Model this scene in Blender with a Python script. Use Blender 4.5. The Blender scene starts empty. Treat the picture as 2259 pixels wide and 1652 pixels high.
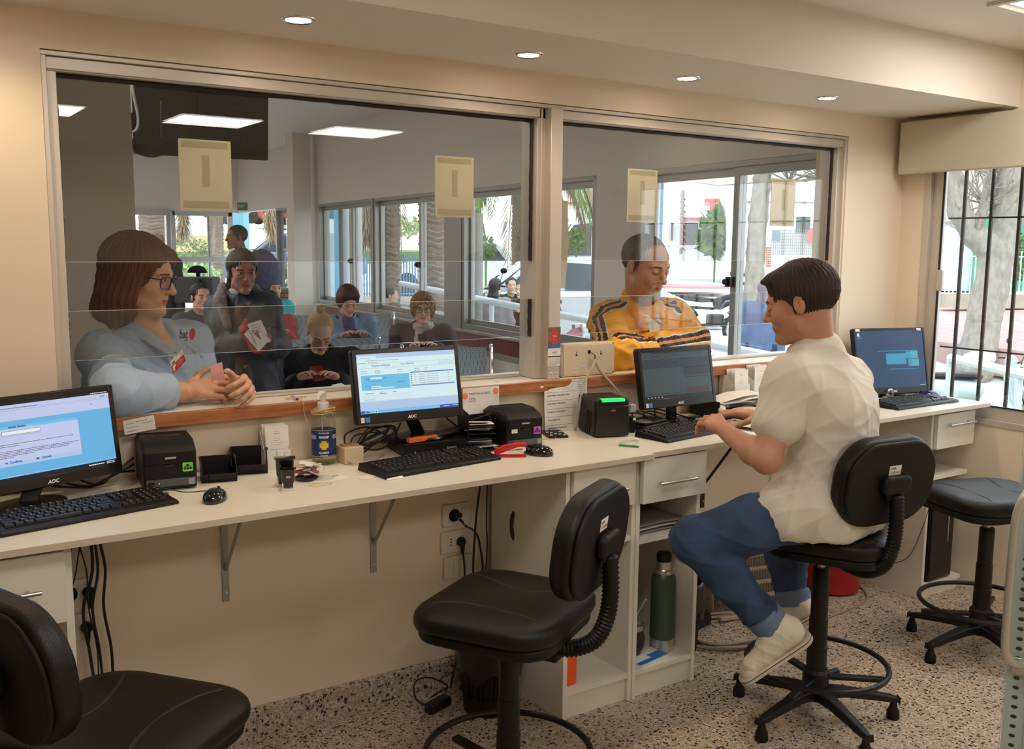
import bpy, bmesh, math, random
import numpy as np
from mathutils import Matrix, Vector
random.seed(7)
rng = np.random.default_rng(7)
C = bpy.context.scene.collection
PI = math.pi
S = bpy.context.scene

# ---------------- camera ----------------
YAW, PITCH, ROLL, FPX, CAMH = 0.59262008, 0.13263769, 0.00924449, 2140.4068, 1.60
_f = np.array([math.sin(YAW)*math.cos(PITCH), math.cos(YAW)*math.cos(PITCH), -math.sin(PITCH)])
_r = np.array([math.cos(YAW), -math.sin(YAW), 0.0]); _u = np.cross(_r, _f)
CR = math.cos(ROLL)*_r + math.sin(ROLL)*_u; CU = np.cross(CR, _f); CF = _f
CAM = np.array([0, 0, CAMH])
cd = bpy.data.cameras.new('camera'); cam = bpy.data.objects.new('camera', cd); C.objects.link(cam)
cd.sensor_width = 36; cd.lens = 36*FPX/2259; cd.clip_start = 0.02; cd.clip_end = 400
cam.matrix_world = Matrix(((CR[0], CU[0], -CF[0], 0), (CR[1], CU[1], -CF[1], 0), (CR[2], CU[2], -CF[2], CAMH), (0, 0, 0, 1)))
S.camera = cam
def _ray(px, py): return CF + CR*(px-1129.5)/FPX - CU*(py-826)/FPX
def AZ(px, py, z): d = _ray(px, py); return CAM + d*((z-CAM[2])/d[2])
def AY(px, py, y): d = _ray(px, py); return CAM + d*((y-CAM[1])/d[1])
def AX(px, py, x): d = _ray(px, py); return CAM + d*((x-CAM[0])/d[0])
def AD(px, py, d): return CAM + _ray(px, py)*d

# ---------------- world, lights, exposure ----------------
S.view_settings.view_transform = 'Standard'
S.view_settings.look = 'None'
S.view_settings.exposure = 0.0
S.view_settings.gamma = 1
S.view_settings.use_curve_mapping = False
w = bpy.data.worlds.new('overcast_sky'); S.world = w; w.use_nodes = True
nt = w.node_tree; bgn = nt.nodes['Background']
tc = nt.nodes.new('ShaderNodeTexCoord'); sx = nt.nodes.new('ShaderNodeSeparateXYZ'); rp = nt.nodes.new('ShaderNodeValToRGB')
nt.links.new(tc.outputs['Generated'], sx.inputs[0]); nt.links.new(sx.outputs['Z'], rp.inputs[0]); nt.links.new(rp.outputs[0], bgn.inputs[0])
rp.color_ramp.elements[0].position = 0.0; rp.color_ramp.elements[0].color = (1.0, 0.99, 0.97, 1)
rp.color_ramp.elements[1].position = 0.5; rp.color_ramp.elements[1].color = (0.80, 0.90, 1.0, 1)
bgn.inputs[1].default_value = 3.5
sun = bpy.data.lights.new('hazy_sun', 'SUN'); sun.energy = 1.2; sun.angle = 0.35; sun.color = (1, 0.96, 0.9)
so = bpy.data.objects.new('hazy_sun', sun); C.objects.link(so); so.rotation_euler = (math.radians(38), 0, math.radians(-60))
so.location = (10, 5, 10)
def area(name, loc, sxy, power, col, rot=(0, 0, 0)):
    l = bpy.data.lights.new(name, 'AREA'); l.shape = 'RECTANGLE'; l.size, l.size_y = sxy; l.energy = power; l.color = col
    o = bpy.data.objects.new(name, l); C.objects.link(o); o.location = loc; o.rotation_euler = rot; return o
WFILL = [(0.2, 6.2), (0.4, 8.8), (0.8, 11.6), (0.9, 14.4)]   # fill lights added to the waiting room, unseen behind the column
PANELS = [(2.15, -0.95), (3.25, -0.95), (1.0, -1.0), (3.68, 1.72), (0.8, 1.0)]
for i, (x, y) in enumerate(PANELS):
    area('panel_lamp', (x, y, 2.44), (0.55, 0.55), 12.0, (1.0, 0.93, 0.84))
for x, y in WFILL: area('waiting_room_fill', (x, y, 2.96), (1.2, 0.6), 30, (1.0, 0.96, 0.92))  # added fill that brightens the waiting room, out of view
DOWN = [(1.075, 2.686), (1.883, 2.716), (2.612, 2.731), (3.415, 2.733), (0.27, 2.67)]
for x, y in DOWN:
    l = bpy.data.lights.new('downlight_lamp', 'SPOT'); l.energy = 13; l.color = (1.0, 0.76, 0.52); l.spot_size = 2.5; l.spot_blend = 0.7; l.shadow_soft_size = 0.035
    o = bpy.data.objects.new('downlight_lamp', l); C.objects.link(o); o.location = (x, y, 2.212)

# ---------------- materials ----------------
MATS = {}
def mat(name, col, rough=0.5, metal=0.0, emit=None, es=1.0, var=0.0, vscale=8.0, bump=0.0, bscale=60.0, alpha=None, spec=0.5, sub=0.0, coat=0.0, stretch=(1, 1, 1)):
    if name in MATS: return MATS[name]
    m = bpy.data.materials.new(name); m.use_nodes = True; n = m.node_tree.nodes; L = m.node_tree.links
    b = n['Principled BSDF']
    b.inputs['Base Color'].default_value = (*col, 1); b.inputs['Roughness'].default_value = rough; b.inputs['Metallic'].default_value = metal
    b.inputs['Specular IOR Level'].default_value = spec
    if coat: b.inputs['Coat Weight'].default_value = coat
    if sub:
        b.inputs['Subsurface Weight'].default_value = sub; b.inputs['Subsurface Radius'].default_value = (0.012, 0.005, 0.003)
    if emit is not None:
        b.inputs['Emission Color'].default_value = (*emit, 1); b.inputs['Emission Strength'].default_value = es
    if var or bump:
        t = n.new('ShaderNodeTexCoord'); mp = n.new('ShaderNodeMapping'); mp.inputs['Scale'].default_value = stretch
        L.new(t.outputs['Object'], mp.inputs[0])
    if var:
        ns = n.new('ShaderNodeTexNoise'); ns.inputs['Scale'].default_value = vscale; ns.inputs['Detail'].default_value = 4
        L.new(mp.outputs[0], ns.inputs['Vector'])
        mx = n.new('ShaderNodeMix'); mx.data_type = 'RGBA'
        mx.inputs[6].default_value = (*[max(0, c*(1-var)) for c in col], 1); mx.inputs[7].default_value = (*[min(1, c*(1+var)) for c in col], 1)
        L.new(ns.outputs['Fac'], mx.inputs[0]); L.new(mx.outputs[2], b.inputs['Base Color'])
    if bump:
        ns = n.new('ShaderNodeTexNoise'); ns.inputs['Scale'].default_value = bscale; ns.inputs['Detail'].default_value = 3
        L.new(mp.outputs[0], ns.inputs['Vector'])
        bp = n.new('ShaderNodeBump'); bp.inputs['Strength'].default_value = bump; bp.inputs['Distance'].default_value = 0.004
        L.new(ns.outputs['Fac'], bp.inputs['Height']); L.new(bp.outputs[0], b.inputs['Normal'])
    MATS[name] = m; return m
def glass(name, tint=(0.9, 0.93, 0.92), refl=1.0, rough=0.0):
    if name in MATS: return MATS[name]
    m = bpy.data.materials.new(name); m.use_nodes = True; n = m.node_tree.nodes; L = m.node_tree.links
    n.remove(n['Principled BSDF']); o = n['Material Output']
    t = n.new('ShaderNodeBsdfTransparent'); t.inputs[0].default_value = (*tint, 1)
    g = n.new('ShaderNodeBsdfGlossy'); g.inputs['Roughness'].default_value = rough
    ge = n.new('ShaderNodeNewGeometry'); dt = n.new('ShaderNodeVectorMath'); dt.operation = 'DOT_PRODUCT'
    L.new(ge.outputs['Incoming'], dt.inputs[0]); L.new(ge.outputs['Normal'], dt.inputs[1])
    def mth(op, a, b=None):
        q = n.new('ShaderNodeMath'); q.operation = op
        for i_, x_ in enumerate((a, b)):
            if x_ is None: continue
            if isinstance(x_, (int, float)): q.inputs[i_].default_value = x_
            else: L.new(x_, q.inputs[i_])
        return q.outputs[0]
    c5_ = mth('POWER', mth('SUBTRACT', 1.0, mth('ABSOLUTE', dt.outputs['Value'])), 5.0)
    fr = mth('MULTIPLY', mth('ADD', mth('MULTIPLY', c5_, 0.96), 0.04), refl)
    mx = n.new('ShaderNodeMixShader'); L.new(fr, mx.inputs[0])
    L.new(t.outputs[0], mx.inputs[1]); L.new(g.outputs[0], mx.inputs[2]); L.new(mx.outputs[0], o.inputs[0])
    MATS[name] = m; return m

# ---------------- mesh builder ----------------
def V(*a): return np.array(a, float)
def nrm(v): v = np.asarray(v, float); return v/(np.linalg.norm(v)+1e-12)
class M:
    def __init__(s, T=None): s.v = []; s.f = []; s.mi = []; s.T = T; s.cur = 0
    def add(s, vs, fs, T=None):
        o = len(s.v)
        for T_ in (T, s.T):
            if T_ is not None: vs = [tuple(T_ @ Vector(v)) for v in vs]
        s.v += [tuple(v) for v in vs]; s.f += [tuple(i+o for i in f) for f in fs]; s.mi += [s.cur]*len(fs); return s
    def box(s, x0, x1, y0, y1, z0, z1, T=None):
        vs = [(x, y, z) for x in (x0, x1) for y in (y0, y1) for z in (z0, z1)]
        return s.add(vs, [(0, 1, 3, 2), (4, 6, 7, 5), (0, 4, 5, 1), (2, 3, 7, 6), (0, 2, 6, 4), (1, 5, 7, 3)], T)
    def tube(s, pts, r, n=8, closed=False, cap=True, T=None):
        P = [np.asarray(p, float) for p in pts]; N = len(P); rs = r if hasattr(r, '__len__') else [r]*N
        vs = []; fs = []; prev = None
        for i, p in enumerate(P):
            a = P[(i-1) % N] if (closed or i > 0) else p; b = P[(i+1) % N] if (closed or i < N-1) else p
            t = nrm(b-a)
            if prev is None:
                h = V(0, 0, 1) if abs(t[2]) < 0.9 else V(1, 0, 0); u = nrm(np.cross(t, h))
            else: u = nrm(prev - t*np.dot(prev, t))
            prev = u; w_ = np.cross(t, u)
            for k in range(n):
                c = 2*PI*k/n; vs.append(p + rs[i]*(math.cos(c)*u+math.sin(c)*w_))
        for i in range(N if closed else N-1):
            j = (i+1) % N
            for k in range(n):
                k2 = (k+1) % n; fs.append((i*n+k, i*n+k2, j*n+k2, j*n+k))
        if cap and not closed:
            fs.append(tuple(range(n-1, -1, -1))); fs.append(tuple((N-1)*n+k for k in range(n)))
        return s.add(vs, fs, T)
    def cyl(s, a, b, r0, r1=None, n=16, T=None): return s.tube([a, b], [r0, r0 if r1 is None else r1], n, T=T)
    def lathe(s, prof, c=(0, 0, 0), n=24, axis=None, T=None):
        c = np.asarray(c, float)
        if axis is None: X, Y, Z = V(1, 0, 0), V(0, 1, 0), V(0, 0, 1)
        else:
            Z = nrm(axis); h = V(0, 0, 1) if abs(Z[2]) < 0.9 else V(1, 0, 0); X = nrm(np.cross(h, Z)); Y = np.cross(Z, X)
        vs = []; fs = []; m = len(prof)
        for r, z in prof:
            for k in range(n): a = 2*PI*k/n; vs.append(c+X*r*math.cos(a)+Y*r*math.sin(a)+Z*z)
        for i in range(m-1):
            for k in range(n): k2 = (k+1) % n; fs.append((i*n+k, i*n+k2, (i+1)*n+k2, (i+1)*n+k))
        if prof[0][0] > 1e-6: fs.append(tuple(range(n-1, -1, -1)))
        if prof[-1][0] > 1e-6: fs.append(tuple((m-1)*n+k for k in range(n)))
        return s.add(vs, fs, T)
    def prism(s, poly, z0, z1, T=None):
        n = len(poly); vs = [(x, y, z0) for x, y in poly]+[(x, y, z1) for x, y in poly]
        fs = [tuple(range(n-1, -1, -1)), tuple(range(n, 2*n))]+[(i, (i+1) % n, n+(i+1) % n, n+i) for i in range(n)]
        return s.add(vs, fs, T)
    def ball(s, c, r, n=12, sc=(1, 1, 1), T=None):
        pr = [(math.sin(PI*i/n), -math.cos(PI*i/n)) for i in range(n+1)]
        vs = []; fs = []; c = np.asarray(c, float); k_ = n*2
        for a, z in pr:
            for k in range(k_): t = 2*PI*k/k_; vs.append(c+r*np.array([a*math.cos(t)*sc[0], a*math.sin(t)*sc[1], z*sc[2]]))
        for i in range(n):
            for k in range(k_): k2 = (k+1) % k_; fs.append((i*k_+k, i*k_+k2, (i+1)*k_+k2, (i+1)*k_+k))
        return s.add(vs, fs, T)
    def quad(s, a, b, c, d): return s.add([a, b, c, d], [(0, 1, 2, 3)])
    def mat(s, i): s.cur = i; return s
    def obj(s, name, mats, parent=None, bevel=0, smooth=True, sharp=35, seg=2, **tags):
        me = bpy.data.meshes.new(name); me.from_pydata(s.v, [], s.f); me.update()
        mats = mats if isinstance(mats, (list, tuple)) else [mats]
        for m_ in mats: me.materials.append(m_)
        if len(mats) > 1: me.polygons.foreach_set('material_index', s.mi)
        if smooth:
            me.polygons.foreach_set('use_smooth', [True]*len(me.polygons)); me.set_sharp_from_angle(angle=math.radians(sharp))
        o = bpy.data.objects.new(name, me); C.objects.link(o); link(o, parent)
        if bevel:
            b = o.modifiers.new('bevel', 'BEVEL'); b.width = bevel; b.segments = seg; b.limit_method = 'ANGLE'; b.harden_normals = False
        for k, v_ in tags.items(): o[k] = v_
        return o
def thing(name, label, cat, loc=(0, 0, 0), group=None, rz=0):
    o = bpy.data.objects.new(name, None); C.objects.link(o); o.location = tuple(float(c) for c in loc); o.rotation_euler = (0, 0, rz)
    o.empty_display_size = 0.05
    o['label'] = label; o['category'] = cat
    if group: o['group'] = group
    mi = (Matrix.Translation(o.location) @ Matrix.Rotation(rz, 4, 'Z')).inverted()
    INV[o.name] = mi; return o
INV = {}
def link(o, parent):
    if parent is None: return
    o.parent = parent
    r = parent
    while r.parent is not None: r = r.parent
    # meshes are authored in world coordinates; a mesh parent sits at the origin itself
    o.matrix_parent_inverse = INV[parent.name] if parent.name in INV else Matrix.Identity(4)
def tag(o, label, cat, group=None):
    o['label'] = label; o['category'] = cat
    if group: o['group'] = group
    return o
def struct(o): o['kind'] = 'structure'; return o
def frame(org, yaw=0.0, tilt=0.0):
    """local x = right, local y = up, local z = out towards the viewer; yaw 0 faces -y"""
    R = np.array([math.cos(yaw), math.sin(yaw), 0]); N = np.array([math.sin(yaw), -math.cos(yaw), 0])
    U = np.array([0, 0, 1])*math.cos(tilt)-N*math.sin(tilt); N2 = np.cross(R, U)
    return Matrix(((R[0], U[0], N2[0], org[0]), (R[1], U[1], N2[1], org[1]), (R[2], U[2], N2[2], org[2]), (0, 0, 0, 1)))
def flat(org, rz=0.0):
    return Matrix.Translation(Vector([float(c) for c in org])) @ Matrix.Rotation(rz, 4, 'Z')
FONTCACHE = {}
def text(m, body, size, T, x=0, y=0, z=0.0006, align='LEFT', bold=0.0, shear=0.0):
    key = (body, size, align, bold, shear)
    if key not in FONTCACHE:
        cu = bpy.data.curves.new('t', 'FONT'); cu.body = body; cu.size = size; cu.align_x = align; cu.resolution_u = 2; cu.offset = bold*size; cu.shear = shear
        ob = bpy.data.objects.new('t', cu); C.objects.link(ob); dg = bpy.context.evaluated_depsgraph_get()
        me = bpy.data.meshes.new_from_object(ob.evaluated_get(dg)); FONTCACHE[key] = ([tuple(v.co) for v in me.vertices], [tuple(p.vertices) for p in me.polygons])
        bpy.data.objects.remove(ob); bpy.data.curves.remove(cu); bpy.data.meshes.remove(me)
    vs, fs = FONTCACHE[key]
    m.add([(a+x, b+y, c+z) for a, b, c in vs], fs, T); return m
def plane(m, x0, x1, y0, y1, T, z=0.0003): m.add([(x0, y0, z), (x1, y0, z), (x1, y1, z), (x0, y1, z)], [(0, 1, 2, 3)], T); return m
def scribble(m, x, y, wd, h, T, z=0.0006, word=0.006, gap=0.002):
    """a line of tiny print: a row of short strokes"""
    e = x+wd
    while x < e:
        l = word*random.uniform(0.5, 1.4); plane(m, x, min(x+l, e), y, y+h, T, z); x += l+gap
def copy_tree(o, parent=None, inv=None):
    c = o.copy(); C.objects.link(c)
    if o.name in INV: INV[c.name] = INV[o.name]
    if parent is not None: c.parent = parent
    for ch in o.children: copy_tree(ch, c)
    return c
def rrect(w_, h, r, n=5, cx=0, cy=0):
    p = []
    for qx, qy, a0 in ((1, 1, 0), (-1, 1, 90), (-1, -1, 180), (1, -1, 270)):
        for i in range(n+1):
            a = math.radians(a0+90*i/n); p.append((cx+qx*(w_/2-r)+r*math.cos(a), cy+qy*(h/2-r)+r*math.sin(a)))
    return p
def arc(c, r, a0, a1, n, ax=(1, 0, 0), ay=(0, 1, 0)):
    ax = V(*ax); ay = V(*ay); c = np.asarray(c, float)
    return [c+ax*r*math.cos(math.radians(a0+(a1-a0)*i/n))+ay*r*math.sin(math.radians(a0+(a1-a0)*i/n)) for i in range(n+1)]
def spline(pts, n=8):
    P = [np.asarray(p, float) for p in pts]; P = [2*P[0]-P[1]]+P+[2*P[-1]-P[-2]]; out = []
    for i in range(1, len(P)-2):
        for k in range(n):
            t = k/n; a, b, c, d = P[i-1:i+3]
            out.append(0.5*(2*b+(c-a)*t+(2*a-5*b+4*c-d)*t*t+(3*b-a-3*c+d)*t**3))
    out.append(P[-2]); return out

# ---------------- organic surfaces: smooth blended volumes, one continuous skin ----------------
class Vol:
    def __init__(s, res): s.res = res; s.p = []
    def _a(s, kind, op, k, lo, hi, dat): s.p.append((kind, op, k, np.asarray(lo, float), np.asarray(hi, float), dat)); return s
    def cap(s, a, b, ra, rb=None, k=0.01, op='u'):
        a = np.asarray(a, float); b = np.asarray(b, float); rb = ra if rb is None else rb; R = max(ra, rb)
        return s._a('c', op, k, np.minimum(a, b)-R, np.maximum(a, b)+R, (a, b, ra, rb))
    def ell(s, c, r, k=0.01, op='u', B=None):
        c = np.asarray(c, float); r = np.asarray(r, float)*np.ones(3); R = r.max()
        if B is not None: e = np.sqrt((B.T**2) @ (r**2))
        else: e = r
        return s._a('e', op, k, c-e, c+e, (c, r, B))
    def box(s, c, h, rad, k=0.005, op='u', B=None):
        c = np.asarray(c, float); h = np.asarray(h, float)
        e = np.abs(B.T) @ h if B is not None else h
        return s._a('b', op, k, c-e, c+e, (c, h, rad, B))
    def build(s, disp=None):
        res = s.res; U = [p for p in s.p if p[1] == 'u']
        lo = np.min([p[3]-p[2]*0.3 for p in U], 0)-3*res; hi = np.max([p[4]+p[2]*0.3 for p in U], 0)+3*res
        n = np.ceil((hi-lo)/res).astype(int)+1
        F = np.full(n, 0.5, np.float32); ax = [lo[i]+res*np.arange(n[i]) for i in range(3)]
        for kind, op, k, l, h, d in s.p:
            pad = k+2.5*res; i0 = np.maximum(0, np.floor((l-pad-lo)/res).astype(int)); i1 = np.minimum(n, np.ceil((h+pad-lo)/res).astype(int)+1)
            if np.any(i1 <= i0): continue
            sl = tuple(slice(i0[i], i1[i]) for i in range(3))
            X = ax[0][sl[0]][:, None, None].astype(np.float32); Y = ax[1][sl[1]][None, :, None].astype(np.float32); Z = ax[2][sl[2]][None, None, :].astype(np.float32)
            if kind == 'c':
                a, b, ra, rb = d; ab = b-a; L2 = float(ab@ab)+1e-12; x = X-a[0]; y = Y-a[1]; z = Z-a[2]
                t = np.clip((x*ab[0]+y*ab[1]+z*ab[2])/L2, 0, 1)
                D = np.sqrt((x-t*ab[0])**2+(y-t*ab[1])**2+(z-t*ab[2])**2)-(ra+(rb-ra)*t)
            else:
                c = d[0]; x = X-c[0]; y = Y-c[1]; z = Z-c[2]; B = d[-1]
                if B is not None: x, y, z = [B[i][0]*x+B[i][1]*y+B[i][2]*z for i in range(3)]
                if kind == 'e':
                    r = d[1]; k0 = np.sqrt((x/r[0])**2+(y/r[1])**2+(z/r[2])**2); k1 = np.sqrt((x/r[0]**2)**2+(y/r[1]**2)**2+(z/r[2]**2)**2)
                    D = k0*(k0-1)/(k1+1e-6)
                else:
                    hh, rad = d[1], d[2]; qx = np.abs(x)-hh[0]+rad; qy = np.abs(y)-hh[1]+rad; qz = np.abs(z)-hh[2]+rad
                    D = np.sqrt(np.maximum(qx, 0)**2+np.maximum(qy, 0)**2+np.maximum(qz, 0)**2)+np.minimum(np.maximum(qx, np.maximum(qy, qz)), 0)-rad
            A = F[sl]; D = D.astype(np.float32)
            if op == 'u':
                hq = np.maximum(k-np.abs(A-D), 0)/k; F[sl] = np.minimum(A, D)-hq*hq*k*0.25
            elif op == 's':
                D = -D; hq = np.maximum(k-np.abs(A-D), 0)/k; F[sl] = np.maximum(A, D)+hq*hq*k*0.25
        sg = F < 0
        m = sg[:-1, :-1, :-1]; cnt = np.zeros(m.shape, np.int8)
        for i in (0, 1):
            for j in (0, 1):
                for q in (0, 1): cnt += sg[i:n[0]-1+i, j:n[1]-1+j, q:n[2]-1+q]
        act = (cnt > 0) & (cnt < 8); idx = np.argwhere(act)
        vid = np.full(m.shape, -1, np.int64); vid[act] = np.arange(len(idx))
        acc = np.zeros((len(idx), 3)); num = np.zeros(len(idx))
        cs = [(i, j, q) for i in (0, 1) for j in (0, 1) for q in (0, 1)]
        for a in cs:
            for axn in range(3):
                if a[axn]: continue
                b = list(a); b[axn] = 1
                fa = F[idx[:, 0]+a[0], idx[:, 1]+a[1], idx[:, 2]+a[2]]; fb = F[idx[:, 0]+b[0], idx[:, 1]+b[1], idx[:, 2]+b[2]]
                mk = (fa < 0) != (fb < 0); t = np.where(mk, fa/(fa-fb+1e-20), 0)
                pt = np.tile(np.array(a, float), (len(idx), 1)); pt[:, axn] += t
                acc += pt*mk[:, None]; num += mk
        vs = lo+res*(idx+acc/num[:, None])
        fs = []
        for axn in range(3):
            o1, o2 = [q for q in range(3) if q != axn]
            sA = [slice(0, n[q]-1) if q == axn else slice(1, n[q]-1) for q in range(3)]; sB = list(sA); sB[axn] = slice(1, n[axn])
            a = sg[tuple(sA)]; b = sg[tuple(sB)]
            e = np.argwhere(a != b)
            if not len(e): continue
            p = e.copy()
            for q in (o1, o2): p[:, q] += 1
            fl = a[tuple(e.T)]
            def vv(d1, d2):
                g = p.copy(); g[:, o1] -= d1; g[:, o2] -= d2; return vid[g[:, 0], g[:, 1], g[:, 2]]
            q4 = np.stack([vv(1, 1), vv(0, 1), vv(0, 0), vv(1, 0)], 1)
            if axn == 1: fl = ~fl
            q4[~fl] = q4[~fl][:, ::-1]; fs.append(q4)
        fs = np.concatenate(fs); fs = fs[(fs >= 0).all(1)]
        if disp is not None:
            # normals from faces
            nn = np.zeros_like(vs); fn = np.cross(vs[fs[:, 2]]-vs[fs[:, 0]], vs[fs[:, 3]]-vs[fs[:, 1]])
            for q in range(4): np.add.at(nn, fs[:, q], fn)
            nn /= np.linalg.norm(nn, axis=1)[:, None]+1e-12
            vs = vs+nn*disp(vs, nn)[:, None]
        return vs, fs
def vobj(name, chunks, mats, parent=None, paint=None, **tags):
    """chunks: list of (vs, fs); paint(centres) -> material index"""
    off = 0; VV = []; FF = []
    for vs, fs in chunks: VV.append(vs); FF.append(fs+off); off += len(vs)
    VV = np.concatenate(VV); FF = np.concatenate(FF)
    me = bpy.data.meshes.new(name); me.from_pydata(VV.astype(np.float32), [], FF.tolist())
    mats = mats if isinstance(mats, (list, tuple)) else [mats]
    for m_ in mats: me.materials.append(m_)
    if paint is not None: me.polygons.foreach_set('material_index', paint(VV[FF].mean(1)).astype(np.int32))
    me.polygons.foreach_set('use_smooth', np.ones(len(FF), bool)); me.update()
    o = bpy.data.objects.new(name, me); C.objects.link(o); link(o, parent)
    for k, v_ in tags.items(): o[k] = v_
    return o
def folds(amp, scale=1.0, seed=0, d=(0, 0, 1)):
    """creases of cloth: warped ridges"""
    r_ = np.random.default_rng(seed); W = [(nrm(r_.normal(size=3)), r_.uniform(30, 95)*scale, r_.uniform(0, 6), nrm(r_.normal(size=3)), r_.uniform(6, 16)) for _ in range(9)]
    G = [(nrm(r_.normal(size=3)), r_.uniform(6, 20)*scale, r_.uniform(0, 6)) for _ in range(4)]
    def fn(v, n_):
        wp = sum(np.sin(v@a*k+p) for a, k, p in G)*.45
        o = sum((1-np.abs(np.sin(v@a*k*0.5+p+wp)))**2.5*np.clip(np.sin(v@b*q+p*2)+.35, 0, 1) for a, k, p, b, q in W)/3.0
        return amp*(o*2.2-0.6)
    return fn
# ======================= the setting =======================
cream = mat('cream_paint', (0.82, 0.70, 0.545), 0.45, var=0.03, vscale=3, bump=0.05, bscale=120)
ceilm = mat('ceiling_paint', (0.80, 0.735, 0.66), 0.6)
greyp = mat('waiting_room_paint', (0.74, 0.69, 0.62), 0.5)
greyc = mat('waiting_room_ceiling', (0.78, 0.77, 0.75), 0.6)
alum = mat('aluminium_frame', (0.62, 0.56, 0.50), 0.4, 0.35)
alug = mat('grey_aluminium', (0.34, 0.34, 0.33), 0.4, 0.5)
black = mat('black_plastic', (0.008, 0.007, 0.008), 0.42, spec=0.35)
blackm = mat('matt_black', (0.010, 0.010, 0.010), 0.6)
gask = mat('rubber_gasket', (0.012, 0.007, 0.005), 0.6)
melam = mat('cream_melamine', (0.82, 0.775, 0.66), 0.30, var=0.015, vscale=5)
melamE = mat('melamine_edge', (0.66, 0.57, 0.46), 0.4)
steel = mat('brushed_steel', (0.62, 0.60, 0.57), 0.28, 0.95)
chrome = mat('chrome', (0.8, 0.8, 0.8), 0.12, 1.0)
white = mat('white_plastic', (0.80, 0.78, 0.74), 0.4)
paper = mat('paper', (0.83, 0.80, 0.75), 0.7)
ink = mat('ink', (0.03, 0.03, 0.035), 0.7)
pane = glass('thin_glass', (0.89, 0.895, 0.88), 1.3)
paneo = glass('window_glass', (0.93, 0.96, 0.97), 0.9)
edgeg = mat('glass_edge', (0.55, 0.62, 0.60), 0.15, 0.0)
# terrazzo
def terrazzo(name, base, sc):
    m = bpy.data.materials.new(name); m.use_nodes = True; n = m.node_tree.nodes; L = m.node_tree.links; b = n['Principled BSDF']
    b.inputs['Roughness'].default_value = 0.42
    t = n.new('ShaderNodeTexCoord'); col = None
    def chips(scale, thr, c, prev, soft=0.02):
        v = n.new('ShaderNodeTexVoronoi'); v.feature = 'F1'; v.inputs['Scale'].default_value = scale; v.inputs['Randomness'].default_value = 1
        nz = n.new('ShaderNodeTexNoise'); nz.inputs['Scale'].default_value = scale*0.9
        ad = n.new('ShaderNodeMixRGB'); ad.blend_type = 'ADD'; ad.inputs[0].default_value = 0.02
        L.new(t.outputs['Object'], nz.inputs['Vector']); L.new(t.outputs['Object'], ad.inputs[1]); L.new(nz.outputs['Color'], ad.inputs[2]); L.new(ad.outputs[0], v.inputs['Vector'])
        s_ = n.new('ShaderNodeSeparateColor'); L.new(v.outputs['Color'], s_.inputs[0])
        r = n.new('ShaderNodeMath'); r.operation = 'MULTIPLY'; L.new(s_.outputs[0], r.inputs[0]); r.inputs[1].default_value = thr
        g = n.new('ShaderNodeMath'); g.operation = 'LESS_THAN'; L.new(v.outputs['Distance'], g.inputs[0]); L.new(r.outputs[0], g.inputs[1])
        mx = n.new('ShaderNodeMix'); mx.data_type = 'RGBA'; L.new(g.outputs[0], mx.inputs[0])
        if isinstance(prev, tuple): mx.inputs[6].default_value = (*prev, 1)
        else: L.new(prev, mx.inputs[6])
        mx.inputs[7].default_value = (*c, 1); return mx.outputs[2]
    o = chips(sc*0.8, 0.62, (0.62, 0.53, 0.42), base)
    o = chips(sc*1.25, 0.50, (0.36, 0.26, 0.19), o)
    o = chips(sc*1.0, 0.45, (0.64, 0.57, 0.46), o)
    o = chips(sc*0.82, 0.52, (0.030, 0.022, 0.02), o)
    L.new(o, b.inputs['Base Color']); return m
terr = terrazzo('terrazzo', (0.44, 0.355, 0.265), 105)
terrb = terrazzo('terrazzo_skirting', (0.40, 0.33, 0.26), 95)
# wood edge
def woodmat(name, a, b_, sc):
    m = bpy.data.materials.new(name); m.use_nodes = True; n = m.node_tree.nodes; L = m.node_tree.links; b = n['Principled BSDF']; b.inputs['Roughness'].default_value = 0.3
    t = n.new('ShaderNodeTexCoord'); mp = n.new('ShaderNodeMapping'); mp.inputs['Scale'].default_value = sc
    ns = n.new('ShaderNodeTexNoise'); ns.inputs['Scale'].default_value = 6; ns.inputs['Detail'].default_value = 8; ns.inputs['Distortion'].default_value = 0.6
    r = n.new('ShaderNodeValToRGB'); r.color_ramp.elements[0].position = 0.35; r.color_ramp.elements[0].color = (*a, 1); r.color_ramp.elements[1].position = 0.68; r.color_ramp.elements[1].color = (*b_, 1)
    L.new(t.outputs['Object'], mp.inputs[0]); L.new(mp.outputs[0], ns.inputs['Vector']); L.new(ns.outputs['Fac'], r.inputs[0]); L.new(r.outputs[0], b.inputs['Base Color']); return m
wood = woodmat('reddish_wood', (0.34, 0.115, 0.042), (0.54, 0.22, 0.085), (1.2, 14, 14))

YW = 2.96; XR = 4.30; ZC = 2.222; ZU = 2.46
struct(M().box(-2.2, XR+0.15, -3.2, 3.14, -0.1, 0.0).obj('floor', terr, smooth=False))
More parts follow.
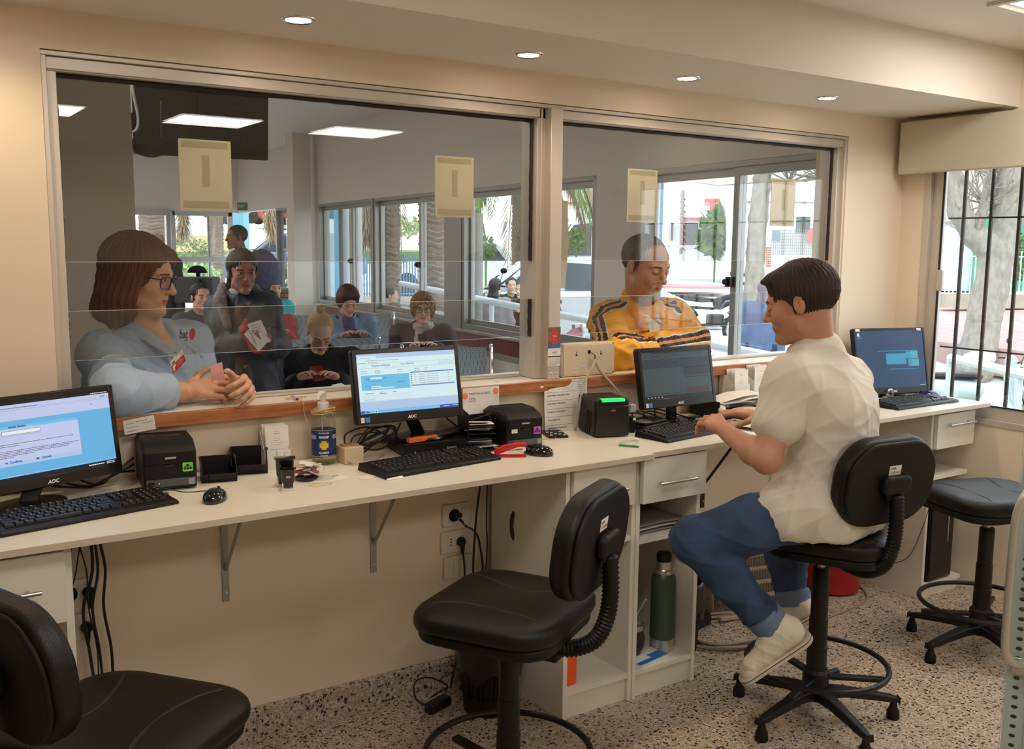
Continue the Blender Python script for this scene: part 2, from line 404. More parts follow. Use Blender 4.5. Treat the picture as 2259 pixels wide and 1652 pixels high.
# front wall: knee wall, lintel, side pieces
struct(M().box(-2.2, XR, YW, 3.14, 0, 1.055).obj('wall_front', cream, smooth=False))
struct(M().box(-2.2, 0.449, YW, 3.14, 1.055, ZC+0.3).obj('wall_front_left', cream, smooth=False))
struct(M().box(3.868, XR, YW, 3.14, 1.055, ZC+0.3).obj('wall_front_right', cream, smooth=False))
struct(M().box(0.449, 3.868, YW, 3.14, 2.115, ZC+0.3).obj('wall_front_lintel', cream, smooth=False))
struct(M().box(-2.2, XR+0.15, 2.405, YW, ZC, ZU+0.1).obj('ceiling_soffit', ceilm, smooth=False))
struct(M().box(-2.2, XR+0.15, -3.2, 2.405, ZU, ZU+0.1).obj('ceiling', ceilm, smooth=False))
struct(M().box(-2.3, -2.2, -3.2, 3.14, 0, ZU).obj('wall_left', cream, smooth=False))
struct(M().box(-2.2, XR+0.15, -3.3, -3.2, 0, ZU).obj('wall_back', cream, smooth=False))
# right wall with its window
struct(M().box(XR, XR+0.15, -3.2, 3.0, 0, 0.79).obj('wall_right', cream, smooth=False))
struct(M().box(XR, XR+0.15, 2.835, 3.0, 0.79, ZU).box(XR, XR+0.15, 1.0, 2.835, 2.06, ZU).box(XR, XR+0.15, -3.2, 1.0, 0.79, ZU).obj('wall_right_upper', cream, smooth=False))
# baseboards of terrazzo pieces
bbx = [-2.2, -1.3, -0.35, 0.36, 0.985, 1.88]
rt = None
e = bpy.data.objects.new('baseboard_front', None); C.objects.link(e); struct(e); INV[e.name] = Matrix.Identity(4)
for a, b in zip(bbx[:-1], bbx[1:]):
    m = M().add([(a+.001, 2.93, 0), (b-.001, 2.93, 0), (b-.001, 2.933, .085), (a+.001, 2.933, .085), (a+.001, 2.96, .093), (b-.001, 2.96, .093), (a+.001, 2.96, 0), (b-.001, 2.96, 0)],
        [(0, 1, 2, 3), (3, 2, 5, 4), (0, 3, 4, 6), (1, 7, 5, 2)]); m.obj('skirting_tile', terrb, e, smooth=False)
for a, b in [(2.50, 3.1), (3.1, 3.93)]:
    M().box(a+.001, b-.001, 2.935, 2.96, 0, .093).obj('skirting_tile', terrb, e, smooth=False)

# ---- service window (window_1) ----
w1 = bpy.data.objects.new('window_1', None); C.objects.link(w1); struct(w1); INV[w1.name] = Matrix.Identity(4)
X0, X1, ZT, ZB = 0.449, 3.868, 2.113, 1.097
m = M().box(X0, X1, 2.985, 3.09, 2.062, ZT).box(X0, X0+.042, 2.985, 3.09, ZB, 2.062).box(X1-.04, X1, 2.985, 3.09, ZB, 2.062)
m.box(X0, X1, 2.965, 2.99, 2.10, ZT).box(X0, X0+.015, 2.965, 2.99, ZB, 2.10).box(X1-.015, X1, 2.965, 2.99, ZB, 2.10)
m.obj('frame', alum, w1, bevel=0.002)
# glazing head channel above each pane
M().box(X0+.01, 2.118, 2.975, 2.99, 2.066, 2.098).obj('head_channel', alum, w1, bevel=0.0015)
M().box(2.20, X1-.01, 2.975, 2.99, 2.066, 2.098).obj('head_channel', alum, w1, bevel=0.0015)
# mullion: box profile with side channels
m = M().box(2.147, 2.202, 2.945, 3.00, ZB, 2.10).obj('mullion_cover', alum, w1, bevel=0.003)
M().box(2.113, 2.222, 2.985, 3.09, ZB, 2.10).box(2.127, 2.135, 2.979, 2.99, ZB, 2.10).obj('mullion', alum, w1, bevel=0.002)
for sx_ in (2.163, 2.186): M().ball((sx_, 2.9445, 1.118), 0.004, 6, (1, .5, 1)).obj('screw', steel, w1)
# bottom track on the counter
M().box(X0+.04, 2.113, 3.075, 3.10, ZB, ZB+.008).box(2.222, X1-.04, 3.075, 3.10, ZB, ZB+.008).obj('sill_track', alum, w1, bevel=0.001)
def gpane(a, b, z0, z1, y=3.03, t=0.006):
    M().box(a, b, y-t/2, y+t/2, z0, z1).obj('pane', pane, w1, smooth=False)
    # polished edges that catch the light
    M().box(a, b, y-t/2, y+t/2, z0-.0012, z0-.0001).obj('pane_edge', edgeg, w1, smooth=False)
    return
for a, b in ((0.485, 2.115), (2.222, 3.832)):
    gpane(a, b, 1.541, 2.062)
    gpane(a, b, 1.256, 1.398)
    M().box(a, b, 3.027, 3.033, 1.3982, 1.3994).obj('pane_edge', edgeg, w1, smooth=False)
    # rubber gaskets of the upper pane, slightly wavy bead
    def bead(p, q, thick=0.0065):
        n = 40; p = V(*p); q = V(*q); pts = [p+(q-p)*i/n+V(0, 0, 0) for i in range(n+1)]
        horiz = abs(q[0]-p[0]) > 0.1
        for P_ in pts:
            P_[2 if horiz else 0] += random.uniform(-.0012, .0012)
        return pts
    g = M().tube(bead((a, 3.018, 2.058), (b, 3.018, 2.058)), 0.009, 6)
    g.tube(bead((a+.004, 3.018, 1.541), (a+.004, 3.018, 2.058)), 0.0085, 6); g.tube(bead((b-.004, 3.018, 1.541), (b-.004, 3.018, 2.058)), 0.0085, 6)
    g.tube(bead((a+.004, 3.018, 1.256), (a+.004, 3.018, 1.398)), 0.0085, 6); g.tube(bead((b-.004, 3.018, 1.256), (b-.004, 3.018, 1.398)), 0.0085, 6)
    g.obj('gasket', gask, w1)

# ---- side window (window_2) ----
w2 = bpy.data.objects.new('window_2', None); C.objects.link(w2); struct(w2); INV[w2.name] = Matrix.Identity(4)
ya, yb, za, zb = 1.0, 2.835, 0.79, 2.06
M().box(XR-.004, XR+.10, ya, yb, za, za+.03).box(XR-.004, XR+.10, ya, yb, zb-.04, zb).box(XR-.004, XR+.10, yb-.032, yb, za, zb).box(XR-.004, XR+.10, ya, ya+.032, za, zb).obj('frame', alum, w2, bevel=0.002)
M().box(XR+.02, XR+.05, yb-.085, yb-.032, za+.03, zb-.04).box(XR+.02, XR+.05, 1.9, 1.95, za+.03, zb-.04).box(XR+.02, XR+.05, 1.9, yb-.03, za+.03, za+.09).box(XR+.02, XR+.05, 1.9, yb-.03, zb-.09, zb-.04).obj('sash', alum, w2, bevel=0.002)
M().box(XR+.055, XR+.085, 1.03, 1.08, za+.03, zb-.04).box(XR+.055, XR+.085, 1.90, 1.95, za+.03, zb-.04).box(XR+.055, XR+.085, 1.03, 1.95, za+.03, za+.09).box(XR+.055, XR+.085, 1.03, 1.95, zb-.09, zb-.04).obj('sash', alum, w2, bevel=0.002)
M().box(XR+.033, XR+.038, 1.95, yb-.085, za+.09, zb-.09).obj('pane', paneo, w2, smooth=False)
M().box(XR+.068, XR+.073, 1.08, 1.90, za+.09, zb-.09).obj('pane', paneo, w2, smooth=False)
M().box(XR+.016, XR+.022, yb-.092, yb-.083, 1.50, 1.97).box(XR+.016, XR+.022, yb-.092, yb-.083, .90, 1.40).box(XR+.016, XR+.022, 1.9, yb-.09, .877, .884).obj('gasket', gask, w2, smooth=False)
M().box(XR+.005, XR+.02, yb-.115, yb-.085, 1.40, 1.50).obj('latch', alum, w2, bevel=0.002)
# valance box over the side window
v = M().box(4.20, 4.22, 1.0, 2.925, 1.954, 2.20).box(4.22, XR, 2.905, 2.925, 1.954, 2.20).box(4.22, XR, 1.0, 2.905, 2.18, 2.20).obj('valance_box', mat('valance_board', (0.60, 0.54, 0.41), 0.45), bevel=0.008, seg=3)
tag(v, 'cream board valance mounted above the barred window at right', 'valance')
# security grille outside
gr = thing('window_grille', 'dark iron bar grille outside the window at right', 'grille', (4.50, 1.9, 0.75))
dk = mat('dark_iron', (0.045, 0.035, 0.03), 0.5, 0.5)
for k in range(13):
    y = 2.75-.138*k; M().box(4.494, 4.506, y-.007, y+.007, 0.72, 2.3).obj('bar', dk, gr, smooth=False)
for z in (0.76, 1.115, 1.75): M().box(4.497, 4.503, 1.0, 2.83, z-.004, z+.004).obj('crossbar', dk, gr, smooth=False)

# ---- downlights and ceiling panels ----
lampm = mat('lamp_glow', (1, 1, 1), 0.5, emit=(1.0, 0.86, 0.66), es=30)
for i, (x, y) in enumerate(DOWN):
    t = thing('downlight', ['recessed round ceiling downlight, leftmost of those in view', 'recessed round ceiling downlight above the window mullion', 'recessed round ceiling downlight over the man in yellow jacket', 'recessed round ceiling downlight nearest the corner valance', 'recessed round downlight at the left beyond the picture edge'][i], 'ceiling light', (x, y, ZC), 'recessed downlights in the soffit')
    M().lathe([(0.034, .004), (0.037, -.003), (0.046, -.005), (0.052, -.002), (0.053, .001)], (x, y, ZC-.001), 28).obj('trim_ring', chrome, t)
    M().lathe([(0, -.0045), (0.034, -.003), (0.034, .001)], (x, y, ZC-.001), 24).obj('lamp', lampm, t)
panm = mat('panel_glow', (1, 1, 1), 0.5, emit=(1.0, 0.95, 0.88), es=5.5)
PL = ['square fluorescent ceiling panel mirrored in the glass on the television', 'square fluorescent ceiling panel mirrored right of the television', 'square fluorescent ceiling panel mirrored at the left glass edge', 'square fluorescent ceiling panel at the upper right corner', 'square fluorescent ceiling panel behind the viewer over the left desk']
for i, (x, y) in enumerate(PANELS):
    t = thing('ceiling_panel_light', PL[i], 'ceiling light', (x, y, ZU), 'fluorescent panels in the room ceiling')
    M().box(x-.31, x+.31, y-.31, y-.285, ZU-.012, ZU).box(x-.31, x+.31, y+.285, y+.31, ZU-.012, ZU).box(x-.31, x-.285, y-.285, y+.285, ZU-.012, ZU).box(x+.285, x+.31, y-.285, y+.285, ZU-.012, ZU).obj('frame', white, t, smooth=False)
    for k in range(3):
        yy = y-.19+.19*k; M().box(x-.28, x+.28, yy-.055, yy+.055, ZU-.009, ZU-.004).obj('diffuser', panm, t, smooth=False)

# ======================= waiting room =======================
A5 = math.radians(5)
TW = Matrix(((math.sin(A5), math.cos(A5), 0, 4.3), (math.cos(A5), -math.sin(A5), 0, 3.0), (0, 0, 1, 0), (0, 0, 0, 1)))   # x along the facade, y outwards
ft = mat('waiting_floor_tile', (0.45, 0.42, 0.38), 0.35, var=0.12, vscale=20)
struct(M().add([(-2.0, 3.14, -.01), (4.31, 3.14, -.01), (5.5, 16.8, -.01), (-2.0, 16.8, -.01)], [(0, 1, 2, 3)]).obj('floor_waiting', ft, smooth=False))
struct(M().add([(-2.0, 3.14, 3.0), (4.5, 3.14, 3.0), (5.7, 16.8, 3.0), (-2.0, 16.8, 3.0)], [(0, 3, 2, 1)]).obj('ceiling_waiting', greyc, smooth=False))
struct(M().box(-2.1, -2.0, 3.14, 16.8, 0, 3.0).obj('wall_waiting_left', greyp, smooth=False))
struct(M().box(-2.2, 4.45, 3.10, 3.14, 2.30, 3.05).obj('wall_over_window', greyp, smooth=False))
pc = M().box(-1.2, 0.985, 4.30, 4.50, 0, 3.0).obj('wall_column', mat('screen_wall_paint', (0.76, 0.70, 0.61), 0.5), smooth=False); struct(pc)
struct(M().box(0.10, 0.445, 3.145, 3.30, 0, 3.0).obj('trim_1', mat('screen_wall_paint', (0.6, 0.6, 0.6)), smooth=False))
# facade: window bays in metres along the wall; everything else solid
bays = [(0.10, 2.10), (2.66, 5.22), (5.22, 7.20), (7.24, 9.25), (9.60, 12.6)]
solid = M(TW)
solid.box(-.02, 13.65, 0, .16, 2.11, 3.0); solid.box(-.02, 9.60, 0, .16, 0, 0.80); solid.box(9.25, 9.60, 0, .16, .8, 2.11); solid.box(2.10, 2.66, 0, .16, .8, 2.11); solid.box(-.02, .10, 0, .16, .8, 2.11)
solid.box(9.60, 13.65, 0, .16, 0, 0.30)
struct(solid.obj('wall_facade', greyp, smooth=False))
maroon = mat('maroon_tile', (0.20, 0.055, 0.04), 0.25)
e = bpy.data.objects.new('trim_2', None); C.objects.link(e); struct(e); INV[e.name] = Matrix.Identity(4)
for k in range(31): M(TW).box(0.30*k+.0015, 0.30*k+.2985, -.02, 0, .655, .80).obj('tile', maroon, e, smooth=False)
struct(M(TW).box(0, 9.4, -.012, 0, .60, .654).obj('trim_3', mat('grey_strip', (0.33, 0.29, 0.26), 0.5), smooth=False))
struct(M(TW).box(-.02, 9.6, -.05, .16, .79, .815).obj('trim_4', mat('sill_metal', (0.45, 0.44, 0.42), 0.4, 0.4), bevel=0.003))
def facade_window(n, a, b, mulls, rail=None, z0=.815, z1=2.11):
    w_ = bpy.data.objects.new('window_%d' % n, None); C.objects.link(w_); struct(w_); INV[w_.name] = Matrix.Identity(4)
    M(TW).box(a, b, 0.0, .11, z0, z0+.045).box(a, b, 0.0, .11, z1-.035, z1).box(a, a+.045, .0, .11, z0, z1).box(b-.045, b, .0, .11, z0, z1).obj('frame', alug, w_, bevel=0.003)
    ed = [a+.045]+list(mulls)+[b-.045]
    for i in range(len(ed)-1):
        p, q = ed[i], ed[i+1]; y = .02+.04*(i % 2); zt, zb_ = z1-.035, z0+.045
        M(TW).box(p-.02, p+.03, y, y+.03, zb_, zt).box(q-.03, q+.02, y, y+.03, zb_, zt).box(p, q, y, y+.03, zb_, zb_+.045).box(p, q, y, y+.03, zt-.05, zt).obj('sash', alug, w_, bevel=0.002)
        if rail: M(TW).box(p+.03, q-.03, y, y+.03, rail-.02, rail+.02).obj('rail', alug, w_, smooth=False)
        M(TW).box(p+.03, q-.03, y+.012, y+.016, zb_+.045, zt-.05).obj('pane', paneo, w_, smooth=False)
    for q in mulls: M(TW).box(q-.012, q+.03, -.012, .02, 1.36, 1.42).cyl((q+.02, -.03, 1.39), (q+.02, 0.0, 1.39), .018).obj('latch', black, w_)
    return w_
facade_window(3, 0.10, 2.10, [1.18]); facade_window(4, 2.66, 4.90, [3.47]); facade_window(5, 5.25, 7.20, [5.93]); facade_window(6, 7.26, 9.25, [7.98])
struct(M(TW).box(4.90, 5.25, -.01, .14, .8, 2.11).box(7.20, 7.26, -.01, .14, .8, 2.11).obj('trim_5', alug, bevel=0.003))
facade_window(7, 9.62, 11.3, [10.35], rail=1.50, z0=.30)
struct(M().box(4.75, 4.99, 12.15, 12.40, 0, 3.0).obj('trim_6', mat('screen_wall_paint', (0.6, 0.6, 0.6)), smooth=False))
# far wall, mostly window
struct(M().box(-2.0, 3.60, 16.6, 16.8, 0, 3.0).box(3.60, 5.7, 16.6, 16.8, 2.10, 3.0).box(3.6, 5.7, 16.6, 16.8, 0, .5).obj('wall_far', greyp, smooth=False))
w8 = bpy.data.objects.new('window_8', None); C.objects.link(w8); struct(w8); INV[w8.name] = Matrix.Identity(4)
lg = mat('light_grey_frame', (0.50, 0.51, 0.52), 0.4, 0.3)
M().box(3.6, 4.34, 16.55, 16.62, 2.03, 2.12).box(4.26, 4.40, 16.5, 16.62, .5, 2.12).box(3.6, 3.66, 16.5, 16.62, .5, 2.1).obj('frame', lg, w8, smooth=False)
M().box(4.33, 5.32, 16.40, 16.46, 2.03, 2.10).box(4.33, 5.32, 16.40, 16.46, 1.27, 1.36).box(4.31, 4.38, 16.40, 16.46, .3, 2.10).box(5.25, 5.33, 16.40, 16.46, .3, 2.10).box(4.33, 5.32, 16.40, 16.46, .3, .45).obj('door_frame', lg, w8, bevel=0.004)
M().box(4.38, 5.25, 16.42, 16.425, 1.36, 2.03).obj('pane', paneo, w8, smooth=False)
M().box(4.38, 5.25, 16.42, 16.425, .45, 1.27).obj('pane', paneo, w8, smooth=False)
M().box(4.93, 4.96, 16.5, 16.53, .5, 2.03).obj('mullion', alug, w8, smooth=False)
# exit sign above the far door
t = thing('exit_sign', 'small green exit sign above the far door', 'sign', (5.0, 14.9, 2.18))
c_ = AD(534, 455, 13.5); Ts = frame(c_, math.radians(-50))
M(Ts).box(-.075, .075, -.055, .055, -.02, 0).obj('sign_plate', mat('exit_green', (0.05, 0.14, 0.08), 0.4), t, smooth=False)
m = M(); text(m, 'EXIT', .05, Ts, x=-.06, y=-.015); m.obj('lettering', white, t, smooth=False)
# ======================= counter, desks, cabinets =======================
HD = 0.90
t = thing('service_counter', 'long cream service counter with reddish wooden front edge under the glass', 'counter', (2.1, 3.04, 1.058))
M().box(0.449, 3.868, 2.938, 3.20, 1.060, 1.0955).box(-.0, .449, 2.938, 2.958, 1.06, 1.0955).obj('countertop', melam, t, smooth=False)
M().box(0.0, XR-.002, 2.918, 2.938, 1.056, 1.0955).box(0.0, XR-.002, 2.938, 2.958, 1.056, 1.060).obj('wooden_edge', wood, t, bevel=0.003)
def desk(name, label, x0, x1, y0):
    t = thing(name, label, 'desk', (x0, 2.7, HD))
    M().box(x0, x1, y0, YW-.001, HD-.018, HD).obj('desktop', melam, t, bevel=0.001, seg=1)
    M().box(x0, x1, y0-.001, y0, HD-.0175, HD-.0005).obj('edge_band', melamE, t, smooth=False)
desk('wall_desk', 'long cream desktop running under the counter on the left', -1.6, 2.212, 2.412)
desk('wall_desk', 'cream desktop on the right carrying the two right monitors', 2.213, XR-.002, 2.432)
# brackets
brm = mat('galvanised_steel', (0.36, 0.37, 0.34), 0.4, 0.6)
for x, lab, m_ in ((0.905, 'grey steel shelf bracket under the left part of the desk', brm), (1.42, 'grey steel shelf bracket left of the wall sockets', brm), (3.0, 'dark steel shelf bracket beside the drawer near the seated man', dk)):
    t = thing('shelf_bracket', lab, 'bracket', (x, YW, .47), 'desk brackets')
    M().box(x-.011, x+.011, YW-.005, YW-.0005, .470, .880).box(x-.011, x+.011, 2.66, YW-.005, .877, .8815).obj('angle_bar', m_, t, smooth=False)
    M().tube([(x, YW-.004, .575), (x, YW-.03, .60), (x, 2.72, .868), (x, 2.70, .876)], .006, 6).obj('strut', m_, t)
    for z in (.50, .83): M().cyl((x, YW-.005, z), (x, YW-.009, z), .004, n=8).obj('screw', steel, t)

def bar_handle(t, x0, x1, y, z, parent):
    ym = y-.028; o = M().cyl((x0, ym, z), (x1, ym, z), .0055, n=12)
    for x in (x0+.025, x1-.025): o.cyl((x, y, z), (x, ym, z), .004, n=8)
    return o.obj('handle', steel, parent)
def cabinet(label, x0, x1, y0, shelves, drawer, handle, out=0.0, deep=None, plinth=.085, right_panel=True, back=True):
    t = thing('drawer_cabinet', label, 'cabinet', ((x0+x1)/2, 2.7, 0)); T_ = .018; z1 = HD-.019
    yb = YW-.04
    M().box(x0, x0+T_, y0, yb, 0, z1).obj('side_panel', melam, t, bevel=0.0008, seg=1)
    if right_panel: M().box(x1-T_, x1, y0, yb, 0, z1).obj('side_panel', melam, t, bevel=0.0008, seg=1)
    if back: M().box(x0+T_, x1-T_, yb-.006, yb, plinth, z1).obj('back_panel', melam, t, smooth=False)
    M().box(x0+T_, x1-T_, y0+.015, y0+.033, 0, plinth).obj('plinth', melam, t, smooth=False)
    M().box(x0+T_, x1-T_, y0+.001, yb-.006, plinth, plinth+.018).obj('bottom_panel', melam, t, bevel=0.0008, seg=1)
    for z in shelves: M().box(x0+T_, x1-T_, y0+.002, yb-.006, z-.018, z).obj('shelf', melam, t, bevel=0.0008, seg=1)
    a, b = drawer; yd = y0-out
    d = M().box(x0+.003 if out else x0+T_+.001, x1-.003 if out else x1-T_-.001, yd-.018, yd, a, b).box(x0+T_+.006, x1-T_-.006, yd, y0+.36, a+.012, b-.04).obj('drawer', melam, t, bevel=0.001, seg=1)
    h = bar_handle(t, handle[0], handle[1], yd-.018, handle[2], d)
    return t
CB = cabinet('cream cabinet behind the middle stool, its open shelf holding an orange bottle', 1.881, 2.185, 2.47, [.605], (.722, .872), (1.945, 2.11, .788))
cabinet('cream cabinet with the green flask in its lower compartment', 2.186, 2.492, 2.468, [.585], (.720, .876), (2.245, 2.415, .790), out=.012)
for z in (.50, .66): M().cyl((1.8805, 2.53, z), (1.879, 2.53, z), .006, n=10).obj('cover_cap', melamE, CB)
M().prism([(2.775, .555), (2.79, .575), (2.795, .61), (2.79, .645), (2.775, .665), (2.768, .655), (2.776, .61), (2.768, .565)], 0, .004, T=Matrix(((0, 0, -1, 1.8815), (1, 0, 0, 0), (0, 1, 0, 0), (0, 0, 0, 1)))).obj('cable_slot', mat('brown_hole', (0.05, 0.03, 0.02), 0.7), CB, smooth=False)
cabinet('cream drawer cabinet at the far left behind the left stool', -0.02, 0.385, 2.47, [], (.690, .866), (0.15, 0.31, .782))
cabinet('cream corner cabinet below the far right monitor, with an open black tower', 3.955, 4.285, 2.50, [.575], (.705, .862), (4.03, 4.23, .815), plinth=.05, right_panel=False)
# desk end panel between the cabinet run and the man's knee space is open; skirting continues behind

# ---- wall sockets ----
sok = mat('socket_plastic', (0.80, 0.73, 0.62), 0.35)
def socket(label, x, z, w_=.118, h=.082, kind='round'):
    t = thing('wall_socket', label, 'socket', (x, YW, z)); T_ = frame((x, YW-.0005, z))
    M(T_).prism(rrect(w_, h, .008), 0, .009).obj('plate', sok, t, bevel=0.002)
    if kind == 'round': M(T_).lathe([(0, .003), (.021, .003), (.024, .011), (.027, .011), (.028, .009)], (-.012, 0, 0), 24).obj('outlet', sok, t); M(T_).lathe([(.009, .009), (.012, .013), (.014, .011)], (.032, .012, 0), 16).obj('outlet', sok, t)
    if kind == 'slots':
        o = M(T_).box(-.032, -.006, -.024, .024, .009, .0105).obj('outlet', sok, t, bevel=0.001)
        q = M(T_)
        for k in (-1, 0, 1): q.cyl((-.019, k*.011, .0105), (-.019, k*.011, .0112), .0032, n=8)
        q.obj('holes', black, o); M(T_).box(.002, .034, -.026, .026, .009, .0105).obj('outlet', sok, t, bevel=0.001)
    if kind == 'blank': M(T_).box(-.02, .02, -.026, .026, .009, .0105).obj('blank_cover', sok, t, bevel=0.001)
    return t
socket('upper white wall socket with a black plug, right of the bracket', 1.752, .627)
socket('middle white wall socket with a round black plug below the first', 1.745, .528, kind='slots')
socket('lower blank white wall plate partly behind the middle stool', 1.757, .432, kind='blank')
socket('white wall socket behind the hanging cables at left, top of its column', .46, .69, kind='slots')
socket('white wall socket behind the hanging cables at left, second from the top', .46, .585, kind='round')
socket('white wall plate low at left beside the cabinet side', .46, .48, kind='blank')
# ---- plugs and hanging cables ----
cab = mat('black_cable', (0.008, 0.007, 0.007), 0.45)
def cable(label, pts, r, m_=None, cat='cable', name='power_cable', group=None, n=8):
    o = M().tube(spline(pts, 8), r, 8).obj(name, m_ or cab); tag(o, label, cat, group); return o
def plug(label, x, z, dirn=(0, -.03, -.02), round_=False, y=YW-.012):
    t = thing('power_plug', label, 'plug', (x, y, z)); b = V(x, y, z); d = V(*dirn)
    if round_: M().lathe([(.0, .0), (.017, .0), (.017, .012), (.012, .02), (0, .021)], b, 18, axis=(0, -1, 0)).tube([b+V(0, -.012, 0), b+V(0, -.016, -.022), b+V(0, -.014, -.045)], [.010, .008, .005], 8).obj('plug_body', black, t)
    else: M().box(-.011, .011, -.009, .009, 0, .035, T=frame(b, 0, .3)).tube([b+V(0, -.03, -.004), b+V(.006, -.04, -.012), b+V(.012, -.045, -.024)], [.006, .005, .004], 8).obj('plug_body', black, t, bevel=0.003)
    return t
plug('angular black plug in the upper wall socket', 1.742, .625)
plug('round black plug in the middle wall socket', 1.765, .527, round_=True)
plug('round black plug behind the hanging cables at left', .500, .585, round_=True)
plug('black adapter plug with a white label low at left', .49, .48, round_=True)
cable('black cable curving down from the angular plug behind the middle stool', [(1.754, 2.90, .60), (1.79, 2.88, .57), (1.81, 2.88, .50), (1.825, 2.89, .42), (1.82, 2.90, .30), (1.74, 2.87, .05), (1.70, 2.84, .02)], .004)
cable('black cable hanging from the round plug behind the middle stool', [(1.765, 2.93, .485), (1.765, 2.92, .44), (1.755, 2.9, .38), (1.74, 2.88, .33), (1.72, 2.87, .2), (1.66, 2.84, .03)], .0038)
cable('black cable dropping from the desk past the wall sockets, thicker one', [(1.835, 2.90, .882), (1.82, 2.90, .75), (1.80, 2.90, .60), (1.79, 2.90, .40), (1.79, 2.88, .2), (1.70, 2.80, .03)], .0042)
cable('thin black cable dropping from the desk beside the cabinet side', [(1.852, 2.90, .882), (1.848, 2.90, .70), (1.846, 2.90, .6), (1.85, 2.9, .5), (1.84, 2.9, .35), (1.80, 2.85, .1)], .0025)
cable('thin white cord hanging by the cabinet side panel', [(1.872, 2.86, .88), (1.868, 2.86, .75), (1.873, 2.8, .62), (1.87, 2.82, .5), (1.866, 2.84, .36), (1.86, 2.85, .1)], .0015, mat('white_cord', (.7, .62, .5), .5))
for i, (a, zl) in enumerate([(.405, .30), (.412, .34), (.44, .25), (.475, .30), (.49, .28), (.51, .27), (.46, .22)]):
    lab = ['leftmost black cable hanging by the left cabinet side', 'second black cable hanging by the left cabinet side', 'thin looping black cable left of the round plug', 'black cable through the middle of the left bundle', 'black cable ending in a labelled plug in the left bundle', 'rightmost black cable of the left hanging bundle', 'thin dark cable curving low under the left desk'][i]
    z0 = .882
    cable(lab, [(a+random.uniform(-.01, .02)+(.05 if i > 2 else .03), 2.90, z0), (a+.05-.01*i*.6, 2.9, .78), (a+(.02 if i < 3 else .03), 2.9, .66), (a+.01*(i-3), 2.895, .55), (a+.012*(i-2), 2.9, .42), (a+.01*(i-3)+.02, 2.88, zl), (a+.03*(i-2), 2.85, .08), (a+.05*i-.1, 2.75, .008)], [.004, .004, .002, .0045, .004, .0042, .0022][i])

# ======================= stools =======================
leather = mat('black_leather', (0.007, 0.006, 0.006), 0.42, bump=0.25, bscale=350, spec=0.32)
shell = mat('black_shell', (0.006, 0.0055, 0.0055), 0.5, spec=0.3)
stitch = mat('grey_stitching', (0.06, 0.05, 0.045), 0.6)
def seat_z(x, y, w_, d):
    return .066-.020*math.exp(-((x/(w_*.33))**2+((y+.03)/(d*.34))**2))-.030*max(0, (y/(d/2)-.25))**2-.010*abs(x/(w_/2))**4
def cushion(w_, d, r, T_):
    m = M(T_); rows = [(.90, 0, 0), (.975, .008, 0), (1.0, .022, .0), (1.0, .040, .1), (.985, .052, .5), (.955, .060, .85), (.90, None, 1), (.78, None, 1), (.62, None, 1), (.45, None, 1), (.28, None, 1), (.12, None, 1)]
    base = rrect(w_, d, r, 8); n = len(base); vs = []; fs = []
    for s_, z, k in rows:
        for (x, y) in base:
            tap = 1-.06*(y/d+.5)*0
            xx, yy = x*s_*tap, y*s_; zt = seat_z(xx, yy, w_, d)
            vs.append((xx, yy, zt if z is None else z*(1-k)+k*(zt-(.066-z))-(.030*max(0, (yy/(d/2)-.25))**2)*(1-k)))
    for i in range(len(rows)-1):
        for k in range(n): k2 = (k+1) % n; fs.append((i*n+k, i*n+k2, (i+1)*n+k2, (i+1)*n+k))
    fs.append(tuple((len(rows)-1)*n+k for k in range(n))); fs.append(tuple(range(n-1, -1, -1)))
    m.add(vs, fs); return m
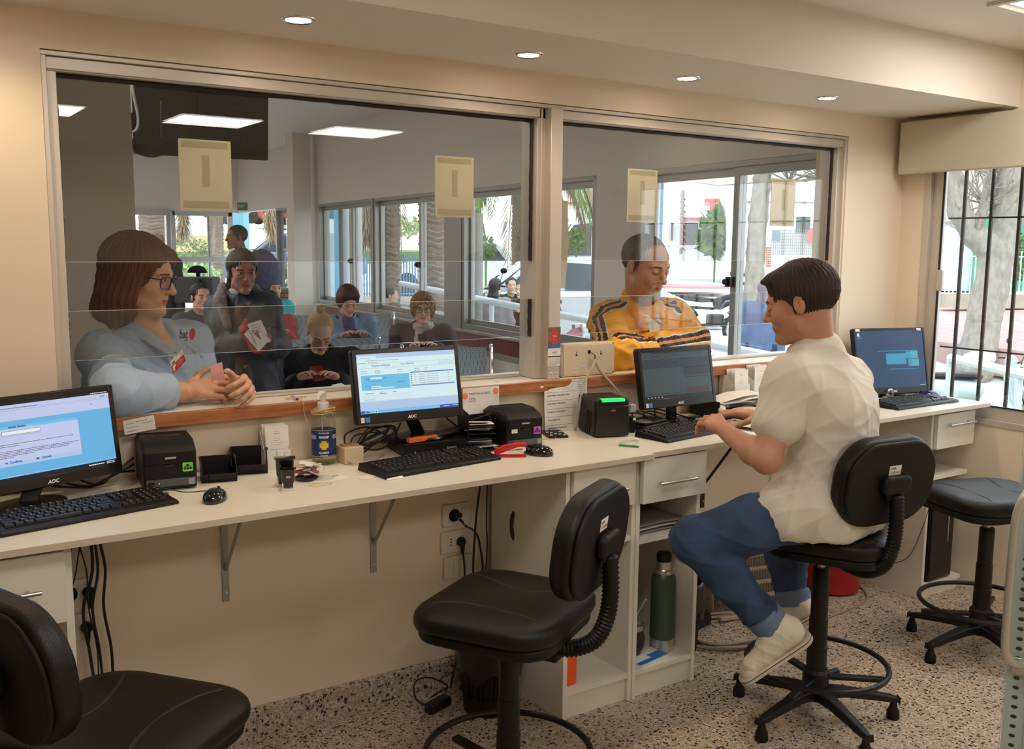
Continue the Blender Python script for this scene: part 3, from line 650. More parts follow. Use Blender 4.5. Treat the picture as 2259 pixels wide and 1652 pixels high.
def stool(label, cx, cy, rz, zs=.62, legrot=0, back=True, ring_z=.20, brz=None, seat=(.445, .42), soff=.01, lab=None, blab=None):
    """rz: direction the seat faces, measured from +y anticlockwise"""
    t = thing('office_stool', label, 'stool', (cx, cy, 0), 'black leather stools')
    Z = Matrix.Translation((cx, cy, 0)) @ Matrix.Rotation(rz, 4, 'Z')
    # five-legged base with glides
    for k in range(5):
        a = math.radians(legrot+72*k); T_ = Matrix.Translation((cx, cy, 0)) @ Matrix.Rotation(a, 4, 'Z')
        l = M(T_); pr = [(.03, .115, .030, .035), (.10, .112, .024, .030), (.20, .096, .019, .026), (.26, .084, .017, .022), (.288, .076, .013, .016)]
        vs = []
        for x, z, hw, hh in pr: vs += [(x, -hw, z-hh), (x, hw, z-hh), (x, hw*.8, z), (x, -hw*.8, z)]
        fs = [(0, 1, 2, 3)]+[(i*4+a_, i*4+b_, i*4+4+b_, i*4+4+a_) for i in range(4) for a_, b_ in ((0, 1), (1, 2), (2, 3), (3, 0))]+[(19, 18, 17, 16)]
        l.add(vs, fs); lg_ = l.obj('leg', black, t, bevel=0.005)
        M(T_).lathe([(.021, 0), (.0225, .004), (.020, .03), (.013, .042), (.010, .062), (.0085, .066)], (.272, 0, 0), 16).obj('glide', shell, lg_)
    # column
    M(Z).lathe([(.045, .075), (.045, .105), (.036, .118), (.036, .125), (.0335, .135), (.0335, .26), (.031, .262), (.031, .36), (.0285, .362), (.0285, zs-.13), (.025, zs-.125)], (0, 0, 0), 22).obj('column', black, t)
    M(Z).cyl((0, 0, zs-.14), (0, 0, zs-.06), .013, n=14).obj('gas_lift', steel, t)
    # foot ring
    r_ = M(Z).tube(arc((0, 0, ring_z), .232, 0, 360, 40)[:-1], .0095, 8, closed=True).obj('foot_ring', black, t)
    for k in range(3):
        a = math.radians(legrot+40+120*k)-rz; M(Z).box(.0, .228, -.014, .014, ring_z-.055, ring_z-.040, T=Matrix.Rotation(a, 4, 'Z') @ Matrix.Shear('XY', 4, (0, 0))).obj('spoke', black, r_, bevel=0.003)
    M(Z).lathe([(.044, ring_z-.075), (.044, ring_z-.03), (.036, ring_z-.02)], (0, 0, 0), 20).obj('ring_clamp', black, r_)
    k_ = M(Z).cyl((.035, -.03, ring_z-.05), (.075, -.055, ring_z-.05), .013, n=10).obj('clamp_knob', black, r_)
    # seat
    T_ = Z @ Matrix.Translation((0, soff, zs-.03)); w_, d = seat
    s_ = cushion(w_, d, .11, T_).obj('seat', leather, t, sharp=60)
    q = M(T_)
    for sg in (-1, 1):
        pts = []
        for i in range(25):
            y = -d*.42+d*.80*i/24; x = sg*(w_*.40-.10*math.cos((y/d)*PI*.9)); pts.append((x, y, seat_z(x, y, w_, d)+.0004))
        q.tube(pts, .0009, 5); q.tube([(p[0]+.005*sg, p[1], p[2]) for p in pts], .0006, 5)
    q.obj('stitching', stitch, s_)
    M(T_).prism(rrect(w_-.03, d-.03, .09), -.028, .004).obj('seat_shell', shell, t, bevel=0.008)
    M(Z).box(-.07, .07, -.10, .08, zs-.085, zs-.055).obj('mechanism', shell, t, bevel=0.006)
    M(Z).cyl((.06, -.02, zs-.075), (.16, -.02, zs-.082), .007, n=10).lathe([(.0, 0), (.017, 0), (.017, .03), (0, .035)], (.15, -.02, zs-.083), 12, axis=(1, 0, -.1)).obj('lever', shell, t)
    if back:
        zb = zs+.225; tilt = .12
        TB = Matrix.Translation((cx, cy, 0)) @ Matrix.Rotation(brz if brz is not None else rz, 4, 'Z') @ Matrix.Translation((0, -.245, zb)) @ Matrix.Rotation(PI/2+tilt, 4, 'X')
        # local: x right, y up, z towards the rear
        sh = [(x, y*(1.0-.10*abs(x/.2)**2)) for x, y in rrect(.395, .285, .115, 8)]
        front = M(TB); front.prism([(x*1.0, y) for x, y in sh], -.045, .012); bo = front.obj('backrest', leather, t, bevel=0.016, seg=4)
        M(TB).prism([(x*.965, y*.95) for x, y in sh], .010, .024).obj('back_plate', shell, bo, bevel=0.007, seg=3)
        M(TB).prism(rrect(.115, .062, .02), .022, .050).box(-.035, .035, -.05, 0, .022, .045).obj('bracket', shell, bo, bevel=0.010, seg=3)
        # corrugated hose over the J-shaped bar
        L0 = [TB @ Vector((0, -.03, .045)), TB @ Vector((0, -.12, .060)), TB @ Vector((0, -.20, .060)), TB @ Vector((0, -.27, .035)), TB @ Vector((0, -.315, -.03)), TB @ Vector((0, -.325, -.11))]
        sp = spline([np.array(p) for p in L0], 14); P2 = []; R2 = []
        for i, p in enumerate(sp): P2.append(p); R2.append(.0235 if i % 2 else .0185)
        M().tube(P2, R2, 14).obj('hose_cover', shell, t, sharp=80)
        e_ = np.array(L0[-1]); M(Z).box(-.022, .022, -.15, -.10, zs-.125, zs-.07).obj('bar_socket', shell, t, bevel=0.006)
        if lab:
            lb = M(TB); lx, ly, w2_, h2_, tx = lab
            lb.prism([(lx-w2_/2, ly-h2_/2), (lx+w2_/2, ly-h2_/2), (lx+w2_/2, ly+h2_/2), (lx-w2_/2, ly+h2_/2)], .0245, .0250); l2 = lb.obj('asset_label', paper, bo, smooth=False)
            l3 = M(); TT = TB
            text(l3, tx, .010, TT, x=lx-w2_/2+.003, y=ly+.003, z=.0253, bold=.03)
            for k in range(14): plane(l3, lx-.006+k*.0022, lx-.006+k*.0022+random.choice([.0006, .0012]), ly-.011, ly-.003, TT, z=.0252)
            for k in range(3): scribble(l3, lx-w2_/2+.003, ly-.004-.003*k, .014, .001, TT, z=.0252, word=.003, gap=.001)
            l3.obj('lettering', ink, l2, smooth=False)
    return t
stool('black leather stool seen from behind at the lower left corner', .41, 2.09, math.atan2(-.78, .62), legrot=20, zs=.57, brz=math.atan2(-.93, .36))
stool('empty black leather stool in the centre, turned towards the left', 1.42, 2.11, math.atan2(.50, .86), legrot=60, zs=.62, lab=(-.02, .055, .05, .032, '21525'))
stool('black leather stool on which the man in the white tunic sits', 2.63, 2.03, .45, zs=.66, legrot=38, brz=-.10, seat=(.42, .40), soff=-.03, lab=(-.0, .045, .052, .030, '21528'))
stool('backless black leather stool in front of the corner cabinet', 3.65, 2.04, -.3, zs=.635, seat=(.46, .42), legrot=100, back=False)
# ======================= things on the desk =======================
def emi(name, col, s_=1.0):
    return mat('screen_'+name, (0.01, 0.01, 0.01), 0.25, emit=col, es=s_)
bez = mat('monitor_bezel', (0.012, 0.010, 0.011), 0.22)
def logo(parent, T_, x, y, s_=.012, m_=None):
    m = M(); text(m, 'AOC', s_, T_, x=x, y=y, z=.0004, align='CENTER', bold=.04, shear=.25); return m.obj('brand_mark', m_ or white, parent, smooth=False)
def monitor(label, c, yaw, tilt, w_, h, ui, base, zb, chin=.028, side=.016, dim=.25):
    t = thing('monitor', label, 'monitor', (base[0], base[1], zb)); T_ = frame(c, yaw, tilt)
    hs = M(T_).prism(rrect(w_, h, .010), -.028, 0).prism(rrect(w_*.7, h*.7, .02), -.050, -.028).obj('housing', black, t, bevel=0.004)
    x0, x1, y0, y1 = -w_/2+side, w_/2-side, -h/2+chin, h/2-side
    b = M(T_); z = .0035
    b.box(-w_/2+.002, x0, -h/2+.002, h/2-.002, 0, z).box(x1, w_/2-.002, -h/2+.002, h/2-.002, 0, z).box(x0, x1, -h/2+.002, y0, 0, z).box(x0, x1, y1, h/2-.002, 0, z)
    b.obj('bezel', bez, t, bevel=0.0015)
    sc_ = M(T_); plane(sc_, x0, x1, y0, y1, None, .0008); sc = sc_.obj('screen', emi(*ui[0]), t, smooth=False)
    ly = {}
    def R(nm, a, b_, c_, d, z=.0014):   # in screen fractions, y from the top
        m = ly.setdefault(nm, M(T_)); plane(m, x0+(x1-x0)*a, x0+(x1-x0)*b_, y1-(y1-y0)*d, y1-(y1-y0)*c_, None, z)
    def Tx(nm, s_, size, a, c_, bold=.0): text(ly.setdefault(nm, M(T_)), s_, size, None, x=x0+(x1-x0)*a, y=y1-(y1-y0)*c_, z=.0022, bold=bold)
    def Sc(nm, a, b_, c_, h_=.006): scribble(ly.setdefault(nm, M(T_)), x0+(x1-x0)*a, y1-(y1-y0)*c_, (x1-x0)*(b_-a), (y1-y0)*h_, None, z=.0020, word=.004, gap=.0012)
    ui[1](R, Tx, Sc)
    for k, m in ly.items(): m.obj('screen_'+k, SCM[k], sc, smooth=False)
    logo(t, T_ @ Matrix.Translation((0, 0, z)), 0, -h/2+chin*.28, .0135)
    # stand
    top = T_ @ Vector((0, -h*.25, -.04)); bx, by = base
    M().add([(bx-.024, by+.004, zb+.01), (bx+.024, by+.004, zb+.01), (bx+.024, by+.02, zb+.01), (bx-.024, by+.02, zb+.01), (top[0]-.022, top[1], top[2]), (top[0]+.022, top[1], top[2]), (top[0]+.022, top[1]+.02, top[2]), (top[0]-.022, top[1]+.02, top[2])],
        [(3, 2, 1, 0), (4, 5, 6, 7), (0, 1, 5, 4), (1, 2, 6, 5), (2, 3, 7, 6), (3, 0, 4, 7)]).obj('stand_neck', black, t, bevel=0.003)
    pr = [(.0, .0)]+[(.098, .0), (.100, .003), (.096, .008), (.05, .012), (0, .013)]
    T2 = Matrix.Translation((bx, by, zb)) @ Matrix.Rotation(yaw, 4, 'Z') @ Matrix.Diagonal((1, .78, 1, 1))
    M(T2).lathe(pr, (0, 0, 0), 36).obj('stand_base', bez, t)
    return t, T_
SCM = dict(white=emi('white', (.62, .80, .84), 1.0), blue=emi('blue', (.13, .48, .74), 1.0), deep=emi('deep', (.02, .12, .50), .9), pale=emi('pale', (.45, .60, .86), .9), lilac=emi('lilac', (.50, .56, .80), 1.0),
           text=emi('text', (.03, .05, .10), .5), dark=emi('dark', (.004, .008, .022), .6), field=emi('field', (.66, .84, .90), 1.0), grey=emi('grey', (.26, .36, .58), .8), slate=emi('slate', (.032, .055, .060), 1.0),
           slate2=emi('slate2', (.018, .032, .045), 1.0), brown=emi('brown', (.042, .028, .022), 1), cyan=emi('cyan', (.02, .28, .45), 1.0), cyan2=emi('cyan2', (.05, .36, .44), 1.0), sky=emi('sky', (.17, .50, .80), 1.0), light=emi('light', (.75, .8, .85), 1))
def ui_form(R, Tx, Sc):
    R('pale', 0, 1, 0, .075); R('white', .012, .19, .035, .085, .0016); R('white', 0, 1, .075, .80)
    R('text', 0, 1, .166, .168, .0018); R('text', 0, 1, .245, .247, .0018)
    Sc('text', .04, .13, .075); Sc('text', .10, .42, .12); Sc('text', .02, .09, .155); Sc('text', .11, .20, .155)
    Tx('deep', 'Despacho de Recetas', .0075, .14, .215, .02); Tx('deep', 'Fecha 30/06/2017', .0070, .43, .21, .02)
    for k in range(3): Sc('deep', .82, .975, .195+.018*k, .004)
    for x, l in ((.03, .06), (.17, .05), (.39, .05), (.57, .05), (.67, .03)): Sc('text', x, x+l, .295, .008); Sc('text', x, x+l*1.1, .33, .007)
    R('blue', .03, .51, .36, .61, .0017); R('field', .12, .235, .40, .425, .0019); R('field', .12, .22, .545, .56, .0019); R('field', .12, .35, .575, .59, .0019)
    for x, y, l in ((.075, .418, .035), (.075, .44, .035), (.13, .47, .1), (.39, .50, .08), (.06, .555, .055), (.08, .592, .035), (.25, .42, .02)): Sc('deep', x, x+l, y, .010)
    R('deep', .52, .975, .345, .362, .0018); R('grey', .52, .975, .565, .59, .0018)
    for k in range(5):
        y = .40+.036*k; R('dark', .525, .535, y-.018, y, .0018)
        for x, l in ((.56, .02), (.605, .07), (.69, .12), (.91, .012)): Sc('text', x, x+l, y, .006)
    for y in (.61, .70, .735, .79): R('text', .03, .52, y, y+.0015, .0018)
    for x, y, l in ((.06, .67, .08), (.2, .655, .04), (.2, .68, .08), (.33, .665, .04), (.05, .775, .1)): Sc('text', x, x+l, y, .008)
    R('pale', 0, 1, .80, .945); R('sky', 0, 1, .945, 1); R('deep', .80, 1, .95, 1, .0017); R('deep', .0, .045, .952, .995, .0017); R('white', .135, .165, .952, .995, .0018); R('text', .143, .157, .962, .985, .002)
    Sc('light', .84, .90, .985, .012); Sc('light', .94, .985, .975, .008); R('deep', .055, .085, .96, .99, .0018)
def ui_login(R, Tx, Sc):
    R('dark', 0, 1, 0, .035); Sc('light', .86, .99, .022, .01); R('lilac', 0, 1, .035, .235); R('grey', 0, 1, .105, .108, .0016); R('grey', 0, 1, .085, .0875, .0016)
    Sc('text', .1, .46, .08, .008); Sc('text', .93, .97, .075, .012); R('text', .855, .862, .15, .165, .0018)
    R('sky', 0, .73, .30, .335, .0016); R('lilac', 0, .74, .335, .78, .0017); R('pale', 0, .74, .74, .80, .0018)
    Tx('text', 'Iniciar Sesion', .0085, .24, .325, .03); R('text', .19, .46, .36, .412, .0019); R('light', .192, .458, .364, .408, .0020); R('text', .19, .46, .425, .427, .0019)
    for y, l in ((.53, .64), (.555, .25), (.615, .67), (.635, .63), (.655, .60), (.675, .35), (.695, .2)): Sc('text', .02, .05+l, y, .007)
    Tx('deep', 'Confirma', .0085, .22, .765, .04); Tx('deep', 'Cancela', .0085, .44, .765, .04); R('deep', .19, .205, .745, .765, .002); R('deep', .405, .425, .745, .768, .002)
    R('sky', 0, 1, .92, .94, .0016); R('dark', 0, 1, .94, 1); Sc('light', .78, .90, .978, .014); Sc('light', .92, .985, .965, .01); Sc('light', .92, .985, .985, .01)
def ui_grey(R, Tx, Sc):
    R('dark', 0, 1, 0, .045); R('slate', .0, .15, .025, .05, .0016); R('slate', 0, 1, .045, .93); R('slate2', .0, 1, .17, .36, .0015); R('slate2', .58, 1, .25, .55, .0016)
    for y in (.07, .09, .125, .17, .245, .30, .335): Sc('dark', .05, .9, y, .003)
    for x, y, l in ((.13, .12, .13), (.44, .10, .1), (.04, .21, .06), (.17, .205, .05), (.39, .20, .04), (.56, .195, .05), (.64, .19, .02), (.05, .29, .03), (.27, .28, .05), (.43, .275, .08), (.85, .25, .03), (.9, .31, .01)): Sc('dark', x, x+l, y, .012)
    R('dark', .61, .96, .365, .385, .0018); R('dark', .61, .96, .575, .59, .0018); R('brown', .62, .95, .80, .925, .0018)
    for k in range(4):
        R('dark', .62, .63, .40+.04*k, .42+.04*k, .0019); Sc('dark', .66, .9, .42+.038*k, .008)
    for x, l in ((.06, .08), (.18, .02), (.24, .12), (.42, .1)): Sc('dark', x, x+l, .90, .012)
    R('dark', 0, 1, .93, 1)
    for k in range(5): R('grey', .03+.05*k, .05+.05*k, .95, .975, .0019)
def ui_win(R, Tx, Sc):
    # light beams through a four-pane window at the right of a blue desktop
    for a, b_, c_, d in ((.72, .90, .38, .50), (.75, .91, .51, .64)): R('cyan', a, b_, c_, d, .0012)
    R('cyan2', .80, .895, .375, .495, .0014); R('cyan2', .81, .91, .515, .63, .0014); R('cyan', .42, .72, .41, .60, .0011)
    Sc('light', .02, .06, .10, .012); Sc('light', .02, .07, .13, .008); R('light', .02, .05, .045, .085, .0016); Sc('light', .9, .98, .975, .008); R('cyan', .3, .9, .36, .37, .0013); R('cyan', .45, .9, .68, .688, .0013)
# left
yl = math.radians(20)
monitor('black monitor at the far left showing a blue login page', (.392, 2.80, 1.075), yl, .15, .41, .252, (('loginbg', (.12, .42, .72), 1.0), ui_login), (.34, 2.80), HD, chin=.030)
mc = (1.478, 2.80, 1.146)
tm, TM = monitor('black monitor in the middle showing a pale blue form', mc, -.045, .19, .385, .241, (('formbg', (.45, .60, .86), .9), ui_form), (1.560, 2.875), .948, chin=.034)
tr, TR = monitor('black monitor on the right with a dim grey-green page', (2.688, 2.81, 1.088), -.03, .20, .385, .240, (('slatebg', (.018, .032, .045), 1.0), ui_grey), (2.705, 2.845), HD, chin=.036)
tf, TF = monitor('older glossy black monitor by the barred window with a blue desktop', (4.05, 2.79, 1.072), math.radians(-17), .22, .40, .315, (('winbg', (.004, .038, .105), 1.0), ui_win), (4.06, 2.82), HD, chin=.032, side=.012)
for TT, h_, w2_ in ((TM, .241, .385), (TR, .240, .385)):
    o = M(TT).box(-w2_/2+.014, -w2_/2+.026, -h_/2+.006, -h_/2+.023, .0035, .0040).obj('energy_sticker', white, tm if TT is TM else tr, smooth=False)
    o = M(TT).box(-w2_/2+.029, -w2_/2+.045, -h_/2+.006, -h_/2+.023, .0035, .0040).obj('info_sticker', mat('blue_sticker', (.04, .25, .6), .4), tm if TT is TM else tr, smooth=False)
for x in (-.178, .165): M(TF).box(x-.012, x+.012, .142, .154, .0035, .0042).obj('sticker', white, tf, smooth=False)

# keyboards
keyc = mat('key_black', (0.014, 0.012, 0.012), 0.35)
KEYM = {}
def keymesh(w_):
    k = round(w_, 4)
    if k not in KEYM:
        m = M(); h = .0145; a, b = w_/2, h/2
        m.add([(-a, -b, 0), (a, -b, 0), (a, b, 0), (-a, b, 0), (-a+.0018, -b+.0015, .0055), (a-.0018, -b+.0015, .0055), (a-.0018, b-.002, .006), (-a+.0018, b-.002, .006)], [(4, 5, 6, 7), (0, 1, 5, 4), (1, 2, 6, 5), (2, 3, 7, 6), (3, 0, 4, 7)])
        me = bpy.data.meshes.new('key'); me.from_pydata(m.v, [], m.f); me.materials.append(keyc); KEYM[k] = me
    return KEYM[k]
def keyboard(label, c, rz, W=.452, D=.162, grp='black desk keyboards'):
    t = thing('keyboard', label, 'keyboard', (c[0], c[1], HD)); T_ = flat((c[0], c[1], HD), rz)
    b = M(T_); vs = [(-W/2, -D/2, .001), (W/2, -D/2, .001), (W/2, D/2, .001), (-W/2, D/2, .001), (-W/2+.003, -D/2+.002, .011), (W/2-.003, -D/2+.002, .011), (W/2-.004, D/2-.003, .024), (-W/2+.004, D/2-.003, .024)]
    b.add(vs, [(3, 2, 1, 0), (4, 5, 6, 7), (0, 1, 5, 4), (1, 2, 6, 5), (2, 3, 7, 6), (3, 0, 4, 7)]); b.obj('keyboard_case', black, t, bevel=0.003, seg=3)
    slope = math.atan2(.013, D-.006); u = .0187; TK = T_ @ Matrix.Translation((-W/2+.022, D/2-.02, .0238)) @ Matrix.Rotation(slope, 4, 'X')
    lg_ = M()
    def key(x, row, w_=1.0):
        y = -row*.0187-(.005 if row else 0); kw = w_*u-.0016
        o = bpy.data.objects.new('key', keymesh(kw)); C.objects.link(o); o.parent = t; o.matrix_parent_inverse = INV[t.name]; o.matrix_basis = TK @ Matrix.Translation((x+w_*u/2, y-.007, -.0005))
        if w_ < 3: plane(lg_, x+.004, x+.0065+random.uniform(0, .003), y-.006, y-.003, TK, .0068)
    for x in [0]+[1.9+i for i in range(4)]+[6.4+i for i in range(4)]+[10.9+i for i in range(4)]: key(x*u*.99, 0)
    rows = [[1]*13+[2], [1.5]+[1]*12+[1.5], [1.75]+[1]*11+[2.25], [2.25]+[1]*10+[2.75], [1.25, 1.25, 1.25, 6.2, 1.25, 1.25, 1.25, 1.3]]
    for r_, ws in enumerate(rows):
        x = 0
        for w_ in ws: key(x*u, r_+1, w_); x += w_
    for q in range(3):
        for r_ in (0, 1, 2): key((15.35+q)*u, r_)
        key((15.35+q)*u, 5)
    key(16.35*u, 4)
    for q in range(4):
        for r_ in (1, 2, 3, 4, 5):
            if q == 3 and r_ in (3, 5): continue
            key((18.7+q)*u, r_)
    lg_.obj('key_legends', mat('legend_grey', (.45, .45, .45), .5), t, smooth=False)
    return t
keyboard('black keyboard in front of the far left monitor', (.445, 2.645), .20)
keyboard('black keyboard in front of the middle monitor', (1.487, 2.665), .115)
keyboard('black keyboard in front of the dim right monitor', (2.578, 2.628), .14, W=.44, D=.158)
keyboard('black keyboard in front of the far right monitor by the window', (3.945, 2.60), .01, W=.44, D=.16)
glossb = mat('glossy_black', (0.006, 0.006, 0.007), 0.07, coat=.5)
def mouse(label, c, rz, m_=None):
    t = thing('mouse', label, 'mouse', (c[0], c[1], c[2])); T_ = flat(c, rz)
    vs = []; fs = []; n = 24; prof = [(1.0, 0), (1.03, .006), (1.0, .014), (.90, .022), (.70, .029), (.42, .0335), (.15, .035)]
    for s_, z in prof:
        for k in range(n):
            a = 2*PI*k/n; x = .030*s_*math.cos(a)*(1-.10*math.sin(a)); y = .053*s_*math.sin(a); vs.append((x, y, z*(1-.18*max(0, -math.sin(a))*0+.0)*(1-.35*max(0, math.sin(a))*s_)))
    for i in range(len(prof)-1):
        for k in range(n): k2 = (k+1) % n; fs.append((i*n+k, i*n+k2, (i+1)*n+k2, (i+1)*n+k))
    fs.append(tuple((len(prof)-1)*n+k for k in range(n))); fs.append(tuple(range(n-1, -1, -1)))
    M(T_).add(vs, fs).obj('mouse_shell', m_ or glossb, t, sharp=70)
    M(T_).cyl((-.003, .030, .026), (.003, .030, .026), .006, n=14).obj('scroll_wheel', shell, t)
    return t
mouse('shiny black mouse on the left desk beside the left keyboard', (.775, 2.60, HD), -.6)
mouse('shiny black mouse in the middle, right of the red stapler', (1.868, 2.61, HD), .5)
mouse('dark blue mouse on a round mouse pad by the barred window', (4.165, 2.665, HD+.003), .9, mat('navy_plastic', (0.01, 0.012, 0.10), 0.15, coat=.4))
tag(M().lathe([(0, .0002), (.105, .0002), (.107, .0015), (.105, .003), (0, .003)], (4.15, 2.62, HD), 40).obj('mouse_pad', mat('dark_felt', (.10, .07, .08), .8)), 'dark round mouse pad beneath the blue mouse', 'mouse pad')
cable('thin black mouse cord lying behind the left mouse', [(.79, 2.645, HD+.012), (.77, 2.70, HD+.004), (.72, 2.725, HD+.003), (.64, 2.75, HD+.028)], .0014, name='thin_cord')
cable('thin black mouse cord curling behind the middle mouse', [(1.86, 2.66, HD+.012), (1.84, 2.70, HD+.004), (1.80, 2.725, HD+.003), (1.77, 2.74, HD+.01), (1.74, 2.79, HD+.003)], .0014, name='thin_cord')
cable('thin cord of the blue mouse running to the window', [(4.20, 2.71, HD+.012), (4.235, 2.76, HD+.003), (4.26, 2.83, HD+.003)], .0014, name='thin_cord')

# receipt printers
def printer(label, c, rz, w_, d, h, sticker=None, power=True, top=True):
    t = thing('receipt_printer', label, 'printer', (c[0], c[1], HD)); T_ = flat((c[0], c[1], HD), rz)
    # side profile extruded across the width (local y = depth, front at -d/2)
    pf = [(-d/2, 0.004), (d/2, 0.004), (d/2, h*.86), (d*.30, h), (-d*.22, h*.985), (-d*.44, h*.86), (-d/2, h*.80)]
    TY = T_ @ Matrix(((0, 0, 1, 0), (1, 0, 0, 0), (0, 1, 0, 0), (0, 0, 0, 1)))
    M(TY).prism(pf, -w_/2, w_/2).obj('body', black, t, bevel=0.005, seg=3)
    M(TY).prism([(-d*.492, h*.55), (-d*.53, h*.55), (-d*.53, h*.80), (-d*.45, h*.89), (-d*.2, h*1.012), (d*.28, h*1.02), (d*.28, h*.99), (-d*.2, h*.97)], -w_/2+.004, w_/2-.004).obj('cover', shell, t, bevel=0.004, seg=2)
    M(T_).box(-w_*.28, w_*.30, -d*.06, d*.02, h*1.0, h*1.035).obj('cover_grip', black, t, bevel=0.003)
    T2 = T_ @ Matrix.Translation((0, -d*.53, 0)) @ Matrix.Rotation(PI/2, 4, 'X')
    if power:
        s_ = M(T2).box(-w_*.46, w_*.47, h*.10, h*.25, -.012, .001).obj('control_strip', mat('strip_grey', (.09, .10, .10), .35), t, bevel=0.001)
        M(T2).prism(rrect(.018, .010, .004, cx=-w_*.36, cy=h*.175), .001, .0025).obj('power_button', shell, s_, bevel=0.001)
        M(T2).lathe([(0, .0018), (.0013, .0018), (.0013, .001)], (-w_*.22, h*.175, 0), 8).obj('status_light', mat('green_led', (0, .2, .05), .4, emit=(.1, 1, .3), es=1.5), s_)
        M(T2).box(w_*.33, w_*.44, h*.11, h*.23, .001, .0016).obj('badge', mat('badge_grey', (.35, .35, .34), .4), s_, smooth=False)
        m = M(); text(m, 'CITIZEN' if False else 'custom', .0, T2) if False else None
    M(T2).box(-.012, .012, h*.51, h*.545, -.004, .002).obj('cover_tab', bez, t, bevel=0.001)
    lm = M(T2).box(-.014, .016, h*.66, h*.70, -.002, .0008).obj('maker_plate', mat('plate_silver', (.5, .5, .5), .4, .3), t, smooth=False)
    if sticker:
        q = M(T2).prism(rrect(.028, .026, .003, cx=w_*.32, cy=h*.47), .0, .0012).obj('sticker', sticker, t, smooth=False)
        z_ = M(T2); x_ = w_*.32; y_ = h*.47
        for px_ in (-.008, 0, .008): z_.lathe([(.0022, .0014), (.0036, .0014)], (x_+px_, y_-.004, .0002), 12)
        plane(z_, x_-.010, x_+.010, y_+.001, y_+.003, None, .0015); plane(z_, x_-.004, x_+.004, y_+.003, y_+.008, None, .0015)
        z_.obj('sticker_print', ink, q, smooth=False)
    return t, T2
gst = mat('green_sticker', (.22, .72, .10), .5); pst = mat('purple_sticker', (.50, .14, .62), .5)
tl_, _ = printer('black receipt printer at left with a green sticker', (.712, 2.865), -.12, .145, .195, .140, gst)
tl2_, T2m = printer('black receipt printer left of the pinned notice with a purple sticker', (1.895, 2.81), -.10, .142, .185, .132, pst)
M(T2m).box(-.055, -.032, .058, .072, .0006, .0012).obj('name_label', white, tl2_, smooth=False)
# square printer with a green light
t = thing('receipt_printer', 'square black receipt printer glowing green on top, below the cream box', 'printer', (2.29, 2.80, HD)); T_ = flat((2.298, 2.795, HD), -.28)
M(T_).box(-.070, .070, -.085, .085, .004, .142).obj('body', black, t, bevel=0.010, seg=3)
M(T_).box(-.066, .066, -.090, -.07, .004, .118).obj('front_cover', bez, t, bevel=0.004)
M(T_).box(-.052, .055, -.0885, -.066, .124, .1425).obj('light_bar_recess', shell, t, bevel=0.003)
M(T_).box(-.046, .048, -.0895, -.066, .132, .1435).obj('light_bar', mat('green_glow', (0, .1, .03), .3, emit=(.01, .75, .16), es=1.3), t, bevel=0.002)
for k in range(3): M(T_).tube([(-.0705, -.03+.018*k, .008), (-.0708, -.045+.018*k, .05), (-.0706, -.052+.02*k, .095)], .0022, 6).obj('side_rib', shell, t)
m = M(); T3 = T_ @ Matrix.Translation((0, -.0902, .10)) @ Matrix.Rotation(PI/2, 4, 'X'); plane(m, -.008, .010, -.002, .003, T3); m.obj('maker_badge', mat('badge_red', (.5, .05, .04), .4), t, smooth=False)

# cream junction box on the counter with two grey cables
cbx = mat('aged_plastic', (0.66, 0.55, 0.40), 0.42)
t = thing('junction_box', 'cream plastic junction box on the counter beside the mullion', 'box', (2.35, 2.98, 1.096)); T_ = frame((2.350, 2.957, 1.1615), -.06, .03)
M(T_).prism(rrect(.252, .128, .010), -.045, 0).obj('box_body', cbx, t, bevel=0.004, seg=3)
M(T_).prism(rrect(.236, .114, .006), 0, .003).obj('back_cover', cbx, t, bevel=0.0012)
for x in (-.118, .118):
    for y in (-.056, .056): M(T_).lathe([(.0, .001), (.004, .001), (.005, .003), (.0055, 0)], (x, y, 0), 12).obj('screw', steel, t)
for x in (-.058, .058): M(T_).lathe([(0, .0034), (.0042, .0034), (.0042, .003)], (x, .018, 0), 12).box(x-.0012, x+.0012, .02, .032, .003, .0034).obj('keyhole', black, t, smooth=False)
M(T_).lathe([(0, .0036), (.008, .0036), (.008, .003)], (.002, .028, 0), 16).obj('cable_hole', black, t, smooth=False)
m = M(T_).box(-.075, -.010, -.05, -.018, .003, .0034).obj('rating_label', mat('label_cream', (.75, .68, .55), .6), t, smooth=False)
q = M(); [scribble(q, -.072, -.022-.005*k, .055, .0014, T_, .0037) for k in range(6)]; q.obj('label_print', mat('faint_ink', (.35, .3, .25), .7), m, smooth=False)
gcab = mat('grey_cable', (.42, .36, .29), .5)
w0 = T_ @ Vector((.004, .026, .004)); w1 = T_ @ Vector((.022, -.004, .012)); w1 = np.array(w1)
for k, (cn, cc) in enumerate((('red', (.5, .04, .02)), ('green', (.05, .3, .1)), ('blue', (.05, .1, .4)), ('orange', (.6, .2, .03)))):
    M().tube(spline([w0, T_ @ Vector((.014+.003*k, .020-.002*k, .016)), w1], 6), .0011, 6).obj('wire', mat(cn+'_wire', cc, .5), t)
cable('thick grey cable arching left from the cream box down to the printer', [w1, w1+V(-.03, -.03, -.012), (2.275, 2.885, 1.08), (2.235, 2.86, 1.0), (2.232, 2.87, .93), (2.235, 2.885, .902)], .005, gcab)
cable('thick grey cable dropping right from the cream box behind the printer', [w1+V(.004, 0, 0), w1+V(.012, -.02, -.04), (2.44, 2.885, 1.04), (2.49, 2.89, .985), (2.56, 2.90, .94), (2.66, 2.89, .912)], .0048, gcab)

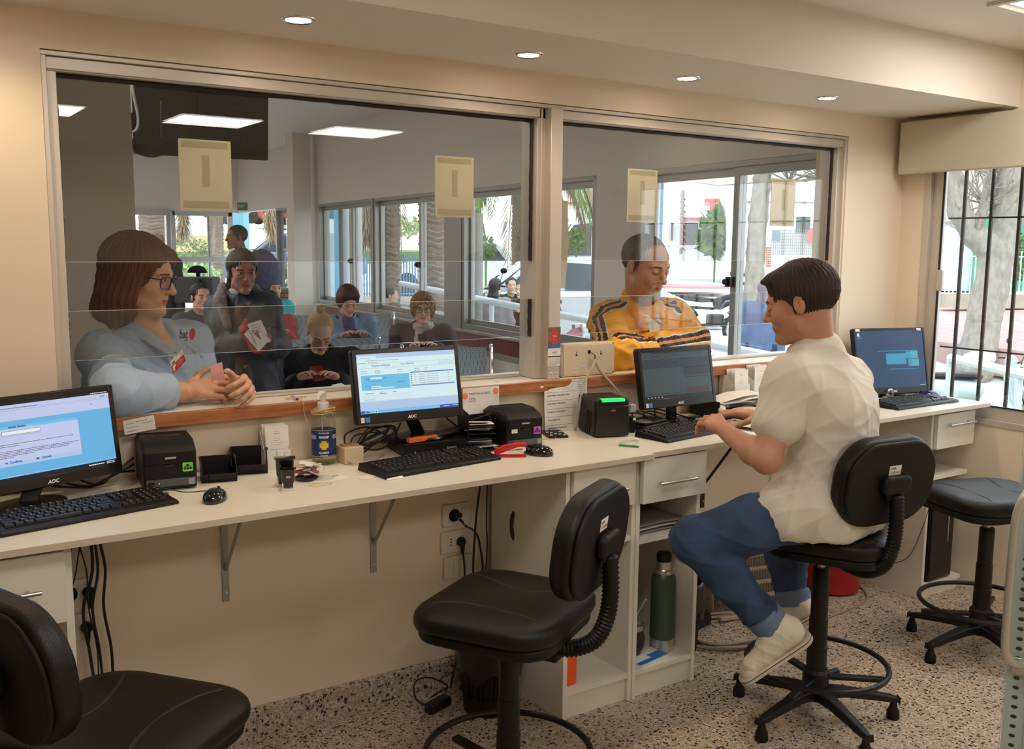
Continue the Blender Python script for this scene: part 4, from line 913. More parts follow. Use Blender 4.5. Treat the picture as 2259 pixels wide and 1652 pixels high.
# wall calendar on the mullion
t = thing('wall_calendar', 'small tear-off calendar for June hanging on the window mullion', 'calendar', (2.172, 2.942, 1.22)); T_ = frame((2.172, 2.9425, 1.222), 0, -.02)
M(T_).box(-.029, .029, .008, .072, 0, .0008).obj('picture', mat('calendar_art', (.30, .10, .05), .6, var=.9, vscale=60), t, smooth=False)
M(T_).prism(rrect(.026, .040, .010, cx=.002, cy=.036), .0008, .0014).obj('red_emblem', mat('calendar_red', (.72, .04, .03), .5), t, smooth=False)
m = M(); text(m, 'Coca', .009, T_, x=.002, y=.036, z=.0016, align='CENTER', shear=.3); text(m, 'Cola', .009, T_, x=.002, y=.027, z=.0016, align='CENTER', shear=.3) if False else None; m.obj('emblem_print', white, t, smooth=False)
M(T_).box(-.029, .029, -.008, .008, 0, .0010).obj('blue_strip', mat('calendar_blue', (.06, .12, .32), .5, var=.5, vscale=90), t, smooth=False)
M(T_).box(-.029, .029, -.076, -.008, 0, .003).obj('month_sheet', paper, t, smooth=False)
M(T_).box(-.029, .029, -.0415, -.037, .003, .0033).obj('weekday_bar', ink, t, smooth=False)
m = M(); text(m, 'JUNIO', .0082, T_, x=0, y=-.026, z=.0034, align='CENTER', bold=.02); text(m, '2017', .004, T_, x=0, y=-.033, z=.0034, align='CENTER')
dd = 1
for r_ in range(5):
    for c_ in range(7):
        if r_ == 0 and c_ < 3: continue
        if dd <= 30: text(m, str(dd), .0055, T_, x=-.0235+.0078*c_, y=-.0475-.0062*r_, z=.0034, align='CENTER', bold=.02)
        dd += 1
m.obj('date_print', ink, t, smooth=False)

# papers fixed to the wooden edge
def sheet(name, label, T_, w_, h, m_, cat='note', wave=0.0, lines=(), texts=(), nx=10, ny=10, im=ink, curl=0.0):
    t = thing(name, label, cat, T_.translation)
    vs = []; fs = []
    for j in range(ny+1):
        for i in range(nx+1):
            u, v = i/nx, j/ny; vs.append(((u-.5)*w_, (v-.5)*h, .0012+wave*math.sin(u*5+v*9)*.5+curl*(1-v)**2))
    for j in range(ny):
        for i in range(nx): a = j*(nx+1)+i; fs.append((a, a+1, a+nx+2, a+nx+1))
    s_ = M(T_).add(vs, fs).obj('sheet', m_, t, sharp=80)
    q = M()
    for (x, y, l, th, wd) in lines: scribble(q, x, y, l, th, T_, z=.0022+abs(wave), word=wd, gap=wd*.3)
    for (x, y, s__, sz, b_) in texts: text(q, s__, sz, T_, x=x, y=y, z=.0022+abs(wave), bold=b_)
    if q.v: q.obj('print', im, t, smooth=False)
    return t
T_ = frame((.655, 2.9165, 1.070), .0, .0) @ Matrix.Rotation(.11, 4, 'Z')
sheet('handwritten_note', 'small handwritten note taped on the wooden edge above the left printer', T_, .088, .042, paper, lines=[(-.035, .008, .02, .0012, .005), (-.008, .011, .03, .0015, .007), (.008, .004, .03, .0012, .004), (-.038, -.003, .035, .0012, .004), (-.038, -.014, .03, .0015, .004)])
T_ = frame((2.212, 2.914, .997), -.03, .06)
rows = []; tx = []
names = ['SALBUTAMOL', 'SALBUTAMOL | BECLOMETASONA', 'SALBUTAMOL | IPRATROPIO', 'BROMURO DE IPRATROPIO', 'FLUTICASONA 125', 'FLUTICASONA | SALMETEROL']
for k, nm in enumerate(names):
    y = .070-.031*k; tx.append((-.088, y, nm, .0066, .03)); rows += [(-.094, y-.018, .185, .0009, .5)]
    for j in range(3): rows.append((-.02 if len(nm) < 14 else .028, y+.004-.007*j, .05 if len(nm) < 14 else .012, .0006, .4)); rows.append((.055, y+.004-.007*j, .03, .0016, .004))
rows += [(-.094, .088, .185, .0009, .5)]
sheet('pinned_notice', 'large white printed notice pinned to the wooden edge beside the mullion', T_, .200, .192, paper, cat='notice', wave=.0022, lines=rows, texts=tx, nx=24, ny=16)
T_ = frame((1.826, 2.909, 1.048), -.02, .04)
t = sheet('handwritten_card', 'white card with orange corners and red and black handwriting above the paper tray', T_, .152, .094, paper, cat='note', texts=[(-.050, .022, 'PANTALLA GRAL', .0115, .0), (-.050, .004, 'CEML', .0115, .0)])
M(T_).box(-.052, -.022, -.001, .0005, .002, .0026).obj('underline', mat('red_ink', (.7, .06, .03), .6), t, smooth=False)
for x, y in ((-.066, .020), (.062, .030)): M(T_).lathe([(0, .0032), (.011, .0028), (.012, .002)], (x, y, 0), 9).obj('sticker_dot', mat('orange_sticker', (.95, .25, .08), .5), t, smooth=False)
tag(M().tube([(2.088, 2.912, 1.074), (2.101, 2.910, 1.076)], .0035, 8).obj('white_clip', white), 'tiny white clip stuck on the wooden edge left of the notice', 'clip')
tag(M().box(1.945, 1.96, 2.99, 2.998, 1.0965, 1.104).obj('white_pin', white, bevel=0.002), 'tiny white pin lying on the counter behind the card', 'pin')

# stackable black parts bins
def bin_(label, c, rz, w_=.10, d=.10, h=.062):
    t = thing('parts_bin', label, 'bin', (c[0], c[1], HD), 'black stacking bins'); T_ = flat((c[0], c[1], HD), rz); s_ = .0025
    TY = T_ @ Matrix(((0, 0, 1, 0), (1, 0, 0, 0), (0, 1, 0, 0), (0, 0, 0, 1)))
    sd = [(-d/2+.012, 0), (d/2, 0), (d/2, h), (-d*.05, h), (-d/2+.002, h*.50), (-d/2, h*.44)]
    for x in (-w_/2, w_/2-s_): M(TY).prism(sd, x, x+s_).obj('side_wall', black, t, bevel=0.0008)
    M(T_).box(-w_/2, w_/2, -d/2+.012, d/2, 0, .003).box(-w_/2, w_/2, d/2-.003, d/2, 0, h).obj('base', black, t, bevel=0.0008)
    M(T_).add([(-w_/2, -d/2+.012, 0), (w_/2, -d/2+.012, 0), (w_/2, -d/2, h*.44), (-w_/2, -d/2, h*.44), (-w_/2, -d/2+.015, 0), (w_/2, -d/2+.015, 0), (w_/2, -d/2+.003, h*.44), (-w_/2, -d/2+.003, h*.44)], [(0, 1, 2, 3), (5, 4, 7, 6), (3, 2, 6, 7)]).box(-w_*.3, w_*.3, -d/2-.002, -d/2+.004, h*.20, h*.42).obj('front_lip', black, t, bevel=0.001)
    M(T_).box(-w_/2-.003, -w_/2+.002, -d*.05, d/2, h-.004, h+.001).box(w_/2-.002, w_/2+.003, -d*.05, d/2, h-.004, h+.001).box(-w_/2, w_/2, d/2-.003, d/2+.003, h-.004, h+.001).obj('rim', shell, t, bevel=0.001)
bin_('small black parts bin right beside the left printer', (.855, 2.83), -.22)
bin_('small black parts bin left of the box of leaflets', (.965, 2.88), -.30, w_=.108, h=.070)

# leaflet box
def cardbox(label, c, rz, w_, d, h, hf, n, ph, txt=True, lean=.10, name='leaflet_box'):
    t = thing(name, label, 'box', (c[0], c[1], c[2])); T_ = flat(c, rz)
    TY = T_ @ Matrix(((0, 0, 1, 0), (1, 0, 0, 0), (0, 1, 0, 0), (0, 0, 0, 1)))
    sd = [(-d/2, 0), (d/2, 0), (d/2, h), (-d/2, hf)]
    for x in (-w_/2, w_/2-.001): M(TY).prism(sd, x, x+.001).obj('side_wall', paper, t, smooth=False)
    M(T_).box(-w_/2, w_/2, -d/2, -d/2+.001, 0, hf).obj('front_wall', paper, t, smooth=False); M(T_).box(-w_/2, w_/2, d/2-.001, d/2, 0, h).box(-w_/2, w_/2, -d/2, d/2, 0, .001).obj('back_wall', paper, t, smooth=False)
    for k in range(n):
        y = d/2-.004-(d-.01)*k/max(1, n-1); hh = ph*random.uniform(.97, 1.0); TT = T_ @ Matrix.Translation((random.uniform(-.003, .003), y, .002)) @ Matrix.Rotation(PI/2-lean+random.uniform(-.02, .02), 4, 'X')
        o = M(TT).box(-w_/2+.005, w_/2-.005, 0, hh, 0, .0012).obj('leaflet', paper, t, smooth=False)
        if k == n-1:
            q = M()
            for r_, (x, l, th) in enumerate([(-.012, .02, .001), (-.01, .018, .0022), (0, 0, 0), (-.01, .02, .001), (-.012, .022, .001), (-.024, .045, .001), (-.012, .022, .001), (0, 0, 0), (-.022, .044, .001), (-.008, .014, .001), (-.018, .032, .0018)]):
                if l: scribble(q, x, hh-.018-.007*r_, l, th, TT, z=.0016, word=.004, gap=.001)
            q.obj('print', mat('faint_ink', (.35, .3, .25), .7), o, smooth=False)
    return t, T_
t, T_ = cardbox('white cardboard box of leaflets standing against the wall left of the gel bottle', (1.055, 2.895, HD), -.13, .082, .06, .115, .060, 6, .135)
T3 = T_ @ Matrix.Translation((0, -.0305, 0)) @ Matrix.Rotation(PI/2, 4, 'X'); q = M()
for r_ in range(3): text(q, 'C', .018, T3, x=.018, y=.038-.017*r_, z=.0006)
text(q, 'LEANTIX', .006, T3 @ Matrix.Rotation(-PI/2, 4, 'Z'), x=-.058, y=-.004, bold=.02); q.obj('box_print', mat('faint_ink', (.35, .3, .25), .7), t, smooth=False)

# alcohol gel bottle
t = thing('gel_bottle', 'clear pump bottle of alcohol gel with a blue and yellow label', 'bottle', (1.205, 2.865, HD)); bc = V(1.205, 2.865, HD)
clear = glass('clear_bottle', (.93, .95, .94), .9, .03)
gelm = glass('gel_liquid', (.84, .87, .80), .5, .1)
M().lathe([(0, .001), (.034, .001), (.038, .005), (.0385, .02), (.0385, .135), (.037, .150), (.031, .163), (.022, .172), (.0165, .176), (.0165, .181)], bc, 36).obj('bottle_body', clear, t)
M().lathe([(0, .003), (.033, .003), (.0365, .008), (.0372, .105), (0, .105)], bc, 30).obj('gel', gelm, t)
M().lathe([(.0388, .028), (.0392, .028), (.0392, .112), (.0388, .112)], bc, 40).obj('label', mat('label_blue', (.012, .035, .14), .35), t)
lb = t.children[-1]
FCE = frame(bc, -.38)
def wrap(m_, x, y, z=0.0396): return (x)
def wraptxt(s_, size, yy, mname, mm, bold=.03, xx=0):
    q = M(); text(q, s_, size, None, align='CENTER', bold=bold); R_ = .0396; out = []
    for (a, b, c_) in q.v: th = (a+xx)/R_; p = FCE @ Vector((R_*math.sin(th), 0, R_*math.cos(th))); out.append((p[0], p[1], HD+b+yy))
    q.v = out; return q.obj(mname, mm, lb, smooth=False)
ylw = mat('label_yellow', (.75, .52, .03), .4)
def wrapbox(x0, x1, y0, y1, nm, mm, R_=.0395):
    q = M(); n = 10
    vs = []; fs = []
    for i in range(n+1):
        th = (x0+(x1-x0)*i/n)/R_
        for y in (y0, y1): p = FCE @ Vector((R_*math.sin(th), 0, R_*math.cos(th))); vs.append((p[0], p[1], HD+y))
    for i in range(n): fs.append((2*i, 2*i+2, 2*i+3, 2*i+1))
    q.add(vs, fs); return q.obj(nm, mm, lb)
wraptxt('Alcohol en Gel', .0055, .104, 'lettering', white); wraptxt('ANCAP', .0095, .089, 'lettering', white, .06); wraptxt('CLASICO', .0078, .040, 'lettering', white, .05); wraptxt('Higienizante', .0045, .032, 'lettering', white)
for o_ in (wrapbox(-.014, .014, .058, .074, 'yellow_cross', ylw), wrapbox(-.008, .008, .052, .080, 'yellow_cross', ylw, .03965)): pass
wrapbox(-.06, .06, .1125, .114, 'gold_line', mat('label_gold', (.5, .4, .15), .4)); wrapbox(-.055, -.026, .085, .098, 'silver_patch', mat('label_silver', (.35, .38, .42), .3)); wrapbox(.030, .055, .085, .098, 'silver_patch', mat('label_silver', (.35, .38, .42), .3)); wrapbox(-.05, .05, .0295, .031, 'gold_line', ylw)
p_ = M().lathe([(.0185, .176), (.0185, .197), (.016, .200), (.008, .201), (.0075, .210), (.009, .212), (.010, .228), (.0085, .232), (0, .233)], bc, 24).obj('pump_cap', white, t)
M().tube(spline([bc+V(0, 0, .226), bc+V(-.012, -.010, .229), bc+V(-.024, -.018, .220), bc+V(-.026, -.020, .212)], 5), [.0085]*5+[.007]*5+[.005]*6, 10).obj('nozzle', white, p_)
M().cyl(bc+V(-.008, -.01, .18), bc+V(-.010, -.012, .01), .0022, n=8).obj('dip_tube', mat('tube_grey', (.5, .5, .48), .3), t)
strm = mat('cream_string', (.68, .49, .25), .7)
for k in range(7):
    pts = []; r1 = .026+.006*random.random(); ph = random.random()*6; tz = random.uniform(.004, .010)
    for i in range(28): a = 2*PI*i/28; pts.append(bc+V((r1+.004*math.sin(2*a+ph))*math.cos(a)*1.15, (r1+.003*math.cos(a*3+ph))*math.sin(a), .176-.003*(k % 4)+tz*math.sin(a+ph)-(.010 if k % 3 == 0 else 0)*max(0, math.cos(a))))
    M().tube(pts, .0011, 6, closed=True).obj('string_loop', strm, t)
# pen with string on the counter
t = thing('pen_on_string', 'clear ballpoint pen tied with cream string on the counter edge', 'pen', (1.16, 2.97, 1.096)); a, b = AZ(641, 870, 1.102), AZ(655, 880, 1.102)
M().tube([a, a*.8+b*.2, b], [.0012, .004, .004], 8).obj('barrel', mat('clear_pen', (.55, .5, .55), .2), t); M().cyl(b, b+(b-a)*.06, .0042, n=8).obj('pen_cap', mat('violet_plastic', (.05, .02, .25), .3), t)
c_ = (a+b)/2
for k in range(2): M().tube([c_+V(.03*math.cos(i/20*2*PI)*(1+.15*k)+.008*k, .014*math.sin(i/20*2*PI)-.004, -.003+.001*k) for i in range(20)], .0010, 6, closed=True).obj('string_loop', strm, t)
M().tube(spline([c_+V(.01, -.015, -.004), (1.158, 2.915, 1.094), (1.160, 2.912, 1.06), (1.168, 2.900, 1.035), (1.185, 2.870, HD+.172)], 8), .0011, 6).obj('string', strm, t)

# self-inking stamps
def stamp(label, c, rz, s_=1.0, whitebase=True):
    t = thing('hand_stamp', label, 'stamp', c); T_ = flat(c, rz) @ Matrix.Scale(s_, 4)
    M(T_).box(-.022, .022, -.014, .014, 0, .006).box(-.020, -.016, -.012, .012, .006, .028).box(.016, .020, -.012, .012, .006, .028).box(-.016, .016, .008, .012, .006, .024).obj('stamp_base', white, t, bevel=0.001)
    M(T_).add([(-.021, -.013, .028), (.021, -.013, .028), (.021, .013, .028), (-.021, .013, .028), (-.023, -.015, .072), (.023, -.015, .072), (.023, .015, .072), (-.023, .015, .072), (-.004, -.0135, .010), (.004, -.0135, .010), (.004, .01, .010), (-.004, .01, .010)],
        [(7, 6, 5, 4), (0, 1, 5, 4), (1, 2, 6, 5), (2, 3, 7, 6), (3, 0, 4, 7), (0, 8, 9, 1), (1, 9, 10, 2), (2, 10, 11, 3), (3, 11, 8, 0), (11, 10, 9, 8)]).obj('stamp_body', glossb, t, bevel=0.004)
    M(T_).box(-.007, .008, -.0165, -.014, .042, .050).obj('stamp_window', mat('badge_grey', (.35, .35, .34), .4), t, bevel=0.001)
stamp('black self-inking stamp on a white base, nearest the desk edge', (.985, 2.605, HD), -.35, .85)
stamp('larger black self-inking stamp behind the small stamp', (.995, 2.655, HD), -.35, 1.15)

# dish with torn paper scraps, leaflet, rubber band
t = thing('scrap_dish', 'dark round dish beside the stamps', 'dish', (1.075, 2.69, HD)); M().lathe([(0, .001), (.03, .001), (.036, .008), (.034, .009), (.028, .004), (0, .004)], (1.075, 2.69, HD), 28).obj('dish', mat('dark_purple', (.05, .01, .025), .3), t)
scp = [mat('scrap_white', (.78, .72, .66), .7), mat('scrap_pink', (.62, .42, .38), .7), mat('scrap_red', (.45, .12, .12), .7)]
for k in range(22):
    a = random.random()*6.28; r_ = random.uniform(0, .042); z = HD+.010+.0016*k; w_ = random.uniform(.008, .013); l = random.uniform(.02, .035)
    TT = flat((1.085+r_*math.cos(a), 2.70+r_*.8*math.sin(a), z), random.random()*6.28) @ Matrix.Rotation(random.uniform(-.35, .35), 4, 'X') @ Matrix.Rotation(random.uniform(-.25, .25), 4, 'Y')
    o = M(TT).add([(-l, -w_, 0), (0, -w_*.8, .003), (l, -w_, 0), (l*.9, w_, .002), (0, w_*1.1, .004), (-l*1.05, w_*.8, .001)], [(0, 1, 4, 5), (1, 2, 3, 4)]).obj('paper_scrap', scp[0 if k % 4 else random.choice([1, 2])])
    tag(o, '%s torn paper scrap %s the heap on the dark dish' % ('white' if k % 4 else 'pinkish', 'at the bottom of' if k < 7 else 'in the middle of' if k < 15 else 'on top of'), 'paper', 'paper scraps on the dish')
T_ = flat((1.135, 2.655, HD+.0008), .25)
t = thing('printed_slip', 'printed white slip lying flat before the paper scraps', 'paper', (1.135, 2.655, HD)); M(T_).box(-.055, .055, -.030, .030, 0, .0006).obj('slip', paper, t, smooth=False)
q = M(); [scribble(q, -.045, .018-.006*k, .06, .0016, T_, z=.0012, word=.005) for k in range(6)]
for k in range(9): plane(q, .02+.003*k, .0215+.003*k, .012, .024, T_, .0012)
q.obj('print', mat('faint_ink', (.35, .3, .25), .7), t, smooth=False)
tag(M().tube([V(1.085+.034*math.cos(a/24*6.283), 2.605+.016*math.sin(a/24*6.283), HD+.0022) for a in range(24)], .0011, 6, closed=True).obj('rubber_band', strm), 'thin cream rubber band on the desk near the edge', 'rubber band')
tag(M(flat((1.30, 2.553, HD+.001), .08)).add([(-.03, -.004, 0), (.03, -.002, 0), (.028, .005, .006), (-.028, .003, .004), (-.03, .0, .0), (.03, .002, 0)], [(0, 1, 2, 3), (3, 2, 5, 4)]).obj('folded_slip', paper), 'narrow folded white slip before the middle keyboard', 'paper')
tag(M(flat((1.245, 2.62, HD+.0006), .5)).box(-.03, .03, -.02, .02, 0, .0005).obj('loose_sheet', paper), 'thin loose sheet under the left end of the middle keyboard', 'paper')
# cream switch box with grey lead
t = thing('switch_box', 'cream plastic two-button box beside the gel bottle', 'box', (1.285, 2.845, HD)); T_ = flat((1.283, 2.838, HD), .05)
M(T_).box(-.034, .034, -.032, .032, 0, .055).obj('box_body', mat('yellowed_plastic', (.66, .53, .33), .4), t, bevel=0.004, seg=3)
for x in (-.015, .015): M(T_).box(x-.0135, x+.0135, -.012, .018, .055, .060).obj('button', mat('button_brown', (.36, .22, .14), .4), t, bevel=0.0015)
cable('grey lead from the cream two-button box', [(1.262, 2.806, HD+.012), (1.27, 2.78, HD+.008), (1.32, 2.79, HD+.006), (1.38, 2.83, HD+.006), (1.42, 2.87, HD+.006)], .0035, gcab, name='lead')
# cables tangled behind the middle keyboard: one coil
lab4 = ['topmost loop of black cable left of the mini computer', 'wide loop of black cable behind the cream two-button box', 'black cable looping low behind the middle keyboard', 'thin black cable arching from the cream box to the monitor', 'second thin black arc above the cream two-button box', 'thick black cable loop beside the black mini computer']
cb = V(1.40, 2.89, HD)
for k in range(6):
    ph = random.random()*6; pts = []
    if k in (3, 4): pts = [(1.275+.02*(k-3), 2.86, HD+.055), (1.29+.03*(k-3), 2.88, HD+.075+.01*(4-k)), (1.36+.02*(k-3), 2.88, HD+.10-.02*(k-3)), (1.43, 2.89, HD+.07), (1.47, 2.9, HD+.05), (1.50, 2.90, HD+.10)]
    else:
        for i in range(14): a = i/14*2*PI*1.35+ph; pts.append(cb+V((.062+.018*math.sin(ph+i))*math.cos(a), .035*math.sin(a), .010+.018*(k % 3)+.022*(1+math.sin(a*1.3+ph))))
    cable(lab4[k], pts, .0028 if k != 5 else .004, group='tangled cables at the middle monitor', name='signal_cable')
cable('black power lead with a ferrite bead behind the middle monitor', [(1.64, 2.90, 1.04), (1.66, 2.9, 1.02), (1.69, 2.905, .99), (1.73, 2.9, .955), (1.75, 2.88, HD+.006), (1.78, 2.90, HD+.005)], .0028, name='power_lead')
for i_, (x, z) in enumerate(((.30, .97), (.40, .955), (.50, .95))): cable(['black lead sagging behind the left monitor base', 'black lead running from the left monitor to its printer, upper', 'black lead running from the left monitor to its printer, lower'][i_], [(.25+.06*i_, 2.93, 1.0), (.38+.05*i_, 2.93, .93), (.48+.03*i_, 2.92, HD+.006), (.54+.02*i_, 2.91, HD+.012+.012*i_), (.64, 2.94, .97-.02*i_)], .0032, name='signal_cable')
# mini computer under the monitor, with marker
t = thing('mini_computer', 'flat black mini computer under the middle monitor', 'computer', (1.58, 2.87, HD)); T_ = flat((1.595, 2.875, HD), -.12)
M(T_).box(-.125, .125, -.085, .085, .003, .046).obj('computer_case', black, t, bevel=0.004)
T3 = T_ @ Matrix.Translation((0, -.0855, 0)) @ Matrix.Rotation(PI/2, 4, 'X'); q = M(); text(q, 'Sumatra', .011, T3, x=.028, y=.018, bold=.02, shear=.3); q.obj('brand_mark', mat('badge_grey', (.35, .35, .34), .4), t, smooth=False)
M(T3).lathe([(0, .002), (.0035, .002), (.004, 0)], (-.085, .014, 0), 12).obj('power_button', steel, t)
t = thing('highlighter', 'orange highlighter pen lying before the monitor base', 'marker', (1.555, 2.80, HD+.047)); T_ = flat((1.53, 2.808, HD+.0565), .10)
om = mat('orange_plastic', (.95, .16, .02), .35, emit=(.9, .12, .0), es=.0)
M(T_).box(-.056, .020, -.0095, .0095, -.0085, .0085).obj('barrel', om, t, bevel=0.003); M(T_).box(.018, .060, -.0085, .0085, -.0075, .0075).obj('marker_cap', om, t, bevel=0.003)
tag(M(flat((1.665, 2.86, HD+.052), .35)).prism([(-.12, -.01), (-.02, -.03), (.085, -.022), (.085, .028), (-.04, .03)], 0, .012).obj('leather_pouch', mat('black_pouch', (.008, .007, .007), .5), bevel=0.005), 'flat black pouch lying on the mini computer right of the monitor base', 'pouch')
# letter tray with papers
t = thing('letter_tray', 'black two-level letter tray between the middle monitor and printer', 'tray', (1.76, 2.83, HD)); T_ = flat((1.765, 2.845, HD), -.35)
for z in (.0, .055):
    M(T_).box(-.045, .05, -.10, .09, z+.004, z+.007).box(-.047, -.044, -.09, .09, z, z+.05).box(.049, .052, -.02, .09, z, z+.05).box(-.045, .05, .087, .09, z, z+.05).obj('tray_level', black, t, bevel=0.001)
M(T_).box(-.048, -.042, -.09, .02, 0, .13).obj('tray_side', black, t, bevel=0.004)
for k in range(11):
    up = k < 6; z = (.064 if up else .008)+.0045*(k if up else k-6); TT = T_ @ Matrix.Translation((random.uniform(-.006, .008), -.02+random.uniform(-.015, .012), z)) @ Matrix.Rotation(random.uniform(-.25, .2), 4, 'Z') @ Matrix.Rotation(-.10-.03*(k % 5), 4, 'X')
    o = M(TT).add([(-.042, -.085, 0), (.042, -.085, .002), (.042, 0, .004), (-.042, 0, .002), (.040, .07, 0), (-.042, .07, 0)], [(0, 1, 2, 3), (3, 2, 4, 5)])
    o = o.obj('slip_of_paper', paper if k not in (2, 8) else mat('grey_paper', (.45, .44, .42), .7)); tag(o, ('%s slip of the %s heap in the black letter tray' % (['lowest', 'second', 'grey third', 'fourth', 'fifth', 'topmost'][k if up else k-6], 'upper' if up else 'lower')), 'paper', 'slips in the upper tray' if up else 'slips in the lower tray')
tag(M().tube([T_ @ Vector((-.03, -.05, .10)), T_ @ Vector((.04, -.06, .125))], .003, 8).obj('dark_pen', black), 'dark pen resting on the slips in the upper tray', 'pen')
# staplers
def stapler(label, c, rz, m1, m2, s_=1.0):
    t = thing('stapler', label, 'stapler', c); T_ = flat(c, rz) @ Matrix.Scale(s_, 4)
    M(T_).prism([(-.045, -.012), (.05, -.013), (.058, -.008), (.058, .008), (.05, .013), (-.045, .012)], 0, .006).box(.02, .052, -.006, .006, .006, .008).obj('stapler_base', m1, t, bevel=0.002)
    TY = T_ @ Matrix(((1, 0, 0, 0), (0, 0, -1, 0), (0, 1, 0, 0), (0, 0, 0, 1)))
    M(TY).prism([(-.048, .004), (-.03, .012), (.03, .034), (.056, .036), (.058, .046), (.03, .050), (-.02, .040), (-.05, .022)], -.009, .009).obj('stapler_arm', m2, t, bevel=0.003)
    M(TY).prism([(-.03, .018), (.052, .030), (.052, .036), (-.03, .028)], -.006, .006).box(.044, .056, .020, .034, -.007, .007).obj('magazine', chrome, t, bevel=0.001)
redp = mat('red_plastic', (.60, .012, .02), .3)
stapler('bright red stapler right of the middle keyboard', (1.765, 2.635, HD), -.55, redp, redp)
stapler('small white and green stapler before the square printer', (2.215, 2.555, HD), -1.0, mat('green_plastic', (.03, .30, .10), .4), white, .7)
# calculator with rubber band
t = thing('calculator', 'small black calculator below the pinned notice', 'calculator', (2.12, 2.855, HD)); T_ = flat((2.115, 2.855, HD), -.35)
M(T_).prism(rrect(.075, .12, .006), .001, .009).obj('calculator_body', black, t, bevel=0.002)
for r_ in range(5):
    for c_ in range(5): M(T_).box(-.030+.0125*c_, -.021+.0125*c_, -.052+.014*r_, -.043+.014*r_, .009, .0115).obj('key', keyc if (r_+c_) % 4 else white, t, smooth=False)
tag(M().tube([V(2.055+.026*math.cos(a/24*6.283), 2.80+.018*math.sin(a/24*6.283), HD+.0022+.002*math.sin(a)) for a in range(24)], .0011, 6, closed=True).obj('rubber_band', strm), 'cream rubber band beside the calculator at the printer', 'rubber band')
# gadgets by the right monitor
t = thing('external_drive', 'black optical drive and hub stacked behind the right keyboard', 'drive', (2.50, 2.80, HD)); T_ = flat((2.51, 2.79, HD), .25)
M(T_).box(-.085, .085, -.055, .06, .002, .022).box(-.07, .075, -.045, .055, .022, .032).obj('drive_case', black, t, bevel=0.004); M(T_).lathe([(0, .034), (.022, .034), (.028, .036), (.032, .033), (.03, .03)], (-.045, -.018, 0), 20).obj('coaster', mat('strip_grey', (.09, .10, .10), .35), t)
t = thing('usb_hub', 'black upright hub with grey cap beside the square printer', 'hub', (2.405, 2.75, HD)); M(flat((2.400, 2.748, HD), -.3)).box(-.010, .010, -.012, .012, 0, .062).obj('hub_body', black, t, bevel=0.002); M(flat((2.400, 2.748, HD+.078), -.3)).box(-.012, .012, -.01, .012, 0, .03).obj('hub_cap', mat('light_grey_plastic', (.45, .45, .45), .4), t, bevel=0.003)
M(flat((2.400, 2.736, HD), -.3)).ball((0, -.002, .052), .006, 8).obj('white_button', white, t)
lab5 = ['black cable looping between the square printer and right monitor', 'thin black cable arching under the right monitor', 'black cable lying behind the right keyboard', 'black cable crossing behind the right monitor stand', 'grey cable running along the desk to the scanner', 'thin black cable running towards the hand']
for k in range(6):
    x = 2.42+.06*k
    pts = [(x, 2.83, HD+.01), (x+.03, 2.87, HD+.04+.01*(k % 2)), (x+.09, 2.84+.02*(k % 3), HD+.05-.01*k*.5), (x+.14, 2.80, HD+.02), (x+.20, 2.84, HD+.008), (x+.26, 2.80+.015*k*.5, HD+.006)]
    if k == 4: pts = [(2.62, 2.74, HD+.006), (2.74, 2.75, HD+.012), (2.84, 2.73, HD+.01), (2.90, 2.68, HD+.008)]
    if k == 5: pts = [(2.66, 2.80, HD+.006), (2.72, 2.72, HD+.02), (2.80, 2.69, HD+.012), (2.88, 2.67, HD+.012)]
    cable(lab5[k], pts, .0028 if k != 4 else .004, gcab if k == 4 else None, group='tangled cables at the right monitor', name='signal_cable')
# black document tray, papers, card boxes
t = thing('document_tray', 'black open tray of papers right of the dim monitor', 'tray', (3.06, 2.84, HD)); T_ = flat((3.02, 2.84, HD), -.10)
M(T_).box(-.14, .14, -.10, .09, .002, .006).box(-.14, -.135, -.10, .09, .002, .075).box(.135, .14, -.10, .09, .002, .075).box(-.14, .14, .085, .09, .002, .075).box(-.14, .14, -.10, -.095, .002, .035).obj('tray_body', black, t, bevel=0.002)
M(T_).tube(spline([(-.14, .09, .078), (-.14, -.02, .078), (-.135, -.09, .06), (-.13, -.10, .03)], 5), .003, 6).obj('tray_rim', shell, t)
for k in range(6):
    TT = T_ @ Matrix.Translation((.03*math.sin(k*2), -.05+.02*math.cos(k), .04+.008*k)) @ Matrix.Rotation(-.12+.1*math.sin(k*3), 4, 'Z') @ Matrix.Rotation(.12*math.sin(k), 4, 'Y')
    o = M(TT).add([(-.11, -.05, 0), (0, -.055, .01), (.11, -.05, .004), (.11, .05, .006), (0, .05, .016), (-.11, .05, .004)], [(0, 1, 4, 5), (1, 2, 3, 4)]).obj('loose_sheet', paper if k != 3 else mat('grey_paper', (.45, .44, .42), .7)); tag(o, ['lowest sheet in the black tray beside the man', 'second sheet up in the black tray beside the man', 'third sheet up in the black tray beside the man', 'grey sheet amid the heap in the black tray beside the man', 'sheet just under the top of the heap beside the man', 'topmost crumpled sheet on the black tray beside the man'][k], 'paper', 'sheets on the right tray')
t, T_ = cardbox('white card box of leaflets under the counter behind the dim monitor', (3.115, 2.905, HD+.045), .02, .095, .09, .135, .070, 7, .135, lean=.05)
T3 = T_ @ Matrix.Translation((0, -.0462, 0)) @ Matrix.Rotation(PI/2, 4, 'X'); q = M(T3)
q.box(-.035, .035, .036, .0375, .0002, .0008).box(-.035, .035, .008, .0095, .0002, .0008).box(-.035, -.0335, .008, .0375, .0002, .0008).box(.0335, .035, .008, .0375, .0002, .0008); text(q, 'Formas de', .008, None, x=-.026, y=.019, bold=.03); q.obj('box_label', ink, t, smooth=False)
